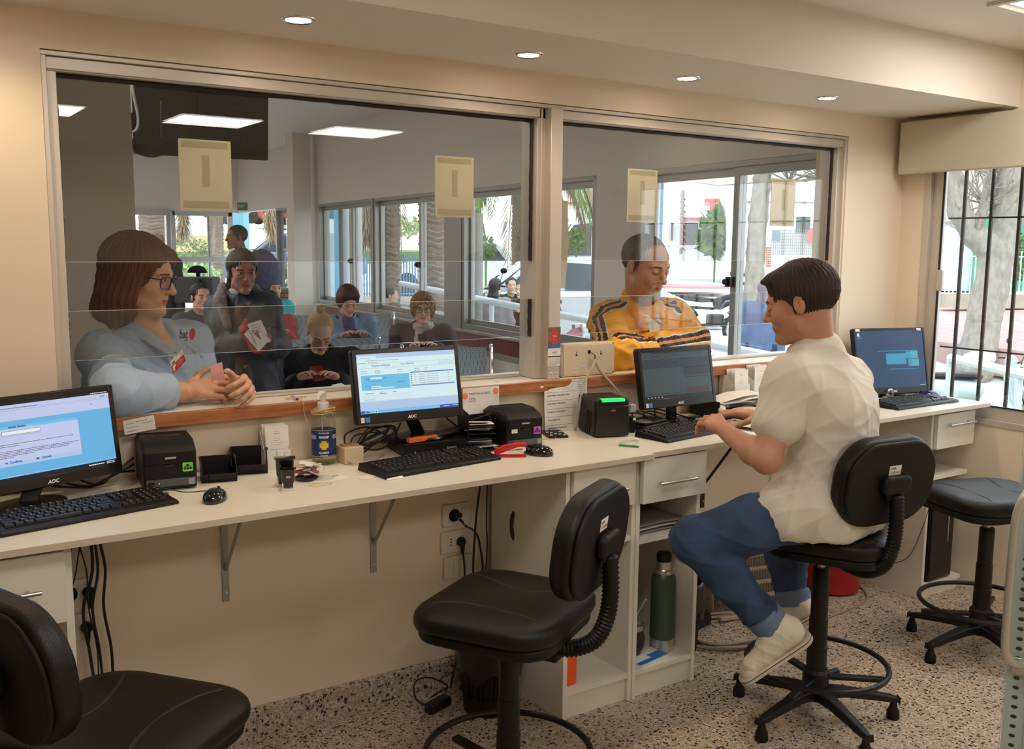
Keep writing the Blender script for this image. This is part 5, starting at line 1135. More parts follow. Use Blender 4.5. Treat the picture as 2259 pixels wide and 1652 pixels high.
cardbox('second white card box packed with leaflets behind the seated man', (3.235, 2.905, HD+.045), .02, .095, .09, .135, .080, 12, .145, lean=.02)
for sx_ in (0, 1): tag(M().box(3.05+.12*sx_, 3.165+.12*sx_, 2.86, 2.95, HD, HD+.044).obj('black_box', black, bevel=0.003), ['low black box under the first card box of leaflets', 'low black box under the second card box of leaflets'][sx_], 'box')
tag(M(flat((2.975, 2.70, HD), .3)).prism([(-.06, -.04), (.05, -.045), (.065, .04), (-.05, .045)], 0, .05).obj('cream_box', mat('cream_card', (.72, .58, .40), .6), bevel=0.004), 'small cream cardboard box behind the man\'s right hand', 'box')
t = thing('barcode_scanner', 'white hand scanner lying before the black tray', 'scanner', (2.90, 2.74, HD)); M().tube(spline([(2.86, 2.71, HD+.03), (2.89, 2.76, HD+.045), (2.93, 2.80, HD+.05), (2.96, 2.81, HD+.05)], 6), [.016]*6+[.018]*6+[.022]*7, 12).obj('scanner_body', white, t); M().cyl((2.845, 2.69, HD+.026), (2.86, 2.71, HD+.03), .012, .017, n=12).obj('scanner_nose', black, t)
# webcam hanging under the far monitor
t = thing('webcam', 'small round silver webcam hanging below the far right monitor', 'webcam', (4.03, 2.77, .93)); T_ = frame((4.020, 2.765, .922), -.3); M(T_).lathe([(0, -.02), (.02, -.02), (.022, 0), (.018, .004), (0, .004)], (0, 0, 0), 24).obj('webcam_body', steel, t); M(T_).lathe([(0, .009), (.006, .008), (.011, .004)], (0, 0, 0), 18).obj('lens', glossb, t); M().box(4.01, 4.03, 2.78, 2.80, .90, .915).obj('clip', black, t)
cable('black webcam lead hanging below the far monitor', [(4.02, 2.78, .93), (3.99, 2.76, .935), (3.965, 2.75, .915), (3.975, 2.72, HD+.004), (3.93, 2.74, HD+.004)], .002, name='webcam_lead')

# ---- signs taped to the upper panes (seen from behind) ----
sgm = mat('sign_back', (.74, .68, .54), .5); tpm = mat('masking_tape', (.52, .46, .31), .6)
sl = ['cream paper sign taped high on the glass, left one near the television', 'cream paper sign taped on the glass left of the mullion', 'cream paper sign taped on the glass above the man in yellow', 'cream paper sign on the glass nearest the right frame']
for k, x in enumerate((.908, 1.792, 2.679, 3.529)):
    t = thing('taped_sign', sl[k], 'sign', (x, 3.045, 1.80), 'paper signs on the glass'); T_ = frame((x, 3.0395, 1.803), 0)
    M(T_).prism(rrect(.160, .213, .004), -.003, 0).obj('sheet', sgm, t, smooth=False)
    for a in ((-.070, .068, .082, .100), (-.070, .070, -.098, -.078), (-.010, .012, -.035, .060)): M(T_).box(a[0], a[1], a[2], a[3], 0, .0008).obj('tape_strip', tpm, t, smooth=False)
# old cardboard strip behind the mullion
crd = mat('old_card', (.62, .55, .46), .7)
t = thing('cardboard_sheet', 'bent beige cardboard sheet wedged behind the window mullion', 'cardboard', (2.17, 3.06, 1.6))
M().add([(2.125, 3.10, 1.785), (2.36, 3.12, 1.775), (2.355, 3.11, 1.55), (2.125, 3.10, 1.56), (2.13, 3.105, 1.445), (2.345, 3.11, 1.43), (2.36, 3.115, 1.65), (2.115, 3.10, 1.66)], [(0, 7, 6, 1), (7, 3, 2, 6), (3, 4, 5, 2)]).obj('sheet', crd, t, smooth=False)

# ======================= below the desk =======================
t = thing('vacuum_flask', 'green steel vacuum flask standing in the open cabinet', 'flask', (2.42, 2.56, .103)); p_ = V(2.415, 2.565, .1035)
M().lathe([(0, 0), (.043, 0), (.0445, .003), (.0445, .048)], p_, 32).obj('steel_base', steel, t)
M().lathe([(.0445, .048), (.046, .050), (.046, .268), (.044, .282), (.038, .292), (.035, .296)], p_, 32).obj('flask_body', mat('hammertone_green', (.055, .10, .065), .35, .2, bump=.15, bscale=500), t)
M().lathe([(.035, .296), (.034, .300), (.033, .310), (.029, .315), (.029, .335), (.027, .342)], p_, 28).obj('steel_neck', steel, t)
M().lathe([(.027, .342), (.028, .344), (.028, .368), (.025, .373), (0, .374)], p_, 28).obj('stopper', black, t)
t = thing('mate_gourd', 'dark mate cup with a steel rim and metal straw beside the flask', 'cup', (2.26, 2.53, .125)); p_ = V(2.272, 2.56, .122)
M().lathe([(0, 0), (.025, 0), (.038, .03), (.040, .06), (.032, .092)], p_, 24).obj('gourd', mat('dark_leather', (.03, .012, .01), .4), t); M().lathe([(.032, .090), (.036, .094), (.036, .112), (.030, .114), (.028, .10)], p_, 24).obj('steel_rim', steel, t)
M().tube(spline([p_+V(.0, 0, .09), p_+V(.012, 0, .14), p_+V(.035, -.01, .19), p_+V(.045, -.015, .20)], 6), .003, 8).obj('straw', steel, t)
tag(M(flat((2.28, 2.62, .104), .1)).box(-.03, .03, -.03, .03, 0, .22).obj('yerba_pack', mat('yerba_pack', (.32, .035, .025), .5, var=.5, vscale=25), bevel=0.012), 'red and white foil pack standing behind the mate cup', 'packet')
t = thing('booklet', 'white and blue booklets lying under the mate cup', 'booklet', (2.30, 2.54, .104)); M(flat((2.30, 2.545, .1035), .15)).box(-.085, .07, -.065, .06, 0, .014).obj('pages', paper, t, bevel=0.001); M(flat((2.30, 2.545, .1175), .15)).box(-.086, .071, -.066, .061, 0, .0015).obj('booklet_cover', mat('booklet_cover', (.75, .75, .74), .4), t, smooth=False); M(flat((2.30, 2.545, .1192), .15)).box(-.086, .071, -.066, -.045, 0, .0005).box(.0, .071, -.045, -.02, 0, .0005).obj('blue_band', mat('booklet_blue', (.03, .16, .50), .4), t, smooth=False)
q = M(); T_ = flat((2.30, 2.545, .1195), .15); text(q, 'GUIA', .022, T_, x=-.06, y=.0, bold=.04); q.obj('lettering', ink, t, smooth=False)
t = thing('orange_bottle', 'flat orange plastic bottle on the lower shelf of the open cabinet', 'bottle', (1.925, 2.55, .104)); M().box(1.912, 1.966, 2.50, 2.54, .1035, .225).obj('bottle_body', mat('bright_orange', (.85, .11, .01), .4), t, bevel=0.008, seg=3); M().lathe([(.018, .225), (.020, .232), (.018, .258), (.012, .262), (0, .262)], (1.94, 2.52, 0), 18).obj('cap', mat('bright_orange', (.85, .11, .01), .4), t)
tag(M().box(1.955, 2.00, 2.66, 2.72, .1035, .30).obj('blue_carton', mat('blue_carton', (.03, .12, .35), .4, var=.5, vscale=30), bevel=0.003), 'small blue carton behind the orange bottle', 'carton')
for k in range(8):
    sd = k < 5; cx, cy, z = (2.03, 2.60, .606+.011*k) if sd else (2.34, 2.62, .586+.013*(k-5))
    o = M(flat((cx+random.uniform(-.006, .006), cy, z), random.uniform(-.1, .15) if sd else random.uniform(-.04, .04))).add([(-.115, -.11, 0), (0, -.112, .004), (.115, -.11, 0), (.115, .11, 0), (-.115, .11, 0), (-.115, -.11, .006), (0, -.112, .010), (.115, -.11, .006), (.115, .11, .006), (-.115, .11, .006)], [(0, 1, 6, 5), (1, 2, 7, 6), (2, 3, 8, 7), (4, 0, 5, 9), (5, 6, 7, 8, 9)])
    tag(o.obj('papers', mat('shelf_papers', (.24, .21, .19), .7, var=.4, vscale=20) if k % 2 else mat('grey_paper', (.45, .44, .42), .7)), ['lowest', 'second', 'third', 'fourth', 'topmost'][k]+' paper of the grey stack on the left cabinet shelf' if sd else ['lowest brown envelope under the right drawer', 'middle envelope under the right drawer', 'topmost envelope under the right drawer'][k-5], 'papers', 'papers on the left cabinet shelf' if sd else 'envelopes on the right cabinet shelf')
bag = mat('bin_bag', (.018, .016, .016), .22, bump=.6, bscale=45)
def bin2(label, c, r_, h, slots):
    t = thing('waste_bin', label, 'bin', (c[0], c[1], 0)); p_ = V(c[0], c[1], 0)
    M().lathe([(0, .002), (r_*.76, .002), (r_*.78, .03), (r_*.80, .06)], p_, 32).obj('bin_base', shell, t)
    q = M()
    for k in range(36):
        a = 2*PI*k/36
        q.add([p_+V(math.cos(a+e_)*rr, math.sin(a+e_)*rr, z) for z, rr in ((.055, r_*.795), (h*.72, r_*.95)) for e_ in (-.045, .045)], [(0, 1, 3, 2)])
    q.obj('bin_slats', shell, t, smooth=False); M().lathe([(r_*.70, .055), (r_*.84, h*.7)], p_, 24).obj('inner_bag', bag, t)
    vs = []; fs = []; n = 60
    for j, (rr, z) in enumerate([(.93, h*.52), (1.0, h*.6), (1.03, h*.78), (1.06, h*.92), (1.05, h), (.98, h*1.02), (.92, h*.9)]):
        for k in range(n):
            a = 2*PI*k/n; wv = 1+.022*math.sin(7*a+j*1.7)+.018*math.sin(13*a-j*2.1); zz = z+(.018*math.sin(3*a)+.012*math.sin(8*a) if j == 0 else 0)+.004*math.sin(9*a+j)
            vs.append(p_+V(math.cos(a)*rr*r_*wv, math.sin(a)*rr*r_*wv, zz))
    for j in range(6):
        for k in range(n): k2 = (k+1) % n; fs.append((j*n+k, j*n+k2, (j+1)*n+k2, (j+1)*n+k))
    M().add(vs, fs).obj('bin_liner', bag, t, sharp=80)
bin2('black slatted waste bin with a plastic liner behind the middle stool', (1.735, 2.70), .118, .285, True)
bin2('black waste bin with a liner beside the flask cabinet', (2.63, 2.72), .115, .29, True)
t = thing('extension_block', 'black extension socket block with a looped lead on the floor by the left bin', 'socket', (1.62, 2.78, 0)); M(flat((1.575, 2.78, .0), .3)).box(-.05, .05, -.02, .02, .002, .036).obj('block', black, t, bevel=0.005); M().tube(spline([(1.535, 2.76, .02), (1.50, 2.80, .05), (1.53, 2.86, .08), (1.60, 2.88, .07), (1.66, 2.86, .03), (1.6, 2.82, .04), (1.56, 2.80, .04)], 8), .003, 6).obj('lead', cab, t)
# heater
t = thing('quartz_heater', 'quartz bar heater with a wire guard standing below the right desk', 'heater', (3.17, 2.82, 0)); HX = Matrix.Translation((3.18, 2.80, 0)) @ Matrix.Rotation(-.22, 4, 'Z') @ Matrix.Rotation(-.15, 4, 'X')
M(HX).box(-.19, .19, .03, .10, .02, .33).obj('heater_case', mat('heater_beige', (.40, .33, .25), .4), t, bevel=0.006); M(HX).box(-.18, .18, .025, .032, .035, .315).obj('reflector', mat('dull_steel', (.20, .17, .14), .4, .6), t, smooth=False)
for z in (.075, .135, .195, .255): M(HX).cyl((-.17, .005, z), (.17, .005, z), .010, n=12).obj('quartz_tube', mat('quartz_tube', (.50, .40, .30), .4), t)
for k in range(26): x = -.175+.014*k; M(HX).tube(spline([(x, .03, .025), (x, -.015, .06), (x, -.02, .16), (x, -.015, .28), (x, .03, .325)], 4), .0014, 5).obj('guard_wire', steel, t)
M(HX).box(-.2, .2, -.05, .12, .0, .02).obj('feet', mat('heater_beige', (.40, .33, .25), .4), t, bevel=0.004)
# cable coil on the floor
for k in range(5):
    pts = [V(2.93+(.19+.012*k)*math.cos(a/36*2*PI)+.01*math.sin(k*3), 2.70+(.125+.01*k)*math.sin(a/36*2*PI), .007+.010*(k % 3)+.004*math.sin(a*.7+k)) for a in range(36)]
    tag(M().tube(pts, .0062, 8, closed=True).obj('cable_coil', mat('pale_cable', (.34, .29, .23), .5)), ['innermost', 'second', 'third', 'fourth', 'outermost'][k]+' loop of thick pale cable coiled on the floor beside the heater', 'cable', 'loops of pale cable on the floor')
tag(M(flat((2.87, 2.83, 0), .2)).box(-.06, .06, -.03, .03, .002, .05).obj('power_adapter', black, bevel=0.006), 'black power adapter on the floor behind the cable coil', 'adapter')
t = thing('red_bucket', 'round red plastic bin on the floor behind the man', 'bin', (3.75, 2.80, 0)); M().lathe([(0, .006), (.112, .006), (.118, .012), (.130, .27), (.136, .28), (.134, .285), (.126, .27), (.110, .02)], (3.74, 2.82, 0), 40).obj('bucket', mat('deep_red_plastic', (.42, .012, .012), .35), t)
cable('thin tan cable curving on the floor around the red bin', [(3.28, 2.58, .006), (3.5, 2.59, .006), (3.72, 2.62, .006), (3.84, 2.72, .006), (3.87, 2.80, .01), (3.9, 2.9, .03)], .004, mat('tan_cable', (.36, .24, .17), .5))
t = thing('computer_tower', 'black computer tower standing in the corner cabinet', 'computer', (4.12, 2.68, .09)); M().box(4.015, 4.20, 2.515, 2.90, .07, .46).obj('tower_case', black, t, bevel=0.004); M().box(4.02, 4.195, 2.505, 2.518, .075, .455).obj('front_panel', bez, t, bevel=0.006); M().box(4.145, 4.150, 2.502, 2.507, .25, .40).obj('light_strip', mat('badge_grey', (.35, .35, .34), .4), t, smooth=False)
cable('thin black cord drooping between the far stool and the corner cabinet', [(3.95, 2.75, .42), (3.948, 2.72, .24), (3.945, 2.66, .15), (3.945, 2.60, .16), (3.945, 2.55, .22), (3.95, 2.51, .34), (3.97, 2.49, .46)], .0016, name='thin_cord')

# ======================= shelf post in the foreground =======================
gp = mat('hammered_grey_green', (.36, .44, .40), .4, bump=.05, bscale=200)
t = thing('slotted_post', 'grey-green slotted steel shelf post at the right edge with a metal handle', 'shelf post', (1.90, .93, 0))
PX = Matrix.Translation((1.868, 0.985, 0)) @ Matrix.Rotation(math.radians(-62), 4, 'Z')
def holed(m, w_, pitch, z0, n, hx, hr, T_):
    # a strip of square cells each with an oblong hole: outer rectangle bridged to the hole's rim
    for k in range(n):
        zc = z0+pitch*(k+.5); N = 16; out = []; inn = []
        for i in range(N):
            a = 2*PI*i/N+PI/N; ca, sa = math.cos(a), math.sin(a); q = max(abs(ca)/(w_/2), abs(sa)/(pitch/2)); out.append((ca/q, 0, zc+sa/q)); inn.append((hx+hr*1.25*ca, 0, zc+hr*sa))
        cr = [(w_/2, pitch/2), (-w_/2, pitch/2), (-w_/2, -pitch/2), (w_/2, -pitch/2)]
        vs = out+inn+[(x, .0025, z) for x, _, z in inn]; m.add(vs, [(i, N+i, N+(i+1) % N, (i+1) % N) for i in range(N)]+[(N+i, 2*N+i, 2*N+(i+1) % N, N+(i+1) % N) for i in range(N)], T_)
        for i in range(N):
            a1 = out[i]; a2 = out[(i+1) % N]
            if abs(a1[0]-a2[0]) > 1e-6 and abs(a1[2]-a2[2]) > 1e-6:
                sx_ = w_/2*(1 if a1[0]+a2[0] > 0 else -1); sz_ = zc+pitch/2*(1 if (a1[2]+a2[2])/2 > zc else -1); m.add([a1, (sx_, 0, sz_), a2], [(0, 2, 1)], T_)
m = M(PX @ Matrix.Translation((.022, 0, 0))); holed(m, .040, .0205, .0, 64, -.001, .0048, None); m.obj('perforated_flange', gp, t, smooth=False)
M(PX).box(.002, .041, .010, .012, 0, 1.31).obj('added_backing', brm, t, smooth=False)  # sheet added behind the holes to make them darker
M(PX).box(.041, .30, -.002, .0, 0, 1.62).obj('side_plate', gp, t, bevel=0.001)
M(PX).box(-.001, .0, .0, .030, 0, 1.312).obj('return_edge', gp, t, smooth=False)
hp = [(.044, -.004, 1.145), (.028, -.020, 1.150), (.012, -.034, 1.135), (.0, -.042, 1.10), (-.004, -.044, 1.04), (-.004, -.044, .88), (-.002, -.042, .82), (.010, -.034, .795), (.022, -.022, .785), (.034, -.004, .785)]
h_ = M(PX).tube(spline(hp, 6), .0085, 12).obj('handle', mat('galvanised_tube', (.62, .60, .54), .35, .8), t)
for z in (.775, 1.155): M(PX).box(.010, .050, -.006, -.001, z-.018, z+.018).obj('handle_bracket', steel, t, bevel=0.002); M(PX).lathe([(.0, -.014), (.009, -.013), (.010, -.006)], (.033, 0, z), 6, axis=(0, 1, 0)).obj('bolt', steel, t, smooth=False)
M(PX).lathe([(.0, -.008), (.006, -.007), (.007, -.001)], (.030, 0, .93), 8, axis=(0, 1, 0)).obj('bolt', steel, t)
# ======================= people =======================
def lerp(a, b, t): return np.asarray(a)*(1-t)+np.asarray(b)*t
def rotv(v, ax, a):
    ax = nrm(ax); v = np.asarray(v, float); return v*math.cos(a)+np.cross(ax, v)*math.sin(a)+ax*np.dot(ax, v)*(1-math.cos(a))
SK = {}
def skin(name, c):
    if name not in SK:
        SK[name] = [mat('skin_'+name, c, .48, sub=.12, var=.07, vscale=30), mat('lips_'+name, (c[0]*.80, c[1]*.52, c[2]*.50), .4), mat('brow_'+name, (c[0]*.22, c[1]*.19, c[2]*.17), .7), mat('stubble_'+name, (c[0]*.86, c[1]*.83, c[2]*.82), .6), mat('beard_'+name, (.46, .41, .36), .8, var=.3, vscale=300)]
    return SK[name]
eyew = mat('eye_white', (.46, .42, .39), .3); iris = mat('iris_brown', (.05, .025, .015), .2); lash = mat('lashes', (.02, .014, .012), .6)
class HeadF:
    def __init__(s, H, F, s_=1.0, roll=0.0):
        s.H = np.asarray(H, float); s.F = nrm(F); r = nrm(np.cross(s.F, V(0, 0, 1))); u = np.cross(r, s.F)
        s.R = r*math.cos(roll)+u*math.sin(roll); s.U = np.cross(s.R, s.F); s.s = s_; s.B = np.array([s.R, s.F, s.U])
    def w(s, x, y, z): return s.H+s.s*(x*s.R+y*s.F+z*s.U)
    def loc(s, P): return ((P-s.H) @ s.B.T)/s.s
def ell(v, h, c, r, k, op='u'): v.ell(h.w(*c), np.array(r)*h.s, k*h.s, op, h.B)
def cap(v, h, a, b, ra, rb, k, op='u'): v.cap(h.w(*a), h.w(*b), ra*h.s, rb*h.s, k*h.s, op)
def head_chunk(h, neck, res, eyes='open', nk=.052, age=0, chin=1.0, fat=0.0, ears=True):
    v = Vol(res)
    ell(v, h, (0, -.018, .035), (.074, .094, .084), .02); ell(v, h, (0, .030, .045), (.060, .056, .052), .03)
    ell(v, h, (0, .034, -.028), (.056+fat, .060, .076), .03)
    for q in (-1, 1):
        cap(v, h, (q*(.042+fat), .012, -.068), (q*.006, .070, -.098*chin), .020, .016, .028)
        ell(v, h, (q*.035, .062, -.020), (.022+fat, .022, .022), .022)
        cap(v, h, (q*.044, .076, .026), (q*.012, .091, .023), .0085, .009, .014)
    cap(v, h, (0, -.030, -.045), tuple(h.loc(neck[None])[0]), nk, nk*1.08, .03)
    for q in (-1, 1): ell(v, h, (q*.031, .102, .006), (.019, .015, .0105), .012, 's')
    for q in (-1, 1): ell(v, h, (q*.031, .080, .007), (.0165, .0135, .0125), .004)
    cap(v, h, (0, .086, .016), (0, .113, -.025), .0072, .0105, .012); ell(v, h, (0, .111, -.029), (.012, .013, .010), .006)
    for q in (-1, 1): ell(v, h, (q*.0125, .099, -.031), (.0075, .010, .0075), .005)
    for q in (-1, 1): ell(v, h, (q*.006, .104, -.0385), (.0028, .004, .003), .002, 's')
    ell(v, h, (0, .080, -.058), (.027, .017, .022), .016)
    cap(v, h, (-.021, .086, -.0595), (0, .0945, -.0565), .0042, .0055, .005); cap(v, h, (.021, .086, -.0595), (0, .0945, -.0565), .0042, .0055, .005)
    cap(v, h, (-.018, .086, -.0665), (.018, .086, -.0665), .0055, .0055, .006); ell(v, h, (0, .0915, -.0675), (.012, .006, .0055), .006)
    cap(v, h, (-.023, .094, -.0622), (.023, .094, -.0622), .0022, .0022, .003, 's') if res < .0035 else None
    ell(v, h, (0, .082, -.098*chin), (.020, .017, .015), .016)
    if age:
        for q in (-1, 1): cap(v, h, (q*.020, .104, -.030), (q*.033, .088, -.060), .0026, .0026, .006, 's'); cap(v, h, (q*.022, .100, -.006), (q*.042, .086, -.008), .002, .002, .006, 's')
    if ears:
        for q in (-1, 1): ell(v, h, (q*.077, -.010, -.003), (.0085, .018, .031), .008); ell(v, h, (q*.0855, -.005, .002), (.005, .009, .016), .004, 's')
    return v.build()
def hand_prims(v, wr, d, n, side, curl=.5, s_=1.0, spread=.12, thumb=.5, curls=None):
    """d palm direction, n the way the palm faces, side +1 thumb at cross(d,n) else opposite; returns finger tips"""
    d = nrm(d); n = nrm(n-d*np.dot(n, d)); l = np.cross(d, n)*side; wr = np.asarray(wr, float); tips = []
    kn = [wr+d*L*s_+l*o*s_ for L, o in ((.088, .030), (.092, .010), (.088, -.010), (.078, -.029))]
    for k_ in kn: v.cap(wr+(k_-wr)*.12, k_, .0165*s_, .0112*s_, .012*s_)
    v.cap(wr+d*.03*s_+l*.018*s_, wr+d*.05*s_-l*.02*s_, .015*s_, .014*s_, .012*s_)
    segs = [(.043, .026, .021), (.047, .030, .022), (.044, .028, .022), (.035, .021, .019)]
    for i, (k_, sg) in enumerate(zip(kn, segs)):
        c = (curls[i] if curls else curl); dd = nrm(d+l*spread*(1.5-i)*.5); p = k_; rr = (.0098, .0088, .0080, .0070) if i < 3 else (.0086, .0077, .0070, .0062)
        for j, L in enumerate(sg):
            ax = np.cross(dd, n); dd = rotv(dd, np.cross(d, n), c*(.75, 1.0, .65)[j]) if True else dd
            q = p+dd*L*s_; v.cap(p, q, rr[j]*s_, rr[j+1]*s_, .0035*s_ if j == 0 else .002*s_); p = q
        tips.append(p)
    b = wr+d*.022*s_+l*.022*s_; dd = nrm(d*.55+l*.80+n*.30)
    v.cap(wr+d*.012*s_+l*.010*s_, b, .014*s_, .014*s_, .012*s_); p = b
    for j, (L, r0, r1) in enumerate(((.040, .0135, .0105), (.032, .0105, .0093), (.026, .0093, .0078))):
        q = p+dd*L*s_; v.cap(p, q, r0*s_, r1*s_, .006*s_ if j == 0 else .003*s_); p = q; dd = nrm(dd+(d*.55-l*.55+n*.35)*thumb*(.9 if j == 0 else .7))
    tips.append(p); return tips
def torso(v, J, g, fat=1.0, belly=0.0, k=.06, shw=1.0):
    ax = nrm(J['shL']-J['shR']); up = nrm(J['neck']-J['pel']); fr = nrm(np.cross(up, ax)); fr = fr if np.dot(fr, J['F']) > 0 else -fr
    ch = J['chest']; w_ = J.get('w', 1.0)
    for q in (-1, 1):
        v.cap(J['pel']+ax*q*.065*w_, lerp(J['pel'], ch, .5)+ax*q*.055*w_, .105*fat+g, .098*fat+g, k); v.cap(lerp(J['pel'], ch, .5)+ax*q*.055*w_, ch+ax*q*.072*w_, .098*fat+g, .100*fat+g, k)
        sh = J['shL'] if q > 0 else J['shR']
        v.cap(ch+ax*q*.06*w_+up*.05, sh, .074+g, .046+g, k); v.cap(J['neck']-up*.03, sh, .048+g, .046+g, k)
    v.cap(ch, J['neck']-up*.02, .09+g, .052+g, k)
    if belly: v.ell(lerp(J['pel'], ch, .45)+fr*.06, V(.16, .16, .15)*belly+g, .08)
    if J.get('bust'):
        for q in (-1, 1): v.ell(ch+ax*q*.07+fr*.075-up*.02, V(.075, .075, .085)*J['bust']+g, .05)
    return ax, up, fr
def pose(h, U0=None, kind='sit', lean=0.0, arms='lap', w=1.0, turn=0.0, face=None):
    """joints for a figure from its head; everything may be overridden"""
    F = h.F*V(1, 1, 0); F = nrm(F); F = nrm(face) if face is not None else rotv(F, V(0, 0, 1), turn); Z = V(0, 0, 1); R = np.cross(F, Z); s_ = h.s; J = {'F': F}
    base = h.H-h.U*.07*s_-h.F*.02*s_
    J['neck'] = base+(-Z*.085-F*.03-F*lean*.1)*s_
    J['shR'] = J['neck']+(R*.175*w-Z*.055)*s_; J['shL'] = J['neck']+(-R*.175*w-Z*.055)*s_
    J['chest'] = J['neck']+(-Z*.20-F*lean*.15)*s_; J['pel'] = J['neck']+(-Z*.52-F*lean*.42)*s_
    for q, a in ((1, 'R'), (-1, 'L')):
        sh = J['sh'+a]
        if arms == 'lap': J['el'+a] = sh+(-Z*.25+F*.06+R*q*.05)*s_; J['wr'+a] = J['el'+a]+(F*.19-Z*.0-R*q*.13)*s_
        elif arms == 'phone': J['el'+a] = sh+(-Z*.25+F*.05+R*q*.05)*s_; J['wr'+a] = J['el'+a]+(F*.17+Z*.15-R*q*.13)*s_
        else: J['el'+a] = sh+(-Z*.28+R*q*.04-F*.02)*s_; J['wr'+a] = J['el'+a]+(-Z*.24+F*.04)*s_
        hp = J['pel']+R*q*.09*s_; J['hip'+a] = hp
        if kind == 'sit': J['kn'+a] = hp+(F*.42+R*q*.05+Z*.0)*s_; J['an'+a] = J['kn'+a]+(-Z*.40+F*.03)*s_
        else: J['kn'+a] = hp+(-Z*.43+F*.02)*s_; J['an'+a] = J['kn'+a]+(-Z*.42-F*.01)*s_
    return J
def hair_vol(h, res, style):
    v = Vol(res); st = style
    if st in ('short', 'crop', 'bun', 'curly', 'wavy', 'bob', 'long', 'helmet', 'quiff'):
        g = dict(short=.010, crop=.004, bun=.006, curly=.024, wavy=.017, bob=.018, long=.012, helmet=.020, quiff=.013)[st]
        ell(v, h, (0, -.020, .038), (.076+g, .097+g, .084+g), .02)
        if st in ('bob',):
            for q in (-1, 1): ell(v, h, (q*.052, -.020, -.055), (.048, .078, .105), .03); cap(v, h, (q*.060, -.02, -.08), (q*.078, -.030, -.150), .038, .018, .03)
            ell(v, h, (0, -.065, -.06), (.088, .058, .105), .03); cap(v, h, (-.05, -.08, -.12), (.05, -.08, -.12), .035, .035, .03)
            cap(v, h, (.055, .035, .065), (-.045, .062, .070), .035, .030, .02)
        if st in ('helmet', 'wavy', 'curly'):
            ell(v, h, (0, -.038, -.015), (.085+g*.4, .080+g*.4, .085), .03)
            cap(v, h, (-.050, .052, .074), (.052, .050, .070), .030, .030, .02)
        if st == 'long': ell(v, h, (0, -.075, -.08), (.075, .045, .14), .03); cap(v, h, (-.04, -.09, -.12), (-.05, -.085, -.22), .04, .025, .03); cap(v, h, (.04, -.09, -.12), (.05, -.08, -.20), .04, .025, .03)
        if st == 'bun':
            ell(v, h, (0, -.060, .130), (.026, .026, .022), .004)
            for k in range(7): a = k*.9; cap(v, h, (.012*math.cos(a), -.055+.012*math.sin(a), .140), (.030*math.cos(a), -.055+.03*math.sin(a), .172), .006, .0015, .006)
        if st == 'quiff':
            cap(v, h, (-.045, .055, .085), (.045, .055, .088), .026, .026, .02)
            for x in (-.04, -.015, .012, .038): cap(v, h, (x, .070, .092), (x+.01, .094, .090), .013, .006, .012)
        # open the face
        if st == 'bob': ell(v, h, (.010, .125, -.030), (.072, .098, .100), .012, 's'); ell(v, h, (.03, .08, -.06), (.06, .07, .06), .012, 's'); v.box(h.w(0, .10, -.13), V(.05, .09, .05)*h.s, .02, .02, 's', h.B)
        else:
            zf = {'crop': .066, 'quiff': .074}.get(st, .062)
            ell(v, h, (0, .122, -.006), (.066, .072, zf+.006), .010, 's')
            if st in ('short', 'crop', 'quiff'):
                for q in (-1, 1): ell(v, h, (q*.074, .060, -.020), (.030, .048, .050), .008, 's'); ell(v, h, (q*.088, -.006, -.012), (.024, .024, .036), .006, 's')
                v.box(h.w(0, .02, -.125), V(.16, .16, .068)*h.s, .01, .02, 's', h.B); ell(v, h, (0, .07, -.09), (.085, .09, .07), .01, 's')
            elif st == 'bun':
                for q in (-1, 1): ell(v, h, (q*.074, .058, -.020), (.030, .045, .050), .008, 's'); ell(v, h, (q*.088, -.004, -.014), (.022, .020, .032), .006, 's')
                v.box(h.w(0, .02, -.125), V(.16, .16, .062)*h.s, .01, .02, 's', h.B)
            elif st != 'long':
                ell(v, h, (0, .105, -.075), (.080, .082, .080), .012, 's'); v.box(h.w(0, .02, -.175), V(.16, .20, .07)*h.s, .01, .02, 's', h.B)
            else:
                for q in (-1, 1): ell(v, h, (q*.074, .060, -.020), (.030, .048, .060), .008, 's')
                v.box(h.w(0, .08, -.15), V(.10, .10, .10)*h.s, .01, .01, 's', h.B)
    if st == 'beanie': ell(v, h, (0, -.016, .048), (.088, .106, .090), .02); v.box(h.w(0, .03, -.06), V(.16, .18, .088)*h.s, .01, .01, 's', h.B); cap(v, h, (0, -.06, .132), (0, -.07, .142), .03, .02, .02)
    if st == 'capcap': ell(v, h, (0, -.016, .050), (.084, .102, .080), .02); v.box(h.w(0, .03, -.06), V(.16, .20, .095)*h.s, .01, .01, 's', h.B); v.box(h.w(0, .125, .040), V(.060, .05, .006)*h.s, .005, .01, 'u', h.B)
    amp, fr = dict(curly=(.0055, 16), wavy=(.0032, 20), beanie=(.0016, 34), capcap=(.0005, 10), bob=(.0022, 30), long=(.0008, 42)).get(st, (.0017, 42))
    def disp(P, n_):
        L = h.loc(P); x, y, z = L[:, 0], L[:, 1], L[:, 2]; a = np.arctan2(x, y+.02)
        if st == 'curly': return amp*h.s*(np.sin(x*150+y*60)*np.sin(z*130+x*40)+np.sin(y*170-z*50))
        wv = np.sin(a*fr+z*14+2*np.sin(z*30))+.6*np.sin(a*fr*2.3+5*np.sin(z*22+a)); return amp*h.s*wv
    return v.build(disp)
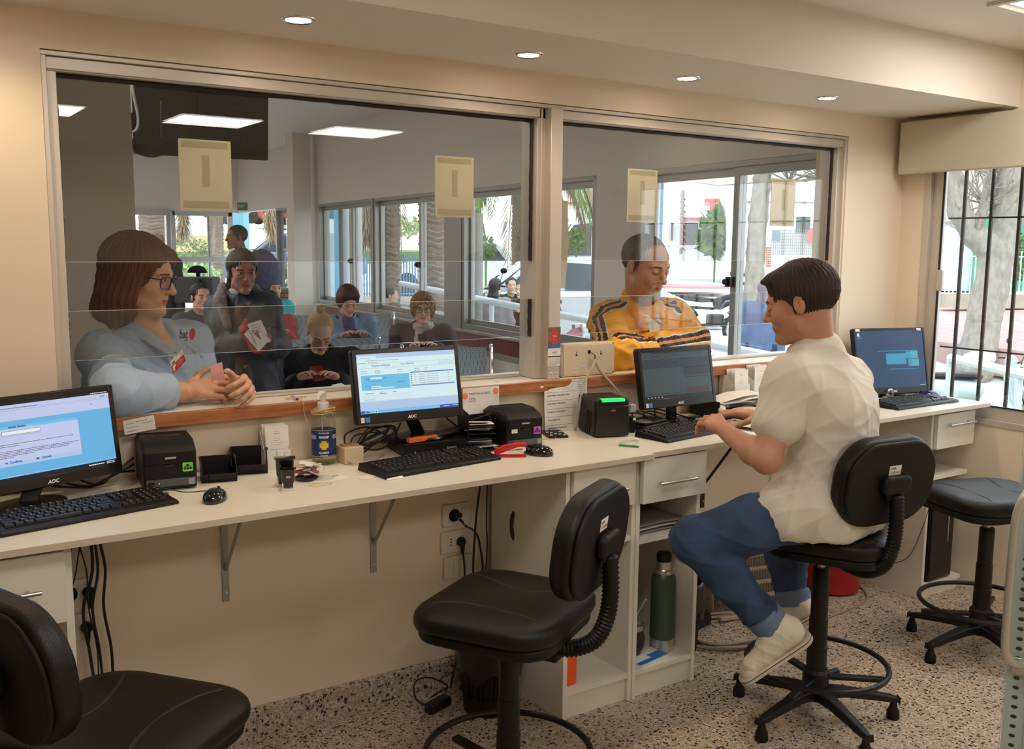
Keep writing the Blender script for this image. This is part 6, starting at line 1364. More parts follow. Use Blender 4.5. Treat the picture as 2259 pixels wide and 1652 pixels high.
def glasses_obj(h, t, m_, sc=1.0):
    q = M()
    for s_ in (-1, 1):
        pts = [h.w(s_*.034*sc+x, .106-.25*abs(x*s_+.0)**1.5*0-(.012*max(0, (x*s_+.02)/.045)), z+.000) for x, z in rrect(.050*sc, .036*sc, .012, 4)]
        q.tube(pts, .0019*h.s, 6, closed=True)
        q.tube([h.w(s_*.059*sc, .094, .010), h.w(s_*.074, .070, .010), h.w(s_*.080, -.002, .012), h.w(s_*.079, -.015, -.004)], .0019*h.s, 6)
    q.tube([h.w(-.010, .107, .006), h.w(0, .111, .009), h.w(.010, .107, .006)], .0018*h.s, 6)
    o = q.obj('glasses', m_, t)
    for s_ in (-1, 1): M().add([h.w(s_*.034*sc+x, .1045-.010*max(0, (x*s_+.02)/.045), z) for x, z in rrect(.048*sc, .034*sc, .011, 4)], [tuple(range(20))]).obj('lens', glass('lens_glass', (.93, .93, .95), 1.5), o, smooth=False)
def figure(label, h, J, sk, hair, hairm, top, res=(.0026, .006, .003), eyes='open', bottom=None, sleeve=1.0, group=None, name='person', lips=True, beard=None, hand=(None, None), hs=1.0, nk=.052, fat=0.0, tfat=1.0, belly=0, topg=.014, foldamp=.004, hips=True, shoes=None, glasses=None, collar=None, skirt=0, extra_top=None, age=0, brows=True, paint_top=None, chin=1.0, armfine=False, legs=True, feet=True):
    t = thing(name, label, 'person', (J['pel'][0], J['pel'][1], max(0, J['pel'][2]-.9)), group)
    sm = skin(sk[0], sk[1]); rh, rb, rw = res
    ch = [head_chunk(h, J['neck'], rh, eyes, nk, age, chin, fat, ears=hair not in ('bob',))]
    v = Vol(rb); ax, up, fr = torso(v, J, -.004, tfat, belly)
    for a in 'RL':
        v.cap(J['sh'+a], J['el'+a], .046, .038, .02)
        if legs: v.cap(J['hip'+a], J['kn'+a], .075, .052, .03); v.cap(J['kn'+a], J['an'+a], .050, .036, .02)
        if legs and feet: v.cap(J['an'+a], J['an'+a]+J['F']*.12-V(0, 0, .04), .032, .026, .02)
    ch.append(v.build())
    for i, a in enumerate('RL'):
        v = Vol(rw); s0 = J['el'+a] if not armfine else lerp(J['sh'+a], J['el'+a], .25)
        if armfine: v.cap(s0, J['el'+a], .047*hs, .040*hs, .02)
        v.cap(J['el'+a], lerp(J['el'+a], J['wr'+a], .35), .040*hs, .041*hs, .02); v.cap(lerp(J['el'+a], J['wr'+a], .35), J['wr'+a], .041*hs, .0265*hs, .02)
        hd = hand[i] or {}
        hand_prims(v, J['wr'+a], hd.get('d', J['wr'+a]-J['el'+a]), hd.get('n', -up if False else V(0, 0, -1)), hd.get('side', 1 if a == 'R' else -1), hd.get('curl', .45), h.s*.93*hd.get('s', 1), thumb=hd.get('thumb', .5), curls=hd.get('curls'))
        ch.append(v.build())
    def paint(Cn):
        L = h.loc(Cn); x, y, z = np.abs(L[:, 0]), L[:, 1], L[:, 2]; out = np.zeros(len(Cn), int)
        near = (np.abs(z) < .16) & (x < .1) & (np.abs(y) < .2)
        if beard in ('stubble', 'goatee'): out[near & (y > .012) & (z < -.040) & (z > -.116) & (x < .07) & ~((x < .024) & (z > -.050)) & ~((z < -.092) & (y < .05))] = 3
        if beard == 'goatee': out[near & (x < .024) & (z < -.071) & (y > .06) | near & (x > .018) & (x < .028) & (z < -.05) & (y > .07)] = 4
        if lips: out[near & (x < .0235*(1-.0*x)) & (y > .081) & (z < -.0525-.12*x) & (z > -.0735+.15*x)] = 1
        if brows:
            bz = .0255-.10*np.maximum(0, x-.030)-.0*x; out[near & (y > .066) & (x > .012) & (x < .048) & (np.abs(z-bz) < (.0034 if rh < .004 else .0045))] = 2
        return out
    body = vobj('body', ch, sm, t, paint)
    # eyes
    if rh < .008:
        for q in (-1, 1):
            if eyes == 'open':
                e_ = M(); T_ = Matrix(((h.R[0], h.F[0], h.U[0], 0), (h.R[1], h.F[1], h.U[1], 0), (h.R[2], h.F[2], h.U[2], 0), (0, 0, 0, 1)))
                e_.ball((0, 0, 0), .0125*h.s, 8, (1.12, 1, .52), T=Matrix.Translation(h.w(q*.031, .0835, .006)) @ T_); e1 = e_.obj('eye', eyew, t)
                M().ball((0, 0, 0), .0053*h.s, 6, (1, .5, 1), T=Matrix.Translation(h.w(q*.031, .0940, .0065)) @ T_).obj('iris', iris, e1)
                M().tube([h.w(q*.018, .091, .0075), h.w(q*.031, .0975, .0128), h.w(q*.045, .086, .0085)], .0010*h.s, 5).obj('upper_lashes', lash, e1)
            else: M().tube([h.w(q*.018, .0925, .0005), h.w(q*.025, .0955, -.0030), h.w(q*.034, .0950, -.0038), h.w(q*.044, .0875, -.001)], .0013*h.s, 5).obj('eyelashes', lash, t)
    # clothing
    v = Vol(rb); torso(v, J, topg, tfat, belly)
    for a in 'RL':
        e1 = min(1, sleeve*2); v.cap(J['sh'+a], lerp(J['sh'+a], J['el'+a], e1), .050+topg, (.050 if sleeve < .5 else .042)+topg, .04)
        if sleeve > .5: f_ = (sleeve-.5)*2; v.cap(J['el'+a], lerp(J['el'+a], J['wr'+a], f_), .043+topg, .032+topg+.006, .035)
    if skirt: v.cap(J['pel']+ax*.06, J['pel']+ax*.06-up*skirt, .12+topg, .13+topg, .05); v.cap(J['pel']-ax*.06, J['pel']-ax*.06-up*skirt, .12+topg, .13+topg, .05)
    nb = J['neck']+up*.06+J['F']*.03; v.cap(J['neck']-up*.01+J['F']*.02, nb+up*.06, .056, .066, .015, 's')
    if sleeve >= .5 and sleeve < 1.0: pass
    if extra_top: extra_top(v, ax, up, fr)
    tp = vobj('top', [v.build(folds(foldamp, 1.0, int(abs(h.H[0])*97) % 50))], top, t, paint_top)
    if bottom is not None:
        v = Vol(rb)
        for a in 'RL': v.cap(J['hip'+a], J['kn'+a], .092, .068, .05); v.cap(J['kn'+a], lerp(J['kn'+a], J['an'+a], .92), .066, .052, .035)
        v.cap(J['hipR'], J['hipL'], .115, .115, .05)
        vobj('trousers', [v.build(folds(foldamp*.9, 1.2, 3))], bottom, t)
        v = Vol(rb)
        for a in 'RL': v.cap(J['an'+a]-V(0, 0, .045), J['an'+a]+J['F']*.15-V(0, 0, .055), .036, .032, .02)
        vobj('shoes', [v.build()], shoes or black, t)
    if hair: vobj('hair' if hair not in ('beanie', 'capcap') else 'hat', [hair_vol(h, max(rh*1.1, .003), hair)], hairm, t)
    if glasses: glasses_obj(h, t, glasses)
    return t, body, tp
def fabric(n, c, rough=.8, var=.12, vs=14, bump=.2, bs=250): return mat(n, c, rough, var=var, vscale=vs, bump=bump, bscale=bs)
def hairmat(n, c): return mat(n, c, .42, var=.35, vscale=50, bump=.4, bscale=300, stretch=(6, 6, .6))
def azv(a, dz=0): a = math.radians(a); return nrm(V(math.sin(a), math.cos(a), dz))

# ---- woman in the light blue shirt at the counter ----
SHIRT = fabric('light_blue_shirt', (.36, .47, .62), .75, .05)
h = HeadF(AD(308, 609, 3.33), nrm(V(.80, -.60, -.20)), 1.08)
J = pose(h, kind='stand', lean=.25, w=1.12, face=nrm(V(.72, -.69, 0)))
J['neck'] = AD(322, 738, 3.40); J['shR'] = AD(222, 782, 3.22); J['shL'] = AD(418, 752, 3.56); J['chest'] = AD(322, 850, 3.43); J['pel'] = AD(300, 1090, 3.62); J['bust'] = 1.2; J['w'] = 1.15
J['elR'] = AZ(262, 868, 1.160); J['wrR'] = AZ(412, 866, 1.130); J['elL'] = AD(452, 872, 3.42); J['wrL'] = AZ(552, 858, 1.135)+V(.0, .035, 0)
for a, q in (('R', 1), ('L', -1)): J['hip'+a] = J['pel']+np.cross(J['F'], V(0, 0, 1))*q*.1; J['kn'+a] = V(J['hip'+a][0], J['hip'+a][1]+.03, .50); J['an'+a] = V(J['hip'+a][0]-.02, J['hip'+a][1]+.08, .09)
d1 = nrm(AZ(480, 852, 1.15)-J['wrR']); J['wrL'] = AZ(548, 850, 1.15)+V(0, .03, 0)
J['wrL'] = AZ(530, 856, 1.150)+V(0, .035, 0); J['elL'] = AD(462, 868, 3.46); J['wrR'] = AZ(408, 864, 1.138)
t, body, tp = figure('woman in a light blue shirt with brown bob and glasses leaning on the counter', h, J, ('olive', (.62, .35, .22)), 'bob', hairmat('auburn_hair', (.15, .058, .028)), SHIRT, res=(.0026, .0055, .0024), sleeve=.5, bottom=fabric('navy_trousers', (.02, .025, .05)), eyes='open', extra_top=lambda v, ax, up, fr: v.cap(J['neck']+J['F']*.07+V(0, 0, .02), J['neck']+J['F']*.175-V(0, 0, .13), .050, .012, .01, 's'),
    hand=(dict(d=d1, n=V(-.25, .9, -.55), curl=.85, thumb=.35, s=1.0), dict(d=nrm(V(.10, -.75, .12)), n=V(-.8, -.1, -.45), curl=.95, thumb=.5)), hs=1.12, tfat=1.30, belly=1.0, topg=.016, foldamp=.007, glasses=mat('dark_purple_frame', (.035, .006, .014), .3), age=1, fat=.006, nk=.058)
v = Vol(.0055); e0, e1 = J['elR'], J['wrR']
v.cap(e0, lerp(e0, e1, .62), .070, .058, .03); v.cap(lerp(J['shR'], e0, .70), e0, .070, .072, .03)
vobj('sleeve', [v.build(folds(.006, 1.3, 5))], SHIRT, t)
a_, b_ = lerp(e0, e1, .50), lerp(e0, e1, .78); q = []
dirn = nrm(b_-a_); 
M().lathe([(.050, .0), (.056, .004), (.060, .03), (.059, .052), (.054, .054), (.050, .05), (.046, 0)], a_, 30, axis=dirn).obj('rolled_cuff', SHIRT, t, sharp=60)
nk_ = J['neck']; fr = J['F']; Rr = np.cross(fr, V(0, 0, 1))
v = Vol(.004)
for q in (-1, 1):   # collar wings, folded down around the neck
    P = [nk_-fr*.055+Rr*q*.02+V(0, 0, .075), nk_+Rr*q*.078-fr*.02+V(0, 0, .058), nk_+Rr*q*.080+fr*.055+V(0, 0, .020), nk_+Rr*q*.062+fr*.130+V(0, 0, -.050)]
    for i in range(3): v.cap(P[i], P[i+1], .007, .007, .006); v.cap(P[i]+(P[i]-nk_)*V(1, 1, 0)*.28-V(0, 0, .035), P[i+1]+(P[i+1]-nk_)*V(1, 1, 0)*.28-V(0, 0, .030), .007, .007, .006); v.cap(lerp(P[i], P[i]+(P[i]-nk_)*V(1, 1, 0)*.28-V(0, 0, .035), .5), lerp(P[i+1], P[i+1]+(P[i+1]-nk_)*V(1, 1, 0)*.28-V(0, 0, .030), .5), .012, .012, .008)
vobj('collar', [v.build(folds(.0015, 2, 3))], SHIRT, t)
for k in range(4):
    c_ = AD(388+4*k, 776+26*k, 3.20)
    M().lathe([(0, .004), (.005, .003), (.006, 0)], AD(396+7*k, 800+22*k, 3.17), 12, axis=-J['F']*0+V(-.3, -.95, 0)).obj('button', white, t) if k in (3,) else None
# badge, pocket print and ticket
bp = AD(392, 797, 3.12); T_ = frame(bp, math.radians(42), -.15) @ Matrix.Rotation(math.radians(28), 4, 'Z')
t2 = thing('name_badge', 'red and white name badge clipped on the blue shirt', 'badge', bp)
M(T_).box(-.036, .036, -.024, .024, 0, .0012).obj('card', white, t2, bevel=0.0005, seg=1); M(T_).box(-.036, .036, -.024, .006, .0012, .0016).obj('red_field', mat('badge_bright_red', (.62, .03, .03), .4), t2, smooth=False)
q = M(); text(q, 'bat', .012, T_, x=-.030, y=.009, z=.0018, bold=.04); q.obj('lettering', ink, t2, smooth=False); q = M(); text(q, 'NOMBRE', .0065, T_, x=-.008, y=-.004, z=.002); [scribble(q, -.008, -.009-.004*k, .035, .001, T_, .002) for k in range(2)]; plane(q, -.032, -.014, -.018, .002, T_, .0018); q.obj('white_print', white, t2, smooth=False)
M(T_).box(-.022, -.010, -.020, -.008, .002, .0022).obj('photo_mark', mat('badge_bright_red', (.62, .03, .03), .4), t2, smooth=False); M(T_).tube([(.0, .024, .001), (-.002, .036, .001)], .004, 6).obj('clip', chrome, t2)
lp = AD(412, 742, 3.26); T_ = frame(lp, math.radians(45), -.1) @ Matrix.Rotation(-.08, 4, 'Z'); q = M(); text(q, 'bat', .042, T_, x=-.050, y=-.006, bold=.03); plane(q, -.012, .012, -.014, -.011, T_); q.obj('shirt_lettering', ink, t, smooth=False)
M(T_).lathe([(0, .0004), (.020, .0004)], (.034, .008, 0), 24).obj('shirt_emblem', mat('emblem_red', (.70, .03, .06), .5), t)
tk = AZ(505, 838, 1.19); T_ = frame(AD(480, 822, 3.02), math.radians(10), -.2) @ Matrix.Rotation(.25, 4, 'Z'); tag(M(T_).box(-.020, .020, -.035, .030, 0, .0004).obj('pink_ticket', mat('pink_paper', (.80, .42, .42), .7), smooth=False), 'small pink slip held upright in the woman\'s fingers', 'paper')

# ---- pharmacist in the white tunic on the stool ----
TUN = fabric('cream_tunic', (.74, .69, .60), .75, .04); JEAN = fabric('blue_jeans', (.030, .062, .145), .85, .85, 14, .5, 500)
h = HeadF(AD(1765, 668, 3.10), azv(-30, -.28), 1.02)
J = pose(h, kind='sit', lean=.5, w=1.05, face=azv(-14))
J['neck'] = AD(1800, 768, 3.13); J['shL'] = AD(1745, 842, 3.00); J['shR'] = AD(1868, 842, 3.28); J['chest'] = AD(1832, 915, 3.13); J['pel'] = AD(1828, 1098, 3.17); J['w'] = 1.0
J['elL'] = AD(1692, 1014, 2.97); J['wrL'] = AD(1608, 958, 3.15); J['elR'] = AD(1800, 960, 3.36); J['wrR'] = AD(1682, 922, 3.36)
J['hipL'] = AD(1780, 1128, 3.06); J['knL'] = AD(1530, 1192, 3.10); J['anL'] = AD(1708, 1385, 3.10); J['hipR'] = AD(1868, 1130, 3.22); J['knR'] = AD(1722, 1165, 3.52); J['anR'] = AD(1752, 1325, 3.48)
dL = nrm(AD(1580, 934, 3.20)-J['wrL']); dR = nrm(AD(1640, 912, 3.38)-J['wrR'])
def tun_extra(v, ax, up, fr):
    v.cap(J['pel']+fr*.06+V(0, 0, .06), J['pel']+fr*.10+V(0, 0, .0), .13, .115, .05)
    v.cap(J['pel']+V(0, 0, .02)+ax*.05, J['pel']-V(0, 0, .045)+ax*.06, .135, .150, .05); v.cap(J['pel']+V(0, 0, .02)-ax*.05, J['pel']-V(0, 0, .045)-ax*.06, .135, .150, .05)
    v.cap(lerp(J['shL'], J['elL'], .25), lerp(J['shL'], J['elL'], .52), .058, .066, .03)
    for a in 'RL': v.cap(J['hip'+a]+V(0, 0, .012), lerp(J['hip'+a], J['kn'+a], .17)+V(0, 0, .012), .112, .104, .05)
    v.box(J['pel']-V(0, 0, .245), V(.4, .4, .15), .01, .01, 's')
t, body, tp = figure('man with short brown hair in a cream tunic and jeans seated on a stool', h, J, ('tan', (.55, .27, .16)), 'quiff', hairmat('dark_brown_hair', (.028, .015, .009)), TUN, res=(.0026, .0055, .0026), sleeve=.25, eyes='down', beard='stubble',
    hand=(dict(d=dR, n=V(0, .1, -1), curl=.42, s=1.05), dict(d=dL, n=V(.25, .1, -1), curl=.75, s=1.1, thumb=.7)), hs=1.05, nk=.055, topg=.020, foldamp=.006, armfine=True, extra_top=tun_extra, tfat=.98, feet=False)
v = Vol(.0055)
for a in 'RL': v.cap(J['hip'+a], lerp(J['hip'+a], J['kn'+a], .5), .084, .084, .05); v.cap(lerp(J['hip'+a], J['kn'+a], .5), J['kn'+a], .086, .070, .05); v.cap(J['kn'+a], lerp(J['kn'+a], J['an'+a], .45), .070, .066, .035); v.cap(lerp(J['kn'+a], J['an'+a], .45), lerp(J['kn'+a], J['an'+a], .93), .066, .054, .03)
v.cap(J['hipR'], J['hipL'], .085, .085, .05)
vobj('jeans', [v.build(folds(.008, .9, 11))], JEAN, t)
CUF = fabric('jean_cuff', (.13, .19, .30), .8)
for a in 'RL':
    p0, p1 = lerp(J['kn'+a], J['an'+a], .84), lerp(J['kn'+a], J['an'+a], 1.0); M().lathe([(.052, .0), (.059, .003), (.061, .03), (.058, .056), (.050, .058), (.048, 0)], p0, 30, axis=nrm(p1-p0)).obj('jean_cuff', CUF, t, sharp=60)
CAN = fabric('off_white_canvas', (.72, .66, .54), .8, .08); SOL = mat('rubber_sole', (.62, .54, .44), .5, var=.2, vscale=25)
for a, toe, heel in (('L', AD(1662, 1470, 3.10), AD(1755, 1408, 3.08)), ('R', AD(1700, 1398, 3.52), AD(1778, 1352, 3.46))):
    v = Vol(.004); ank = J['an'+a]; dn = nrm(toe-heel); sd = nrm(np.cross(dn, V(0, 0, 1))); un = nrm(np.cross(sd, dn))
    v.cap(heel+un*.022, toe+un*.006, .036, .033, .02); v.cap(heel+un*.035, lerp(heel, toe, .55)+un*.032, .038, .030, .03); v.cap(lerp(heel, toe, .12)+un*.05, ank+un*.02, .042, .046, .03); v.cap(lerp(heel, toe, .45)+un*.035, ank, .028, .040, .03)
    v.box(lerp(heel, toe, .5)-un*.055, V(.3, .2, .035), .001, .004, 's', np.array([dn, sd, un]))
    vobj('shoe', [v.build(folds(.0018, 2.5, 9))], CAN, t); sh = t.children[-1]
    out = [(x*1.0, y) for x, y in rrect(.272, .086, .040, 8)]
    TS = Matrix(((dn[0], sd[0], un[0], 0), (dn[1], sd[1], un[1], 0), (dn[2], sd[2], un[2], 0), (0, 0, 0, 1))); TS.translation = Vector(lerp(heel, toe, .55)-un*.028)
    M(TS).prism(out, 0, .020).obj('sole', SOL, sh, bevel=0.004); M(TS).prism([(x*1.006, y*1.012) for x, y in out], .0125, .0150).obj('sole_stripe', mat('stripe_black', (.02, .015, .015), .5), sh, smooth=False)
    M(TS).lathe([(0, .03), (.028, .026), (.036, .014), (.038, 0)], (.105*.85, 0, .012), 18).obj('toe_cap', SOL, sh)
    for k in range(4):
        c_ = lerp(heel, toe, .42+.12*k)+un*(.070-.012*k); M().tube([c_+sd*.024-un*.006, c_+un*.004, c_-sd*.024-un*.006], .0028, 6).obj('lace', CAN, sh)
T_ = flat(AZ(1648, 944, HD+.055), .35) @ Matrix.Rotation(.25, 4, 'Y'); t2 = thing('prescription', 'pale green prescription sheets held in the seated man\'s left hand', 'paper', T_.translation)
for k in range(3): M(T_ @ Matrix.Translation((.004*k, .003*k, -.004*k))).box(-.042, .045, -.06, .055, 0, .0008).obj('sheet', mat('pale_green_paper', (.55, .62, .34), .7) if k < 2 else paper, t2, smooth=False)
q = M(); [scribble(q, -.03, .035-.009*k, .055, .0016, T_, .0012) for k in range(7)]; q.obj('print', mat('faint_ink', (.35, .3, .25), .7), t2, smooth=False)
tag(M().tube(spline([AD(1590, 925, 3.36), AD(1618, 920, 3.34), AD(1642, 925, 3.33)], 5), .004, 8).obj('ballpoint_pen', black), 'black pen between the fingers of the seated man', 'pen')

# ---- man in the yellow jacket ----
YEL = fabric('yellow_jacket', (.86, .40, .028), .6, .05); STR = fabric('black_stripe', (.02, .015, .016), .7); WHT = fabric('white_piping', (.75, .72, .68), .7)
h = HeadF(AD(1424, 588, 4.30), nrm(V(.10, -1.0, -.30)), 1.10)
J = pose(h, kind='stand', lean=.3, w=1.12, face=nrm(V(-.02, -1, 0)))
J['neck'] = AD(1410, 676, 4.42); J['shR'] = AD(1342, 708, 4.40); J['shL'] = AD(1484, 700, 4.66); J['chest'] = AD(1412, 765, 4.50); J['pel'] = AD(1405, 930, 4.60); J['w'] = 1.15
J['elR'] = AZ(1340, 775, 1.165)+V(0, -.06, 0); J['wrR'] = AZ(1412, 776, 1.150)+V(0, -.04, 0); J['elL'] = AD(1530, 752, 4.52); J['wrL'] = AZ(1432, 768, 1.165)
for a, q in (('R', 1), ('L', -1)): J['hip'+a] = J['pel']+V(-q*.09, 0, 0)*1; J['kn'+a] = V(J['hip'+a][0], J['hip'+a][1], .50); J['an'+a] = V(J['hip'+a][0], J['hip'+a][1]+.03, .09)
def yel_paint(Cn):
    out = np.zeros(len(Cn), int)
    for a in 'RL':
        s0, e0, w0 = J['sh'+a], J['el'+a], J['wr'+a]; segs = [(J['neck'], s0), (s0, e0), (e0, w0)]; outw = nrm((s0-J['neck'])*V(1, 1, 0))
        for (p, q_) in segs[1:]:
            d = q_-p; L = np.linalg.norm(d); d = d/L; tt = (Cn-p) @ d; rad = Cn-p-tt[:, None]*d; rn = np.linalg.norm(rad, axis=1); ref = outw if a == 'R' else outw; ref = nrm(nrm(ref*.8+V(0, -.55, .25))-d*np.dot(nrm(ref*.8+V(0, -.55, .25)), d)); sdv = np.cross(d, ref)
            ang = np.arctan2(rad @ sdv, rad @ ref); ok = (tt > -.04) & (tt < L+.02) & (rn < .085); aa = np.abs(ang)
            out[ok & (aa < .44)] = 2; out[ok & (aa < .36)] = 1; out[ok & (aa < .09)] = 3
    nk_ = J['neck']; d2 = Cn-nk_; top_ = (d2[:, 2] > -.10) & (np.abs(d2[:, 1]) < .04) & (np.abs(d2[:, 0]) > .07) & (np.abs(d2[:, 0]) < .24)
    out[top_ & (np.abs(d2[:, 1]) < .032)] = 2; out[top_ & (np.abs(d2[:, 1]) < .027)] = 1; out[top_ & (np.abs(d2[:, 1]) < .006)] = 3
    dk_ = (Cn[:, 1] > J['chest'][1]+.0) & (d2[:, 2] < -.10) & (Cn[:, 0] < J['shR'][0]+.02); out[dk_ & (out == 0)] = 1
    return out
t, body, tp = figure('grey-haired man in a bright yellow jacket leaning on the counter', h, J, ('ruddy', (.50, .27, .18)), 'crop', hairmat('grey_crop', (.10, .085, .075)), [YEL, STR, WHT, fabric('orange_piping', (.75, .28, .08))], res=(.003, .0065, .003), sleeve=.97, eyes='down', beard='goatee', bottom=fabric('dark_trousers', (.02, .02, .025)),
    hand=(dict(curl=.6, n=V(0, .3, -1)), dict(curl=.6, n=V(0, .3, -1))), tfat=1.12, topg=.030, foldamp=.009, age=1, paint_top=yel_paint)
nk_ = J['neck']; fr = J['F']; Rr = np.cross(fr, V(0, 0, 1))
v = Vol(.005)
for q in (-1, 1):
    P = [nk_-fr*.06+Rr*q*.02+V(0, 0, .07), nk_+Rr*q*.075-fr*.01+V(0, 0, .060), nk_+Rr*q*.075+fr*.05+V(0, 0, .01), nk_+Rr*q*.05+fr*.10+V(0, 0, -.06)]
    for i in range(3): v.cap(P[i], P[i+1], .016, .016, .012); v.cap(P[i]-V(0, 0, .035), P[i+1]-V(0, 0, .03), .020, .018, .012)
vobj('jacket_collar', [v.build(folds(.002, 2, 4))], YEL, t)
for q in (-1, 1):
    p = [nk_+Rr*q*.050-fr*.03+V(0, 0, .045), nk_+Rr*q*.052+fr*.04+V(0, 0, .030), nk_+Rr*q*.012+fr*.108+V(0, 0, -.055), nk_+Rr*q*.050+fr*.118+V(0, 0, -.075), nk_+Rr*q*.072+fr*.05+V(0, 0, -.005), nk_+Rr*q*.066-fr*.035+V(0, 0, .02)]
    o = M().add(p, [(0, 1, 4, 5), (1, 2, 3, 4)]).obj('shirt_collar', WHT, t, sharp=80); md = o.modifiers.new('thick', 'SOLIDIFY'); md.thickness = .004
M().add([nk_+Rr*-.045+fr*.09+V(0, 0, -.03), nk_+Rr*.045+fr*.09+V(0, 0, -.03), nk_+Rr*.010+fr*.150+V(0, 0, -.22), nk_+Rr*-.010+fr*.150+V(0, 0, -.22)], [(0, 1, 2, 3)]).obj('shirt_front', WHT, t)
M().tube([nk_+fr*.155+V(0, 0, -.20), nk_+fr*.175+V(0, 0, -.34), nk_+fr*.165+V(0, 0, -.50)], .003, 6).obj('zip', steel, t)

# ---- standing woman in the dark coat ----
h = HeadF(AD(535, 600, 5.55), azv(186, -.12), 1.0)
J = pose(h, kind='stand', arms='phone', w=1.0, face=azv(192))
J['neck'] = AD(528, 655, 5.62); J['shR'] = AD(484, 682, 5.66); J['shL'] = AD(588, 680, 5.60); J['chest'] = AD(538, 730, 5.62); J['pel'] = AD(540, 850, 5.68)
J['elR'] = AD(484, 768, 5.58); J['wrR'] = AD(545, 752, 5.40); J['elL'] = AD(612, 762, 5.52); J['wrL'] = AD(585, 758, 5.38)
for a, q in (('R', 1), ('L', -1)): J['hip'+a] = J['pel']+np.cross(J['F'], V(0, 0, 1))*q*.09; J['kn'+a] = V(J['hip'+a][0], J['hip'+a][1], .46); J['an'+a] = V(J['hip'+a][0], J['hip'+a][1], .09)
COAT = fabric('charcoal_coat', (.026, .034, .052), .55)
t, body, tp = figure('dark-haired woman standing in a charcoal coat holding white papers', h, J, ('weathered', (.34, .17, .12)), 'long', hairmat('near_black_hair', (.010, .007, .006)), COAT, res=(.0036, .008, .004), sleeve=.97, bottom=fabric('black_trousers', (.008, .008, .010)), tfat=1.25, topg=.028, foldamp=.008, skirt=.06, age=1,
    hand=(dict(curl=.5, n=V(.3, 0, 1)), dict(curl=.5, n=V(-.3, 0, 1))))
nk_ = J['neck']; fr = J['F']; Rr = np.cross(fr, V(0, 0, 1))
M().lathe([(.066, -.05), (.070, -.02), (.067, 0), (.070, .02), (.064, .04), (.055, .05)], nk_+fr*.015, 24, axis=(0, 0, 1)).obj('polo_neck', fabric('grey_knit', (.38, .38, .40)), t)
v = Vol(.007)
for q in (-1, 1): v.cap(nk_+Rr*q*.085-fr*.03+V(0, 0, .05), nk_+Rr*q*.115+fr*.08-V(0, 0, .01), .030, .034, .02); v.cap(nk_+Rr*q*.115+fr*.08-V(0, 0, .01), nk_+Rr*q*.085+fr*.165-V(0, 0, .15), .032, .024, .02)
vobj('fleece_collar', [v.build(folds(.004, 3, 2))], fabric('grey_fleece', (.20, .19, .18), .9, .4, 60), t)
v = Vol(.007); v.cap(nk_+fr*.125-V(0, 0, .08), nk_+fr*.175-V(0, 0, .46), .048, .060, .02); vobj('brown_cardigan', [v.build(folds(.003, 2, 3))], fabric('brown_knit', (.085, .05, .032)), t)
for k in range(3): M().ball(nk_+fr*(.178+.020*k)-V(0, 0, .16+.11*k), .011, 6, (1, .5, 1)).obj('button', mat('wood_button', (.30, .17, .10), .5), t)
T_ = frame(AD(570, 735, 5.26), math.radians(20), .4) @ Matrix.Rotation(.2, 4, 'Z'); t2 = thing('folded_papers', 'white folded papers in the hand of the woman in the charcoal coat', 'paper', T_.translation)
M(T_).box(-.045, .055, -.065, .065, 0, .002).obj('sheet', paper, t2, smooth=False); M(T_ @ Matrix.Rotation(.35, 4, 'Z')).box(-.075, .02, -.07, .05, -.008, -.004).obj('sheet', paper, t2, smooth=False); q = M(); [scribble(q, -.03, .045-.014*k, .06, .004, T_, .0026, word=.012) for k in range(4)]; q.obj('print', mat('faint_ink', (.35, .3, .25), .7), t2, smooth=False)
v = Vol(.006); c_ = AD(545, 742, 5.32); v.cap(c_+V(-.0, 0, .04), c_+V(.05, -.02, -.05), .030, .045, .03); v.cap(c_+V(-.02, 0, .03), c_+V(.0, .0, .085), .025, .012, .02); o = vobj('red_pouch', [v.build(folds(.006, 3, 8))], mat('red_dots', (.40, .03, .05), .7, var=.7, vscale=110)); tag(o, 'red patterned cloth pouch in the hand of the woman in the coat', 'pouch')

# ---- seated people in the waiting room ----
def seated(label, hd, faz, hair, hm, topm, sk=('fair', (.62, .38, .28)), down=0.0, arms='phone', s_=1.0, lean=0., tfat=1.05, bot=None, eyes='open', glasses=None, res=(.0042, .010, .005), sleeve=.95, w=1.0, turn=0, kind='sit', topg=.018, fold=.006, beard=None, face=None, pt=None, dz=None, **kw):
    h = HeadF(AD(*hd), azv(faz, -down), s_); J = pose(h, kind=kind, arms=arms, lean=lean, w=w, turn=math.radians(turn), face=face)
    if kind == 'sit':   # thighs rest on the bench, feet on the floor
        for a in 'RL': J['an'+a][2] = .09; J['kn'+a][2] = max(J['kn'+a][2], .46) if J['pel'][2] > .4 else J['pel'][2]
    else:
        for a in 'RL': J['an'+a][2] = .09 if dz is None else dz+.09; J['kn'+a][2] = (J['hip'+a][2]+J['an'+a][2])/2
    r = figure(label, h, J, sk, hair, hm, topm, res=res, sleeve=sleeve, bottom=bot or fabric('dark_denim', (.02, .03, .06)), eyes=eyes, glasses=glasses, tfat=tfat, topg=topg, foldamp=fold, beard=beard, paint_top=pt, **kw)
    return r, h, J
blond = hairmat('blonde_hair', (.50, .31, .14)); brn = hairmat('chestnut_hair', (.060, .018, .012)); blk = hairmat('black_hair', (.012, .010, .010)); gng = hairmat('ginger_grey_hair', (.26, .12, .055))
BLK = fabric('black_jersey', (.008, .009, .014), .8)
(t, b_, tp), h, J = seated('blonde woman with a topknot in a black top looking down at a phone', (706, 733, 5.9), 195, 'bun', blond, BLK, down=.72, eyes='down', res=(.0036, .008, .004), s_=.96, lean=.15, tfat=1.15, face=azv(205), w=1.16)
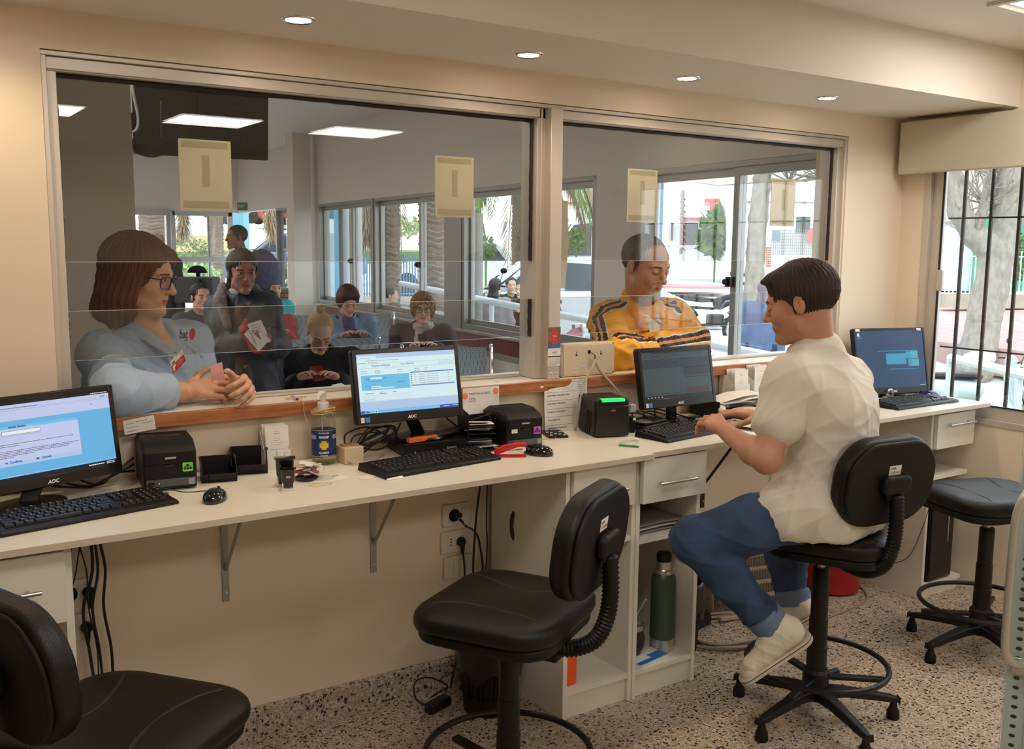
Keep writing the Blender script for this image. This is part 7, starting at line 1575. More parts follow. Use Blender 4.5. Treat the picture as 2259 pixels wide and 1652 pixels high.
fr = J['F']; Rr = np.cross(fr, V(0, 0, 1)); T_ = frame(AD(714, 820, 5.50)+fr*.09, math.radians(22), .05); q = M()
for r_ in range(7):
    for c_ in range(15):
        x, y = -.115+.0165*c_+.008*(r_ % 2), -.04+.0135*r_
        if abs(x)/.13+abs(y)/.09 < 1.25: q.lathe([(.0048, .0), (.0078, .0)], (x+random.uniform(-.001, .001), y, .001*random.random()), 6)
q.obj('leopard_print', mat('grey_print', (.26, .27, .25), .6), t, smooth=False, kind='stuff')
def phone(label, J, m_=None, up=.10, tilt=.5):
    c = (J['wrR']+J['wrL'])/2+J['F']*.07+V(0, 0, up); T_ = frame(c, math.atan2(J['F'][0], -J['F'][1])+PI*0, tilt) @ Matrix.Rotation(.2, 4, 'Z'); tag(M(T_).prism(rrect(.070, .135, .010), -.008, 0).obj('mobile_phone', m_ or shell, bevel=0.002), label, 'phone')
phone('dark red mobile phone held by the blonde woman', J, mat('dark_red_case', (.22, .01, .015), .3), .05, 1.0)
tag(M(frame(AD(752, 852, 5.40), .5, 1.2)).box(-.05, .04, -.03, .03, 0, .001).obj('slip', paper, smooth=False), 'white slip under the blonde woman\'s phone', 'paper')
DEN = fabric('denim_jacket', (.15, .27, .42), .8, .3)
(t, b_, tp), h, J = seated('woman with short dark red hair in a denim jacket over a blue hoodie', (768, 664, 8.3), 190, 'helmet', brn, DEN, down=.40, eyes='down', sk=('rosy', (.60, .33, .25)), w=1.1, tfat=1.12)
fr = J['F']; v = Vol(.008); v.cap(J['neck']+fr*.06-V(0, 0, .03), J['chest']+fr*.09-V(0, 0, .12), .055, .085, .03)
for q in (-1, 1): v.cap(J['neck']-fr*.05+V(0, 0, .03), J['neck']+np.cross(fr, V(0, 0, 1))*q*.085+fr*.03+V(0, 0, -.01), .035, .035, .03)
vobj('blue_hoodie', [v.build(folds(.004, 2, 4))], fabric('royal_blue', (.030, .030, .16)), t)
phone('black phone held by the woman in the denim jacket', J, None, .03, .9)
PUR = fabric('purple_quilt', (.060, .036, .062), .7, .3, 60, .8, 90)
(t, b_, tp), h, J = seated('older woman with ginger curls and glasses in a purple quilted jacket', (933, 682, 8.0), 208, 'curly', gng, PUR, down=.05, sk=('pale', (.62, .38, .30)), glasses=mat('dark_frame', (.02, .015, .02), .3), age=1, w=1.08, tfat=1.15, topg=.028)
v = Vol(.007); n_ = J['neck']; fr = J['F']; Rr = np.cross(fr, V(0, 0, 1))
for k in range(10): a0, a1 = 2*PI*k/10, 2*PI*(k+1)/10; v.cap(n_+Rr*.068*math.cos(a0)+fr*(.02+.068*math.sin(a0))+V(0, 0, .012), n_+Rr*.068*math.cos(a1)+fr*(.02+.068*math.sin(a1))+V(0, 0, .012), .030, .030, .015)
v.cap(n_+fr*.09+Rr*.03, n_+fr*.13+Rr*.05-V(0, 0, .20), .030, .035, .02); vobj('scarf', [v.build(folds(.006, 2, 6))], mat('patterned_scarf', (.50, .46, .44), .8, var=.6, vscale=80), t)
phone('black phone held up by the older woman with glasses', J, None, .07)
GRN = fabric('slate_top', (.040, .048, .075), .8)
seated('young woman in a slate top with a tan shoulder strap, seated at left', (443, 656, 8.7), 175, 'short', blk, GRN, sk=('light', (.55, .31, .22)), arms='lap', tfat=.95, sleeve=.35, w=.98)
seated('man in a grey beanie and turquoise hoodie seated behind the woman in the coat', (604, 637, 10.4), 180, 'beanie', fabric('grey_beanie', (.10, .11, .14), .9, .4, 60), fabric('turquoise', (.02, .42, .46)), sk=('olive', (.62, .35, .22)), beard='stubble', w=1.05, turn=10)
seated('person in a red patterned top, mostly hidden behind the woman in the coat', (598, 668, 9.6), 185, 'long', blk, mat('red_dots', (.40, .03, .05), .7, var=.7, vscale=110), sk=('light', (.55, .31, .22)), w=1.1, s_=.95)
(t, b_, tp), h, J = seated('man in a yellow safety vest with a purple backpack standing by the far door', (521, 524, 10.2), 262, 'short', blk, fabric('hi_vis', (.62, .75, .05), .7), sk=('brown', (.22, .11, .07)), arms='down', kind='stand', w=1.15, face=azv(300))
v = Vol(.012); p_ = AD(578, 605, 10.4); v.ell(p_, (.19, .17, .27), .05); vobj('backpack', [v.build(folds(.008, 2, 5))], fabric('purple_backpack', (.085, .08, .15)), t)
seated('person in a cream and grey cap standing at the far left window', (346, 541, 10.6), 200, 'capcap', mat('cream_cap', (.42, .38, .31), .8, var=.3, vscale=12), fabric('grey_coat', (.06, .06, .06)), arms='down', kind='stand', res=(.006, .014, .008))
seated('dark-haired person standing beside the one in the cap', (320, 536, 11.2), 170, 'short', blk, fabric('brown_coat', (.05, .035, .03)), arms='down', kind='stand', res=(.006, .014, .008))
# ======================= waiting room furniture =======================
perf = bpy.data.materials.new('perforated_steel'); perf.use_nodes = True; n_ = perf.node_tree.nodes; L_ = perf.node_tree.links; b_ = n_['Principled BSDF']; b_.inputs['Metallic'].default_value = .3; b_.inputs['Roughness'].default_value = .4
tc_ = n_.new('ShaderNodeTexCoord'); vo = n_.new('ShaderNodeTexVoronoi'); vo.inputs['Scale'].default_value = 75; vo.inputs['Randomness'].default_value = 0; rp_ = n_.new('ShaderNodeValToRGB')
rp_.color_ramp.elements[0].position = .22; rp_.color_ramp.elements[0].color = (.05, .06, .08, 1); rp_.color_ramp.elements[1].position = .34; rp_.color_ramp.elements[1].color = (.42, .50, .57, 1)
L_.new(tc_.outputs['Object'], vo.inputs['Vector']); L_.new(vo.outputs['Distance'], rp_.inputs[0]); L_.new(rp_.outputs[0], b_.inputs['Base Color'])
def bench(label, p, q, n, zt=.88, group='steel waiting benches'):
    p = V(*p[:2]); q = V(*q[:2]); d = (q-p)/np.linalg.norm(q-p); L = np.linalg.norm(q-p); nr = V(d[1], -d[0]) # towards the sitters' front
    if nr[1] > 0: nr = -nr
    T_ = Matrix(((d[0], nr[0], 0, p[0]), (d[1], nr[1], 0, p[1]), (0, 0, 1, 0), (0, 0, 0, 1))); t = thing('waiting_bench', label, 'bench', (p[0], p[1], 0), group); w_ = L/n
    M(T_).box(0, L, .10, .16, .30, .36).obj('beam', alug, t, bevel=.005)
    for k in range(n):
        a, b = k*w_+.03, (k+1)*w_-.03
        pr = [(.0, zt), (-.012, zt-.04), (.01, zt-.22), (.05, .50), (.10, .44), (.25, .42), (.42, .445), (.47, .42)]
        vs = [(x, y, z) for y, z in pr for x in (a, b)]+[(x, y-.012, z-.012) for y, z in pr for x in (a, b)]; m_ = len(pr)
        fs = [(2*i, 2*i+1, 2*i+3, 2*i+2) for i in range(m_-1)]+[(2*m_+2*i+2, 2*m_+2*i+3, 2*m_+2*i+1, 2*m_+2*i) for i in range(m_-1)]+[(2*i+2, 2*m_+2*i+2, 2*m_+2*i, 2*i) for i in range(m_-1)]+[(2*i+1, 2*m_+2*i+1, 2*m_+2*i+3, 2*i+3) for i in range(m_-1)]+[(0, 2*m_, 2*m_+1, 1)]
        M(T_).add(vs, fs).obj('seat_panel', perf, t, sharp=70)
    for k in range(n+1):
        x = k*w_; M(T_).tube(spline([(x, -.03, zt-.02), (x, .0, zt+.01), (x, .03, zt-.05), (x, .06, .66), (x, .20, .64), (x, .38, .63), (x, .42, .58), (x, .40, .42)], 5), .014, 8).obj('armrest', chrome, t)
    for x in (w_*.5, L-w_*.5): M(T_).box(x-.02, x+.02, .11, .15, 0.02, .30).box(x-.025, x+.025, -.12, .40, 0.0, .03).obj('leg', alug, t, bevel=.005)
bench('blue-grey perforated steel bench right behind the blonde woman', (2.36, 7.02), (3.33, 6.80), 2)
bench('empty blue-grey perforated bench seen right of the middle monitor', (3.15, 6.07), (3.71, 5.78), 1, zt=.88)
bench('steel bench of the middle row beneath the woman in denim', (2.95, 9.50), (4.6, 9.05), 3)
bench('steel bench nearest the front of the waiting room, left part', (1.70, 6.15), (2.75, 6.0), 2, zt=.80)
bench('pale steel bench at the back left of the waiting room', (2.2, 10.0), (3.3, 9.85), 2, zt=.84)
for x, y in WFILL:  # glowing panels added at the unseen fill lights
    tag(M().box(x-.6, x+.6, y-.3, y+.3, 2.965, 2.998).obj('added_fill_panel', panm, smooth=False), 'long glowing fill panel added to brighten the waiting room, unseen behind the column', 'ceiling light', 'added waiting room fill panels')
# television hung from the ceiling
t = thing('television', 'large black television hung from the waiting room ceiling, seen from behind', 'television', (1.9, 6.3, 2.4)); a, b = AD(292, 258, 6.15), AD(592, 274, 6.55); c_ = (a+b)/2; c_[2] = (AD(290, 170, 6.15)[2]+AD(290, 345, 6.15)[2])/2+.025
yw_ = math.atan2(b[1]-a[1], b[0]-a[0]); L = float(np.linalg.norm((b-a)[:2])); T_ = frame(c_, yw_, -.10); HH = .512
tvb = mat('tv_plastic', (.014, .014, .015), .45)
M(T_).prism(rrect(L, HH, .012), -.03, 0).obj('tv_case', tvb, t, bevel=.004); M(T_).prism(rrect(L*.62, HH*.5, .03, cy=-.03), 0, .035).obj('back_cover', tvb, t, bevel=.008)
for k in range(14): M(T_).box(-L*.25+k*.035, -L*.25+k*.035+.02, HH*.30, HH*.305, 0, .003).obj('vent', blackm, t, smooth=False)
for x in (-.06, .06):
    for y in (-.05, .06): M(T_).lathe([(0, .040), (.008, .039), (.009, .035)], (x, y, 0), 10).obj('screw', steel, t)
M(T_).box(-.03, .03, -.08, .55, .04, .07).box(-.10, .10, -.10, .10, .036, .045).obj('mount', blackm, t, smooth=False); M(T_).box(-L/2-.02, -L/2+.01, -.12, .0, -.01, .03).box(-L/2-.02, -L/2+.01, -.22, -.16, -.01, .03).obj('connector', black, t, smooth=False)
cable('grey cable looping beside the television', [T_ @ Vector(p) for p in ((-L/2+.02, .30, .02), (-L/2+.005, .15, .03), (-L/2+.03, -.02, .03), (-L/2+.02, -.10, .03), (-L/2-.02, -.12, .02))], .009, mat('tv_cable_grey', (.35, .34, .33), .5), name='aerial_cable')
cable('black cable sagging below the television', [T_ @ Vector(p) for p in ((-L/2-.01, -.17, .02), (-L/2+.01, -.24, .02), (-L/2+.10, -.265, .02), (-L/2+.17, -.25, .02))], .007, name='aerial_cable')
# desk equipment far left
def Bd(px0, px1, py0, py1, d, dep=.1):
    """extent of an upright block facing the viewer at distance d: returns frame and half sizes"""
    c = AD((px0+px1)/2, (py0+py1)/2, d); return frame(c, -YAW, 0), (px1-px0)*d/FPX, (py1-py0)*d/FPX, dep
def block(m, px0, px1, py0, py1, d, dep=.1):
    T_, w_, h_, _ = Bd(px0, px1, py0, py1, d); m.box(-w_/2, w_/2, -h_/2, h_/2, -dep, 0, T=T_); return m
gb = mat('slate_box', (.05, .055, .065), .5)
for lab, r_ in (('dark grey filing box at the far left behind the shirted woman', (384, 428, 612, 668)), ('black upright cabinet with a white label behind the seated woman at left', (405, 430, 613, 668)), ('wide slate cabinet behind the seated young woman', (428, 468, 612, 672))):
    m = block(M(), *r_, 10.6 if 'wide' in lab else 10.4, .3); tag(m.obj('filing_cabinet', gb, bevel=.01), lab, 'cabinet')
t = thing('swivel_chair', 'rounded black chair back rising above the filing boxes', 'chair', AD(435, 700, 11.0)); T_ = frame(AD(435, 602, 11.0), -YAW); M(T_).prism([(.11*math.cos(a*PI/10)*(1.0), .085*math.sin(a*PI/10) if a <= 10 else -.02) for a in range(0, 11)], -.04, .02).obj('chair_back', black, t, bevel=.01); M(T_).box(-.02, .02, -.9, 0, -.05, -.02).obj('stem', black, t)

# ======================= outside =======================
conc = mat('pale_paving', (.62, .60, .57), .8, var=.12, vscale=.7); asph = mat('sunlit_street', (.60, .58, .57), .85, var=.05, vscale=.4); gras = mat('grass', (.17, .26, .07), .9, var=.5, vscale=6)
def gz(x, y):   # the street climbs gently away from the building and dips beside the barred window
    d = max(.5, x*CF[0]+y*CF[1]); r = (x*CR[0]+y*CR[1])/d; return -.16+max(0, d-12)*.040-.40*min(1, max(0, (r-.33)/.08))*min(1, max(0, (14.5-d)/2))
m = M(); xs_ = [4.4+i*.9 for i in range(15)]+[18+i*3 for i in range(34)]; ys_ = [-40, -30, -20]+[-10+j*1.1 for j in range(28)]+[21+j*5 for j in range(20)]; NX, NY = len(xs_), len(ys_)
m.add([(x, y, gz(x, y)) for y in ys_ for x in xs_], [(j*NX+i, j*NX+i+1, (j+1)*NX+i+1, (j+1)*NX+i) for j in range(NY-1) for i in range(NX-1)]); struct(m.obj('ground_outside', asph))
m = M(); xs_ = [-40+i*4.44 for i in range(11)]; m.add([(x, y, gz(x, y)) for y in (16.9, 24, 40, 80, 120) for x in xs_], [(j*11+i, j*11+i+1, (j+1)*11+i+1, (j+1)*11+i) for j in range(4) for i in range(10)]); struct(m.obj('ground_beyond', asph))
struct(M().box(4.47, 7.6, -8, 16, -.17, -.06).obj('floor_pavement', conc, smooth=False))
gx_ = [(7.7+.7*i, -2+.7*j) for j in range(13) for i in range(7)]; lawn = M().add([(x, y, gz(x, y)+.02) for x, y in gx_], [(j*7+i, j*7+i+1, j*7+i+8, j*7+i+7) for j in range(12) for i in range(6)]); tag(lawn.obj('lawn', gras, smooth=False, kind='stuff'), 'strip of thin grass outside the barred window', 'grass')
tag(M().box(10, 34, 34, 60, .4, 1.3).obj('grass_bank', gras, smooth=False, kind='stuff'), 'grassy bank far beyond the waiting room windows', 'grass')
wmet = mat('white_painted_metal', (.62, .64, .66), .4)
# ramp railing with the hand-lettered banner
t = thing('ramp_railing', 'white tubular ramp railing outside the waiting room windows', 'railing', (5.8, 7, 0))
ra, rb = V(5.55, 3.6, .735), V(6.22, 12.0, 1.06)
M().tube([ra, rb], .038, 10).obj('top_rail', wmet, t); M().tube([ra-V(0, 0, .28), rb-V(0, 0, .28)], .022, 8).obj('lower_rail', wmet, t)
for k in range(8): p_ = lerp(ra, rb, .06+.125*k); M().cyl(p_, V(p_[0], p_[1], -.06), .030, n=10).obj('post', wmet, t)
p_, q_ = lerp(ra, rb, .02), lerp(ra, rb, .33); dn = nrm((q_-p_)); TB_ = Matrix(((dn[0], 0, dn[1], p_[0]-.05), (dn[1], 0, -dn[0], p_[1]), (dn[2], 1, 0, p_[2]-.05), (0, 0, 0, 1)))
t = thing('protest_banner', 'white cloth banner with hand-painted pink letters tied to the ramp railing', 'banner', p_); LB = float(np.linalg.norm(q_-p_)); m = M(TB_); nx = 24
m.add([(LB*i/nx, y, .010*math.sin(i*.9)) for i in range(nx+1) for y in (-.62, -.02)], [(2*i, 2*i+2, 2*i+3, 2*i+1) for i in range(nx)]); o = m.obj('cloth', mat('banner_cloth', (.85, .83, .85), .8), t)
q = M(); text(q, 'TOIDIIIV FO', .40, TB_, x=.10, y=-.42, z=.02, bold=.04); q.obj('painted_letters', mat('banner_pink', (.82, .08, .40), .7), t, smooth=False)
# blue corner pillar, dark post added for a window reflection, white columns
lb_ = mat('light_blue_paint', (.20, .52, .72), .6); p_ = AD(720, 560, 14.2)
for lab, r_, d, m_ in (('light blue painted pillar outside the third window', (701, 738, 350, 700), 13.6, lb_), ('blue painted pillar outside the large right window', (1425, 1461, 300, 800), 7.2, mat('mid_blue_paint', (.13, .33, .55), .6)), ('blue pillar beside the far open door', (508, 540, 440, 700), 17.6, lb_)):
    o = block(M(), *r_, d, .35).obj('pillar', m_, bevel=.01); tag(o, lab, 'pillar')
for lab, px, py0, py1, d, r_, m_ in (('dark post added for a window reflection beside the light blue pillar', 750, 350, 700, 13.9, .085, mat('painted_reflection', (.06, .07, .10), .3)), ('white round column outside the third window', 783, 350, 720, 12.5, .085, wmet), ('slim white post left of the white round column', 762, 350, 720, 13.2, .05, wmet), ('slim white post by the thick palm trunk', 993, 350, 715, 11.6, .05, wmet), ('white post outside the large right window', 1634, 330, 800, 6.2, .022, wmet), ('grey post with a meter box outside the fourth window', 1055, 470, 700, 11.5, .06, mat('weathered_post', (.25, .24, .22), .7))):
    a, b = AD(px, py0, d), AD(px, py1, d); tag(M().cyl((a[0], a[1], -.1), (a[0], a[1], a[2]), r_, n=20).obj('column', m_), lab, 'column')
# palms
bark = mat('palm_bark', (.20, .155, .12), .9, var=.5, vscale=12, stretch=(1, 1, 3)); fgr = mat('palm_green', (.12, .20, .05), .7, var=.5, vscale=3); fdry = mat('palm_dry', (.33, .25, .15), .8, var=.4, vscale=3)
def palm(label, px, d, r_, top, fronds):
    t = thing('palm_tree', label, 'palm', AD(px, 640, d)*V(1, 1, 0)+V(0, 0, -.15)); b = AD(px, 560, d); bx, by = b[0], b[1]; prof = []; z = -.16; k = 0
    while z < top: prof += [(r_*1.0+random.uniform(-.01, .01), z), (r_*1.09+random.uniform(-.012, .012), z+.045), (r_*.99, z+.07)]; z += .075
    m = M(); m.lathe(prof, (bx, by, 0), 18); m.v = [(x+random.uniform(-.008, .008), y+random.uniform(-.008, .008), z+.02*math.sin(4*math.atan2(y-by, x-bx)+z*3)) for x, y, z in m.v]; m.obj('trunk', bark, t, sharp=30)
    for (az, zs_, ln, droop, dry) in fronds:
        f = M(); dx, dy = math.sin(math.radians(az)), math.cos(math.radians(az)); pts = []
        for i in range(13): s_ = i/12; pts.append(V(bx+dx*ln*(s_*.85-.25*s_*s_*droop), by+dy*ln*(s_*.85-.25*s_*s_*droop), zs_+ln*(.35*s_-droop*s_*s_)))
        f.tube(pts, [.022*(1-.8*i/12) for i in range(13)], 5)
        for i in range(60):
            s_ = .08+.92*i/60; k = min(11, int(s_*12)); fr_ = s_*12-k; c = lerp(pts[k], pts[k+1], fr_); tg = nrm(pts[k+1]-pts[k]); sd = nrm(np.cross(tg, V(0, 0, 1)))
            for q in (-1, 1):
                l = (.42*math.sin(PI*min(1, s_*.9+.12))+.10)*random.uniform(.8, 1.1); e_ = c+sd*q*l*.55+tg*l*.45-V(0, 0, l*(.55+.3*random.random())); wv = nrm(np.cross(e_-c, V(0, 0, 1)))*.013; mid = lerp(c, e_, .4)+V(0, 0, .03)
                f.add([c, mid+wv, e_, mid-wv], [(0, 1, 2, 3)])
        f.obj('frond', fdry if dry else fgr, t, smooth=False)
zc_ = 3.3
palm('palm tree with brown ringed trunk behind the fourth window', 862, 15.0, .14, 3.6, [(200, 3.4, 2.4, 1.25, 1), (240, 3.4, 2.2, 1.35, 1), (120, 3.5, 2.6, 1.1, 0), (170, 3.6, 2.5, 1.2, 0), (300, 3.5, 2.4, 1.2, 1), (60, 3.5, 2.4, 1.2, 0)])
palm('thick palm trunk with grey bark in the middle of the windows', 955, 12.8, .172, 3.6, [(150, 3.6, 2.2, 1.0, 0), (30, 3.6, 2.0, 1.0, 0)])
palm('drooping palm with green and yellow fronds outside the fourth window', 1156, 17.5, .22, 3.6, [(215, 3.3, 2.5, .98, 0), (190, 3.15, 2.3, 1.05, 0), (250, 3.25, 2.5, .92, 0), (280, 3.1, 2.2, 1.1, 1), (160, 3.2, 2.6, 1.0, 0), (230, 3.0, 2.1, 1.35, 1), (130, 3.2, 2.4, 1.0, 1), (300, 3.2, 2.4, .95, 0), (205, 3.0, 2.2, 1.2, 1), (265, 3.0, 2.3, 1.05, 0), (175, 3.0, 2.2, 1.25, 1), (235, 3.3, 2.6, .85, 0), (320, 3.2, 2.3, 1.1, 0), (100, 3.2, 2.3, 1.1, 1)])
palm('palm trunk outside the far left window', 338, 21, .26, 4.2, [(180, 4.0, 2.4, 1.1, 1)])
palm('far palm seen through the open door frame', 478, 24, .17, 4.4, [(200, 3.6, 2.2, 1.4, 1), (120, 3.8, 2.2, 1.2, 1)])
for lab, px, d in (('dry palm frond hanging in the far door window', 402, 19), ('dry frond hanging near the far car', 598, 19), ('dark dry frond hanging left of the white round column', 806, 16.5)):
    m = M(); b = AD(px, 430, d)
    for k in range(420):
        a = random.random()*6.28; r0 = .04; z0 = b[2]-random.uniform(0, .70)*(1 if d > 18 else 1.1); r1 = random.uniform(.05, .20); p_ = b+V(r0*math.cos(a), r0*math.sin(a), z0-b[2]); e_ = p_+V(r1*math.cos(a), r1*math.sin(a), -random.uniform(.18, .34)); wv = V(-math.sin(a), math.cos(a), 0)*.013; m.add([p_-wv, p_+wv, e_+wv*.3, e_-wv*.3], [(0, 1, 2, 3)])
    m.tube([b+V(0, 0, 1.5), b-V(0, 0, .6)], .03, 6); o = m.obj('hanging_frond', fdry, smooth=False); tag(o, lab, 'palm frond')
# trees
barkg = mat('grey_bark', (.30, .265, .22), .9, var=.55, vscale=16, bump=.8, bscale=26, stretch=(1, 1, .4))
def tree(label, segs, twigs=0, tz=0, m_=None):
    m = M(); P0 = segs[0][0]; t = thing('street_tree', label, 'tree', (P0[0], P0[1], -.15)); v = Vol(.03)
    for i, sg in enumerate(segs):
        for j in range(len(sg)-1): v.cap(sg[j][:3], sg[j+1][:3], sg[j][3], sg[j+1][3], .05)
    vobj('trunk', [v.build(folds(.012, .5, 3))], m_ or barkg, t)
    if twigs:
        q = M()
        for k in range(twigs):
            sg = random.choice(segs[1:]); a = np.array(random.choice(sg[1:])[:3]); p_ = a; d = nrm(V(random.uniform(-1, 1), random.uniform(-1, 1), random.uniform(.0, 1)))
            pts = [p_]
            for i in range(6): d = nrm(d+V(random.uniform(-.5, .5), random.uniform(-.5, .5), random.uniform(-.1, .35))); p_ = p_+d*random.uniform(.15, .32); pts.append(p_)
            q.tube(pts, [.014*(1-.8*i/6) for i in range(7)], 4)
        q.obj('twigs', m_ or barkg, t, kind='stuff')
def S4(px, py, d, r_): a = AD(px, py, d); return (a[0], a[1], a[2], r_)
tree('grey forked tree trunk outside the barred window', [[S4(2150, 815, 14, 0.270), S4(2160, 760, 14, 0.241), S4(2185, 640, 14, 0.234), S4(2200, 560, 14, 0.227)], [S4(2200, 560, 14, 0.213), S4(2150, 520, 14, 0.170), S4(2118, 470, 14, 0.156), S4(2100, 380, 14, 0.128)], [S4(2205, 560, 14, 0.213), S4(2225, 470, 14, 0.199), S4(2230, 400, 14, 0.185), S4(2245, 320, 14, 0.170)],
    [S4(2150, 520, 14, 0.099), S4(2172, 450, 14, 0.071), S4(2185, 380, 14, 0.057)], [S4(2228, 430, 14, 0.128), S4(2270, 400, 14, 0.114), S4(2330, 350, 14, 0.085)]], 130)
tree('straight grey tree trunk seen beyond the large right window', [[S4(1657, 745, 14.5, .15), S4(1664, 600, 14.5, .14), S4(1672, 480, 14.5, .135), S4(1684, 370, 14.5, .13)], [S4(1684, 380, 14.5, .09), S4(1710, 330, 14.5, .06), S4(1760, 290, 14.5, .05)], [S4(1680, 420, 14.5, .05), S4(1740, 400, 14.3, .03), S4(1820, 395, 14.2, .02)]], 70)
tree('thin bare tree beside the pillar outside the fifth window', [[S4(1310, 560, 26, .12), S4(1306, 440, 26, .11), S4(1296, 400, 26, .08)], [S4(1306, 440, 26, .07), S4(1318, 380, 26, .05)], [S4(1300, 420, 26, .06), S4(1280, 385, 26, .04)]], 20)
# leafy shrubs
def shrub(label, c, r3, n, m_, ls=.10):
    m = M(); c = np.array(c)
    for k in range(n):
        d = nrm(rng.normal(size=3)); p_ = c+d*np.array(r3)*random.uniform(.6, 1); u_ = nrm(rng.normal(size=3))*ls*random.uniform(.6, 1.2); w_ = nrm(np.cross(u_, rng.normal(size=3)))*ls*.35; m.add([p_, p_+u_*.5+w_, p_+u_, p_+u_*.5-w_], [(0, 1, 2, 3)])
    m.tube([c, (c[0], c[1], gz(c[0], c[1])-.02)], .03, 5); o = m.obj('shrub', m_, smooth=False); tag(o, label, 'shrub')
lf = mat('leaf_green', (.10, .19, .045), .7, var=.5, vscale=2); lfp = mat('pale_leaf', (.35, .45, .20), .7, var=.4, vscale=3)
shrub('green shrub behind the white fence at the right', AD(2225, 570, 19.5), (.55, .5, .55), 1100, lf)
shrub('grey-green hedge beyond the far door', AD(405, 560, 26), (1.0, .8, .45), 900, mat('hedge_grey_green', (.24, .29, .15), .8, var=.4, vscale=3)); shrub('low green plants outside the far glass door', AD(425, 606, 20), (.6, .6, .20), 500, lfp, .12); shrub('low grass tufts outside the tall far window', AD(640, 603, 15.5), (.5, .5, .12), 350, lfp, .10)
shrub('small green bush across the street', AD(1272, 530, 24), (.28, .28, .30), 260, lf); shrub('green bush beyond the drooping palm', AD(1072, 545, 22), (.25, .25, .25), 220, lf); shrub('green strip of hedge behind the blue railing', AD(830, 500, 34), (2.2, 1.2, .4), 900, lfp, .18)
shrub('green spiky potted plant before the shop front', AD(1579, 515, 29.3), (.35, .35, .7), 260, lf, .5)
# blue railing on a low wall
def fence(label, px0, px1, py0, py1, d, n, m_, rail=True, r_=.02, postm=None):
    t = thing('fence', label, 'fence', AD((px0+px1)/2, py1, d))
    for k in range(n):
        px = px0+(px1-px0)*k/(n-1); a, b = AD(px, py0, d), AD(px, py1, d); M().cyl((a[0], a[1], b[2]), (a[0], a[1], a[2]+random.uniform(0, .02)), r_*(2.4 if postm and k in postm else 1), n=6).obj('bar', wmet if postm and k in postm else m_, t)
    for f_ in (.10, .92): a, b = AD(px0, py0+(py1-py0)*f_, d), AD(px1, py0+(py1-py0)*f_, d); b[2] = a[2]; M().cyl(a, b, r_*.8, n=6).obj('rail', m_, t)
fence('blue and white bar fence far behind the palms', 790, 985, 560, 655, 20, 32, mat('blue_bars', (.10, .22, .33), .5), r_=.016)
fence('white bar fence behind the forked tree', 2090, 2300, 555, 655, 18.5, 24, wmet, r_=.014, postm=(14,))
lw = mat('low_stone_wall', (.42, .36, .28), .9, var=.3, vscale=4)
for lab, r_, d in (('low stone wall beneath the blue fence', (790, 1010, 655, 700), 20, ), ('low wall beneath the white bar fence', (2085, 2320, 650, 680), 18.5), ('yellowish wall far beyond the glass door', (380, 505, 520, 556), 34)):
    tag(block(M(), *r_, d, .3).obj('low_wall', lw if 'yellow' not in lab else mat('yellow_wall', (.62, .50, .25), .8)), lab, 'wall')
# pinkish pavement and rail outside the barred window
tag(M().add([(13.5, -10, .0-.1), (24, -10, .25), (24, 12, .75), (13.5, 12, .27), (13.5, -10, -.2), (24, -10, -.2), (24, 12, -.2), (13.5, 12, -.2)], [(0, 1, 2, 3), (0, 4, 5, 1), (3, 2, 6, 7), (0, 3, 7, 4), (1, 5, 6, 2)]).obj('brick_pavement', mat('pink_paving', (.45, .30, .27), .8, var=.3, vscale=5), smooth=False), 'pinkish brick pavement beyond the forked tree', 'pavement')
t = thing('low_rail', 'low white rail outside the barred window', 'railing', (8.5, 4.6, .5)); M().tube([(9.2, 5.66, .50), (7.6, 3.0, .50)], .045, 8).obj('top_rail', wmet, t)
for k in range(3): p_ = lerp(V(9.2, 5.66, .5), V(7.6, 3.0, .5), .0+.4*k); M().cyl(p_, (p_[0], p_[1], -.15), .035, n=8).obj('post', wmet, t)
p_ = AD(2155, 790, 13.0); v = Vol(.03); v.ell(p_, (.22, .15, .09), .05); v.ell(p_+V(-.1, .05, -.03), (.16, .12, .07), .05); v.ell(p_+V(.1, -.06, .02), (.14, .12, .08), .05); o = vobj('rock', [v.build(folds(.03, .6, 3))], mat('pale_rock', (.60, .58, .55), .9)); tag(o, 'pale rock lying at the foot of the forked tree', 'rock')
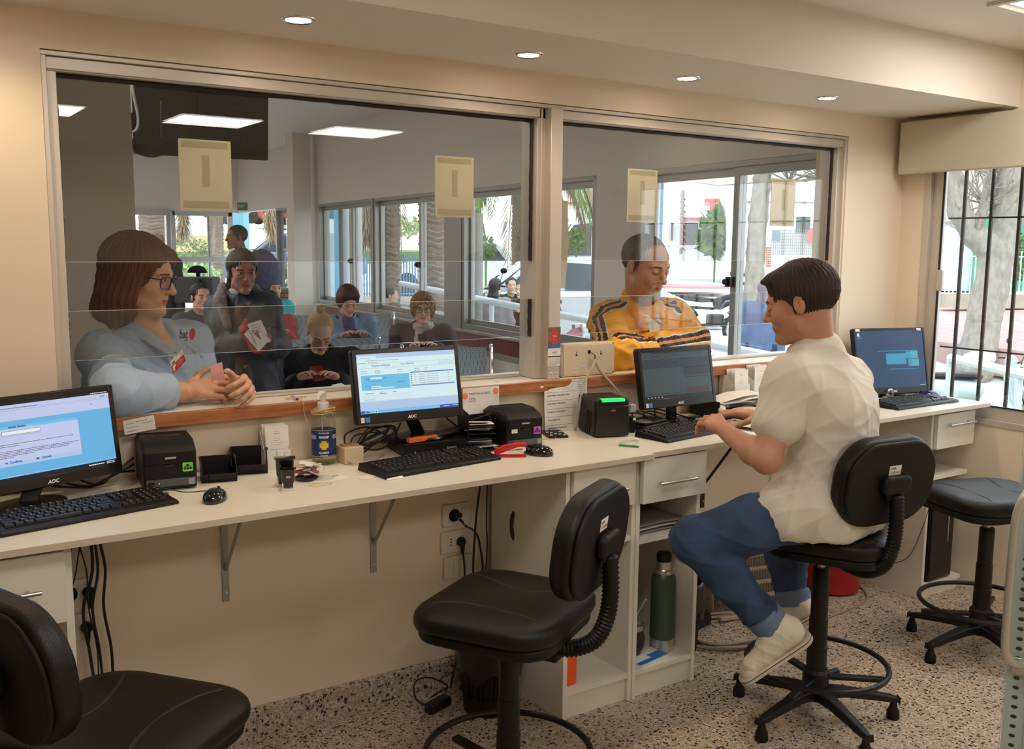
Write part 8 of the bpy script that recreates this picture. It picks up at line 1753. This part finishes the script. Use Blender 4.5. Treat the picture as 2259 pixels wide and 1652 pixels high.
# vehicles
tyre = mat('tyre', (.02, .02, .022), .8); rimm = mat('alloy', (.5, .5, .52), .3, .8); dglass = mat('car_glass', (.05, .07, .09), .1)
def car(label, c, az, m_, L=4.1, W=1.68, H=1.45):
    t = thing('car', label, 'car', c); a = math.radians(az); T_ = Matrix(((math.sin(a), math.cos(a), 0, c[0]), (math.cos(a), -math.sin(a), 0, c[1]), (0, 0, 1, c[2]), (0, 0, 0, 1)))
    TY = T_ @ Matrix(((1, 0, 0, 0), (0, 0, 1, 0), (0, 1, 0, 0), (0, 0, 0, 1)))
    lo = [(-L*.5, .30), (-L*.5, .62), (-L*.46, .80), (-L*.22, .92), (L*.40, .95), (L*.49, .80), (L*.5, .35), (L*.42, .22), (-L*.42, .22)]
    M(TY).prism(lo, -W/2, W/2).obj('car_body', m_, t, bevel=.07, seg=3)
    M(TY).prism([(-L*.24, .90), (-L*.10, H*.96), (L*.02, H), (L*.26, H*.97), (L*.41, .93)], -W/2+.13, W/2-.13).obj('cabin', m_, t, bevel=.06, seg=3)
    for q in (-1, 1):
        y = q*(W/2-.125); ys = sorted((y, y+q*.012))
        for pl in ([(-L*.19, .95), (-L*.10, H*.91), (L*.01, H*.94), (L*.01, .95)], [(L*.03, .95), (L*.03, H*.94), (L*.24, H*.91), (L*.32, .95)]): M(TY).prism(pl, *ys).obj('side_window', dglass, t, smooth=False)
    M(TY).prism([(-L*.245, .93), (-L*.115, H*.93), (-L*.105, H*.90), (-L*.23, .91)], -W/2+.2, W/2-.2).obj('windscreen', dglass, t, smooth=False)
    for x in (-L*.31, L*.31):
        for q in (-1, 1): w_ = M(TY).lathe([(.17, -.10), (.31, -.10), (.32, -.06), (.32, .06), (.31, .10), (.17, .10)], (x, .31, q*(W/2-.08)), 24, axis=(0, 0, q)).obj('wheel', tyre, t); M(TY).lathe([(0, .09), (.06, .10), (.18, .085), (.19, .06)], (x, .31, q*(W/2-.08)), 20, axis=(0, 0, q)).obj('wheel_rim', rimm, w_)
def grd(px, d): p_ = AD(px, 600, d); return (p_[0], p_[1], gz(p_[0], p_[1]))
wc = mat('white_car_paint', (.75, .77, .80), .25, coat=.5)
car('silver-white parked car outside the window left of the yellow jacket', grd(1215, 15.5), 118, mat('silver_car_paint', (.55, .58, .62), .25, .2, coat=.5)); car('pale blue-white car behind the group on the railing', grd(1038, 23.5), 150, wc)
car('dark blue-grey car beyond the far glass door', grd(640, 27), 110, mat('blue_grey_paint', (.12, .18, .25), .25, coat=.5)); car('white van-like car far across the street', grd(1290, 26), 120, wc, 4.2, 1.8, 1.9)
for i_, (px, lab, cc) in enumerate(((628, 'bright red car parked on the far bank', (.45, .02, .03)), (560, 'second red car at the far bank, left', (.40, .03, .03)), (665, 'white car at the far bank behind the red one', (.7, .7, .7)))): p_ = AD(px, 484, 42+2*i_); car(lab, (p_[0], p_[1], AD(600, 496, 44)[2]), 120, mat('far_paint_%d' % i_, cc, .3))
tag(block(M(), 560, 700, 496, 504, 41, 6).obj('far_terrace', mat('far_terrace', (.6, .6, .58), .8)), 'pale raised car park beyond the far door', 'terrace')
t = thing('red_shop_sign', 'red and white sign board on the street beyond the tall far window', 'sign', AD(642, 550, 30)); block(M(), 640, 643, 562, 625, 30, .05).obj('post', wmet, t); block(M(), 626, 656, 541, 562, 30, .1).obj('board', mat('sign_red', (.62, .03, .05), .5), t); block(M(), 630, 640, 545, 555, 29.9, .02).obj('white_disc', wmet, t)
def motorbike(label, c, az, bm, scooter=False, sc=1.0):
    t = thing('motorbike' if not scooter else 'scooter', label, 'motorbike' if not scooter else 'scooter', c); a = math.radians(az); T_ = Matrix(((math.sin(a), math.cos(a), 0, c[0]), (math.cos(a), -math.sin(a), 0, c[1]), (0, 0, 1, c[2]), (0, 0, 0, 1))) @ Matrix.Scale(sc, 4)
    r_ = .29 if not scooter else .23; xs = (-.63, .63) if not scooter else (-.60, .62)
    for x in xs:
        w_ = M(T_).tube([(x+r_*math.cos(k/28*6.2832), 0, r_+r_*.0+r_*math.sin(k/28*6.2832)+.02) for k in range(28)], .035 if not scooter else .05, 8, closed=True).obj('wheel', tyre, t)
        q = M(T_).tube([(x+(r_-.05)*math.cos(k/28*6.2832), 0, r_+.02+(r_-.05)*math.sin(k/28*6.2832)) for k in range(28)], .012, 6, closed=True)
        for k in range(14): b = k/14*6.2832; q.tube([(x, .02*(-1)**k, r_+.02), (x+(r_-.05)*math.cos(b), 0, r_+.02+(r_-.05)*math.sin(b))], .004, 4)
        q.obj('spokes', chrome, w_); M(T_).tube([(x+(r_+.07)*math.cos(b), 0, r_+.02+(r_+.07)*math.sin(b)) for b in [.5+.22*k for k in range(9)]], .035, 6).obj('mudguard', bm, t)
    xf = xs[1]
    for q in (-.07, .07): M(T_).tube([(xf, q, r_+.02), (xf-.16, q, .72), (xf-.24, q, .95)], .022, 8).obj('fork', steel, t)
    if not scooter:
        M(T_).tube([(-.62, .06, .31), (-.1, .06, .33), (.3, .05, .45), (.42, 0, .80)], .022, 8).tube([(-.5, 0, .65), (.0, 0, .62), (.42, 0, .80)], .025, 8).obj('bike_frame', black, t)
        v = Vol(.02); v.cap((.10, 0, .72), (.34, 0, .80), .12, .10, .05); vobj_l = v.build(); vs, fs = vobj_l; vs = np.array([tuple(T_ @ Vector(p)) for p in vs]); vobj('tank', [(vs, fs)], bm, t)
        M(T_).box(-.12, .18, -.10, .10, .28, .52).obj('engine', mat('engine_dark', (.06, .06, .065), .4, .5), t, bevel=.03); M(T_).tube([(.1, .11, .30), (-.3, .13, .28), (-.75, .15, .42)], [.02, .03, .045], 10).obj('exhaust', chrome, t)
        M(T_).add([(-.72, -.09, .80), (-.72, .09, .80), (-.3, .13, .74), (-.3, -.13, .74), (.08, .11, .75), (.08, -.11, .75), (-.75, -.07, .88), (-.75, .07, .88), (-.3, .12, .82), (-.3, -.12, .82), (.06, .08, .80), (.06, -.08, .80)], [(6, 7, 8, 9), (9, 8, 10, 11), (0, 3, 9, 6), (3, 5, 11, 9), (1, 7, 8, 2), (2, 8, 10, 4), (0, 6, 7, 1), (4, 10, 11, 5), (0, 1, 2, 3), (3, 2, 4, 5)]).obj('saddle', black, t, bevel=.02)
        M(T_).tube([(-.74, 0, .82), (-.90, 0, .80), (-.98, 0, .68)], .03, 6).obj('tail', bm, t)
    else:
        for key, segs in (('rear_body', [((-.62, 0, .62), (-.15, 0, .60), .17, .15), ((-.75, 0, .66), (-.5, 0, .52), .13, .16)]), ('front_shield', [((.42, -.12, .45), (.34, -.1, .85), .06, .05), ((.42, .12, .45), (.34, .1, .85), .06, .05), ((.44, 0, .45), (.36, 0, .88), .08, .07), ((.36, 0, .95), (.34, 0, 1.02), .09, .08)]), ('floorboard', [((-.1, 0, .32), (.38, 0, .36), .11, .12)])):
            v = Vol(.02); [v.cap(a_, b_, c_, d_, .06) for a_, b_, c_, d_ in segs]; vs, fs = v.build(); vs = np.array([tuple(T_ @ Vector(p)) for p in vs]); vobj(key, [(vs, fs)], bm, t)
        M(T_).box(-.70, -.05, -.12, .12, .76, .84).obj('saddle', black, t, bevel=.03); M(T_).box(-.88, -.80, -.08, .08, .60, .70).obj('tail_light', mat('tail_red', (.6, .02, .04), .3), t, bevel=.02)
    M(T_).tube([(xf-.30, -.36, 1.02), (xf-.24, -.2, 1.03), (xf-.20, 0, .98), (xf-.24, .2, 1.03), (xf-.30, .36, 1.02)], .014, 8).obj('handlebar', black, t)
    for q in (-1, 1): M(T_).tube([(xf-.24, q*.22, 1.03), (xf-.20, q*.30, 1.22)], .006, 5).ball((xf-.20, q*.32, 1.26), .06, 6, (.25, 1, .7)).obj('mirror', black, t)
    M(T_).lathe([(0, .10), (.08, .08), (.09, .0), (.05, -.06)], (xf-.14, 0, .90), 16, axis=(1, 0, 0)).obj('headlamp', chrome, t)
bb = mat('dark_blue_paint', (.02, .035, .09), .25, coat=.4)
motorbike('dark motorbike with its tail to the left beyond the right window', (13.2, 12.9, -.16), 116, black, sc=1.0)
motorbike('second dark motorbike with red stripes by the grey tree trunk', (13.45, 11.6, -.16), 128, bb, sc=1.0)
motorbike('dark blue scooter standing behind the couple on the railing', grd(1098, 15.0), 240, mat('blue_bike', (.02, .05, .22), .3, coat=.3), sc=1.0)
motorbike('white scooter parked outside the barred window', (lambda p: (p[0], p[1], gz(p[0], p[1])))(AD(2188, 600, 11.2)), 128, mat('white_scooter', (.46, .52, .58), .2, coat=.5), scooter=True, sc=.86)
motorbike('upright bicycle-like moped outside the left edge of the right pane', grd(1252, 11.5), 60, mat('maroon_bike', (.20, .03, .05), .4), sc=.85)
# buildings
fac = mat('sunlit_facade', (.95, .94, .92), .8); dopen = mat('shop_dark', (.10, .11, .11), .7, var=.8, vscale=3); redp2 = mat('shop_red', (.75, .12, .12), .7)
def building(label, px0, px1, py0, py1, d, m_, wins=(), extra=None, dep=1.5):
    t = thing('building', label, 'building', grd((px0+px1)/2, d)); T_, w_, h_, _ = Bd(px0, px1, py0, py1, d); block(M(), px0, px1, py0, py1, d, dep).obj('wall', m_, t, smooth=False)
    for k, (a, b, c, e) in enumerate(wins):
        block(M(), a, b, c, e, d-.02, .1).obj('window', dopen, t, smooth=False); fr = M(); cx = (a+b)/2; block(fr, a-2, a, c-2, e, d-.08, .06); block(fr, b, b+2, c-2, e, d-.08, .06); block(fr, a-2, b+2, c-3, c, d-.08, .06); fr.obj('window_frame', wmet, t, smooth=False)
    if extra: extra(t, d)
def shop_a(t, d):
    q = M(); T_ = frame(AD(1572, 470, d-.2), -YAW); text(q, 'T', .75, T_, x=-.25, y=-.1, bold=.04); text(q, 'L', .35, T_, x=-.45, y=-.75); q.obj('shop_lettering', redp2, t, smooth=False); block(M(), 1500, 1610, 480, 483, d-.1, .1).obj('red_band', redp2, t, smooth=False); block(M(), 1553, 1592, 448, 451, d-.1, .3).obj('ledge', asph, t, smooth=False)
    block(M(), 1502, 1508, 420, 560, d-.3, .12).obj('lattice_mast', mat('mast_grey', (.3, .3, .3), .6), t, smooth=False)
    for k in range(9): a, b = AD(1500, 430+14*k, d-.3), AD(1512, 441+14*k, d-.3); M().cyl(a, b, .02, n=5).obj('brace', redp2, t)
    block(M(), 1462, 1535, 541, 546, d-1.2, .8).obj('awning', mat('awning_grey', (.5, .5, .5), .7), t, smooth=False)
building('white sunlit shop front with red lettering across the street', 1330, 1610, 330, 616, 30.5, fac, [(1506, 1540, 492, 540), (1566, 1592, 484, 560), (1480, 1486, 492, 530)], shop_a)
def shop_b(t, d):
    br = mat('far_brick', (.45, .18, .12), .8)
    for r_ in range(9):
        for c_ in range(5): block(M(), 1806+8*c_+(4 if r_ % 2 else 0), 1813+8*c_+(4 if r_ % 2 else 0), 538+5*r_, 542+5*r_, d-.05, .05).obj('brick', br, t, smooth=False)
        for c_ in range(2): block(M(), 1690+6*c_, 1695+6*c_, 545+5*r_, 549+5*r_, d-.05, .05).obj('brick', br, t, smooth=False)
    for k in range(22): block(M(), 1702+4.6*k, 1703+4.6*k, 506, 562, d-.1, .02).obj('grille_bar', mat('mast_grey', (.3, .3, .3), .6), t, smooth=False)
    for k in range(9): block(M(), 1702, 1804, 508+6.5*k, 509+6.5*k, d-.1, .02).obj('grille_bar', mat('mast_grey', (.3, .3, .3), .6), t, smooth=False)
    block(M(), 1704, 1722, 508, 532, d-.06, .03).obj('poster', mat('poster_blue', (.25, .45, .65), .6), t, smooth=False); block(M(), 1620, 1900, 444, 447, d-.2, .2).obj('cornice', mat('mast_grey', (.3, .3, .3), .6), t, smooth=False)
    M(frame(AD(1797, 520, d-.15), -YAW)).lathe([(.20, 0), (.24, 0), (.24, .03), (.20, .03)], (0, 0, 0), 24).obj('round_sign', redp2, t)
building('white building with barred shop window behind the pharmacist', 1614, 1900, 340, 622, 28, fac, [(1756, 1788, 478, 512), (1635, 1640, 490, 512), (1654, 1662, 512, 540)], shop_b)
building('pale building across the street beyond the narrow pane', 1180, 1328, 330, 600, 48, fac, [(1265, 1277, 420, 440), (1258, 1266, 520, 550)], lambda t, d: block(M(), 1245, 1330, 446, 449, d-.2, .3).obj('red_cornice', redp2, t, smooth=False))
building('large white building behind the drooping palm', 1000, 1180, 540, 590, 42, fac)
building('long pale building at the left behind the palms', 700, 1010, 492, 560, 60, fac, [(800, 830, 505, 520)])
gwall = mat('green_wall', (.06, .30, .17), .7)
building('green building corner beyond the white fence', 2205, 2400, 470, 646, 24, gwall, [(2215, 2242, 520, 560)]); building('pale grey shed behind the forked tree', 2060, 2200, 470, 642, 26.5, mat('shed_white', (.70, .76, .80), .7), [], lambda t, d: block(M(), 2080, 2200, 488, 493, d-.2, .3).obj('eave', mat('mast_grey', (.3, .3, .3), .6), t, smooth=False))
building('brownish pink building high behind the bare branches', 2060, 2215, 300, 468, 34, mat('pink_brick_far', (.50, .36, .32), .8, var=.2, vscale=2))
t = thing('green_awning', 'green market awning beyond the pharmacist', 'awning', AD(1810, 590, 24)); block(M(), 1772, 1775, 590, 655, 24, .05).obj('post', wmet, t); block(M(), 1850, 1853, 590, 655, 24, .05).obj('post', wmet, t); block(M(), 1768, 1860, 574, 592, 24, 1.2).obj('canopy', mat('awning_green', (.22, .42, .34), .8), t); block(M(), 1812, 1860, 592, 612, 24, 1.0).obj('stall', mat('stall_green', (.05, .16, .11), .8), t)
tag(block(M(), 1466, 1610, 632, 637, 24.5, 1.5).obj('kerb', mat('kerb_red', (.55, .25, .25), .8)), 'reddish kerb line across the street', 'kerb')
t = thing('traffic_sign', 'round red and white traffic sign by the thick palm trunk', 'sign', AD(986, 510, 15)); T_ = frame(AD(985, 500, 15), -YAW-.6); M(T_).lathe([(0, .0), (.10, .0), (.10, .01), (0, .012)], (0, 0, 0), 24).obj('sign_face', wmet, t); M(T_).lathe([(.10, 0), (.16, 0), (.16, .014), (.10, .014)], (0, 0, 0), 28).obj('red_ring', mat('sign_red', (.62, .03, .05), .5), t); a = AD(990, 500, 15.1); M().cyl((a[0], a[1], -.15), (a[0], a[1], a[2]), .03, n=8).obj('sign_post', alug, t)
# ramp wall and mesh outside the far window
t = thing('brick_ramp_wall', 'brown brick ramp wall with a metal rail outside the tall far window', 'wall', AD(635, 690, 13.6)); rr_ = random.Random(3)
bk = [mat('ramp_brick_%d' % k, c_, .85) for k, c_ in enumerate(((.30, .20, .13), (.38, .26, .17), (.24, .16, .11)))]
for r_ in range(9):
    for c_ in range(5): x0 = 612+10.5*c_+(5 if r_ % 2 else 0); block(M(), x0, x0+9.6, 640+8*r_, 647.2+8*r_, 14.3, .12).obj('brick', bk[rr_.randrange(3)], t, smooth=False)
block(M(), 606, 672, 640, 720, 14.42, .1).obj('mortar', conc, t, smooth=False)
for py in (636, 700): a, b = AD(600, py, 13.9), AD(668, py+3, 13.9); M().cyl(a, b, .02, n=8).obj('rail', alug, t)
a = AD(655, 636, 13.9); M().cyl((a[0], a[1], -.1), a, .02, n=8).obj('rail_post', alug, t)
# people outside
od = dict(res=(.008, .018, .010))
FY = lambda a, dz=-.16: dict(dz=dz)
seated('man with dark hair in a black hooded jacket smiling, sitting on the railing wall', (1128, 630, 14.3), 205, 'short', blk, fabric('black_hoodie', (.015, .015, .02)), arms='lap', **od)
seated('long-haired woman in a grey coat seen from behind at the railing', (1094, 634, 13.2), 60, 'long', blk, fabric('grey_wool', (.22, .19, .21)), arms='lap', **od)
seated('person in dark clothes leaning beside the smiling man', (1152, 640, 13.8), 250, 'short', brn, fabric('black_jacket', (.012, .012, .016)), arms='phone', **od)
seated('grey-haired man in a brown jacket sitting outside by the thick palm', (991, 634, 13.0), 250, 'short', hairmat('grey_hair', (.22, .21, .20)), fabric('brown_jacket', (.10, .07, .055)), sk=('ruddy', (.50, .27, .18)), arms='lap', **od)
seated('person in a dark teal jacket bent forward outside by the first palm', (862, 652, 14.0), 120, 'short', blk, fabric('dark_teal', (.02, .05, .07)), arms='lap', lean=.6, **od)
seated('person in a blue denim jacket standing by the motorbikes', (1688, 640, 11.5), 60, 'long', hairmat('grey_violet_hair', (.20, .15, .17)), fabric('washed_denim', (.09, .13, .24)), arms='down', kind='stand', dz=-.16, **od)
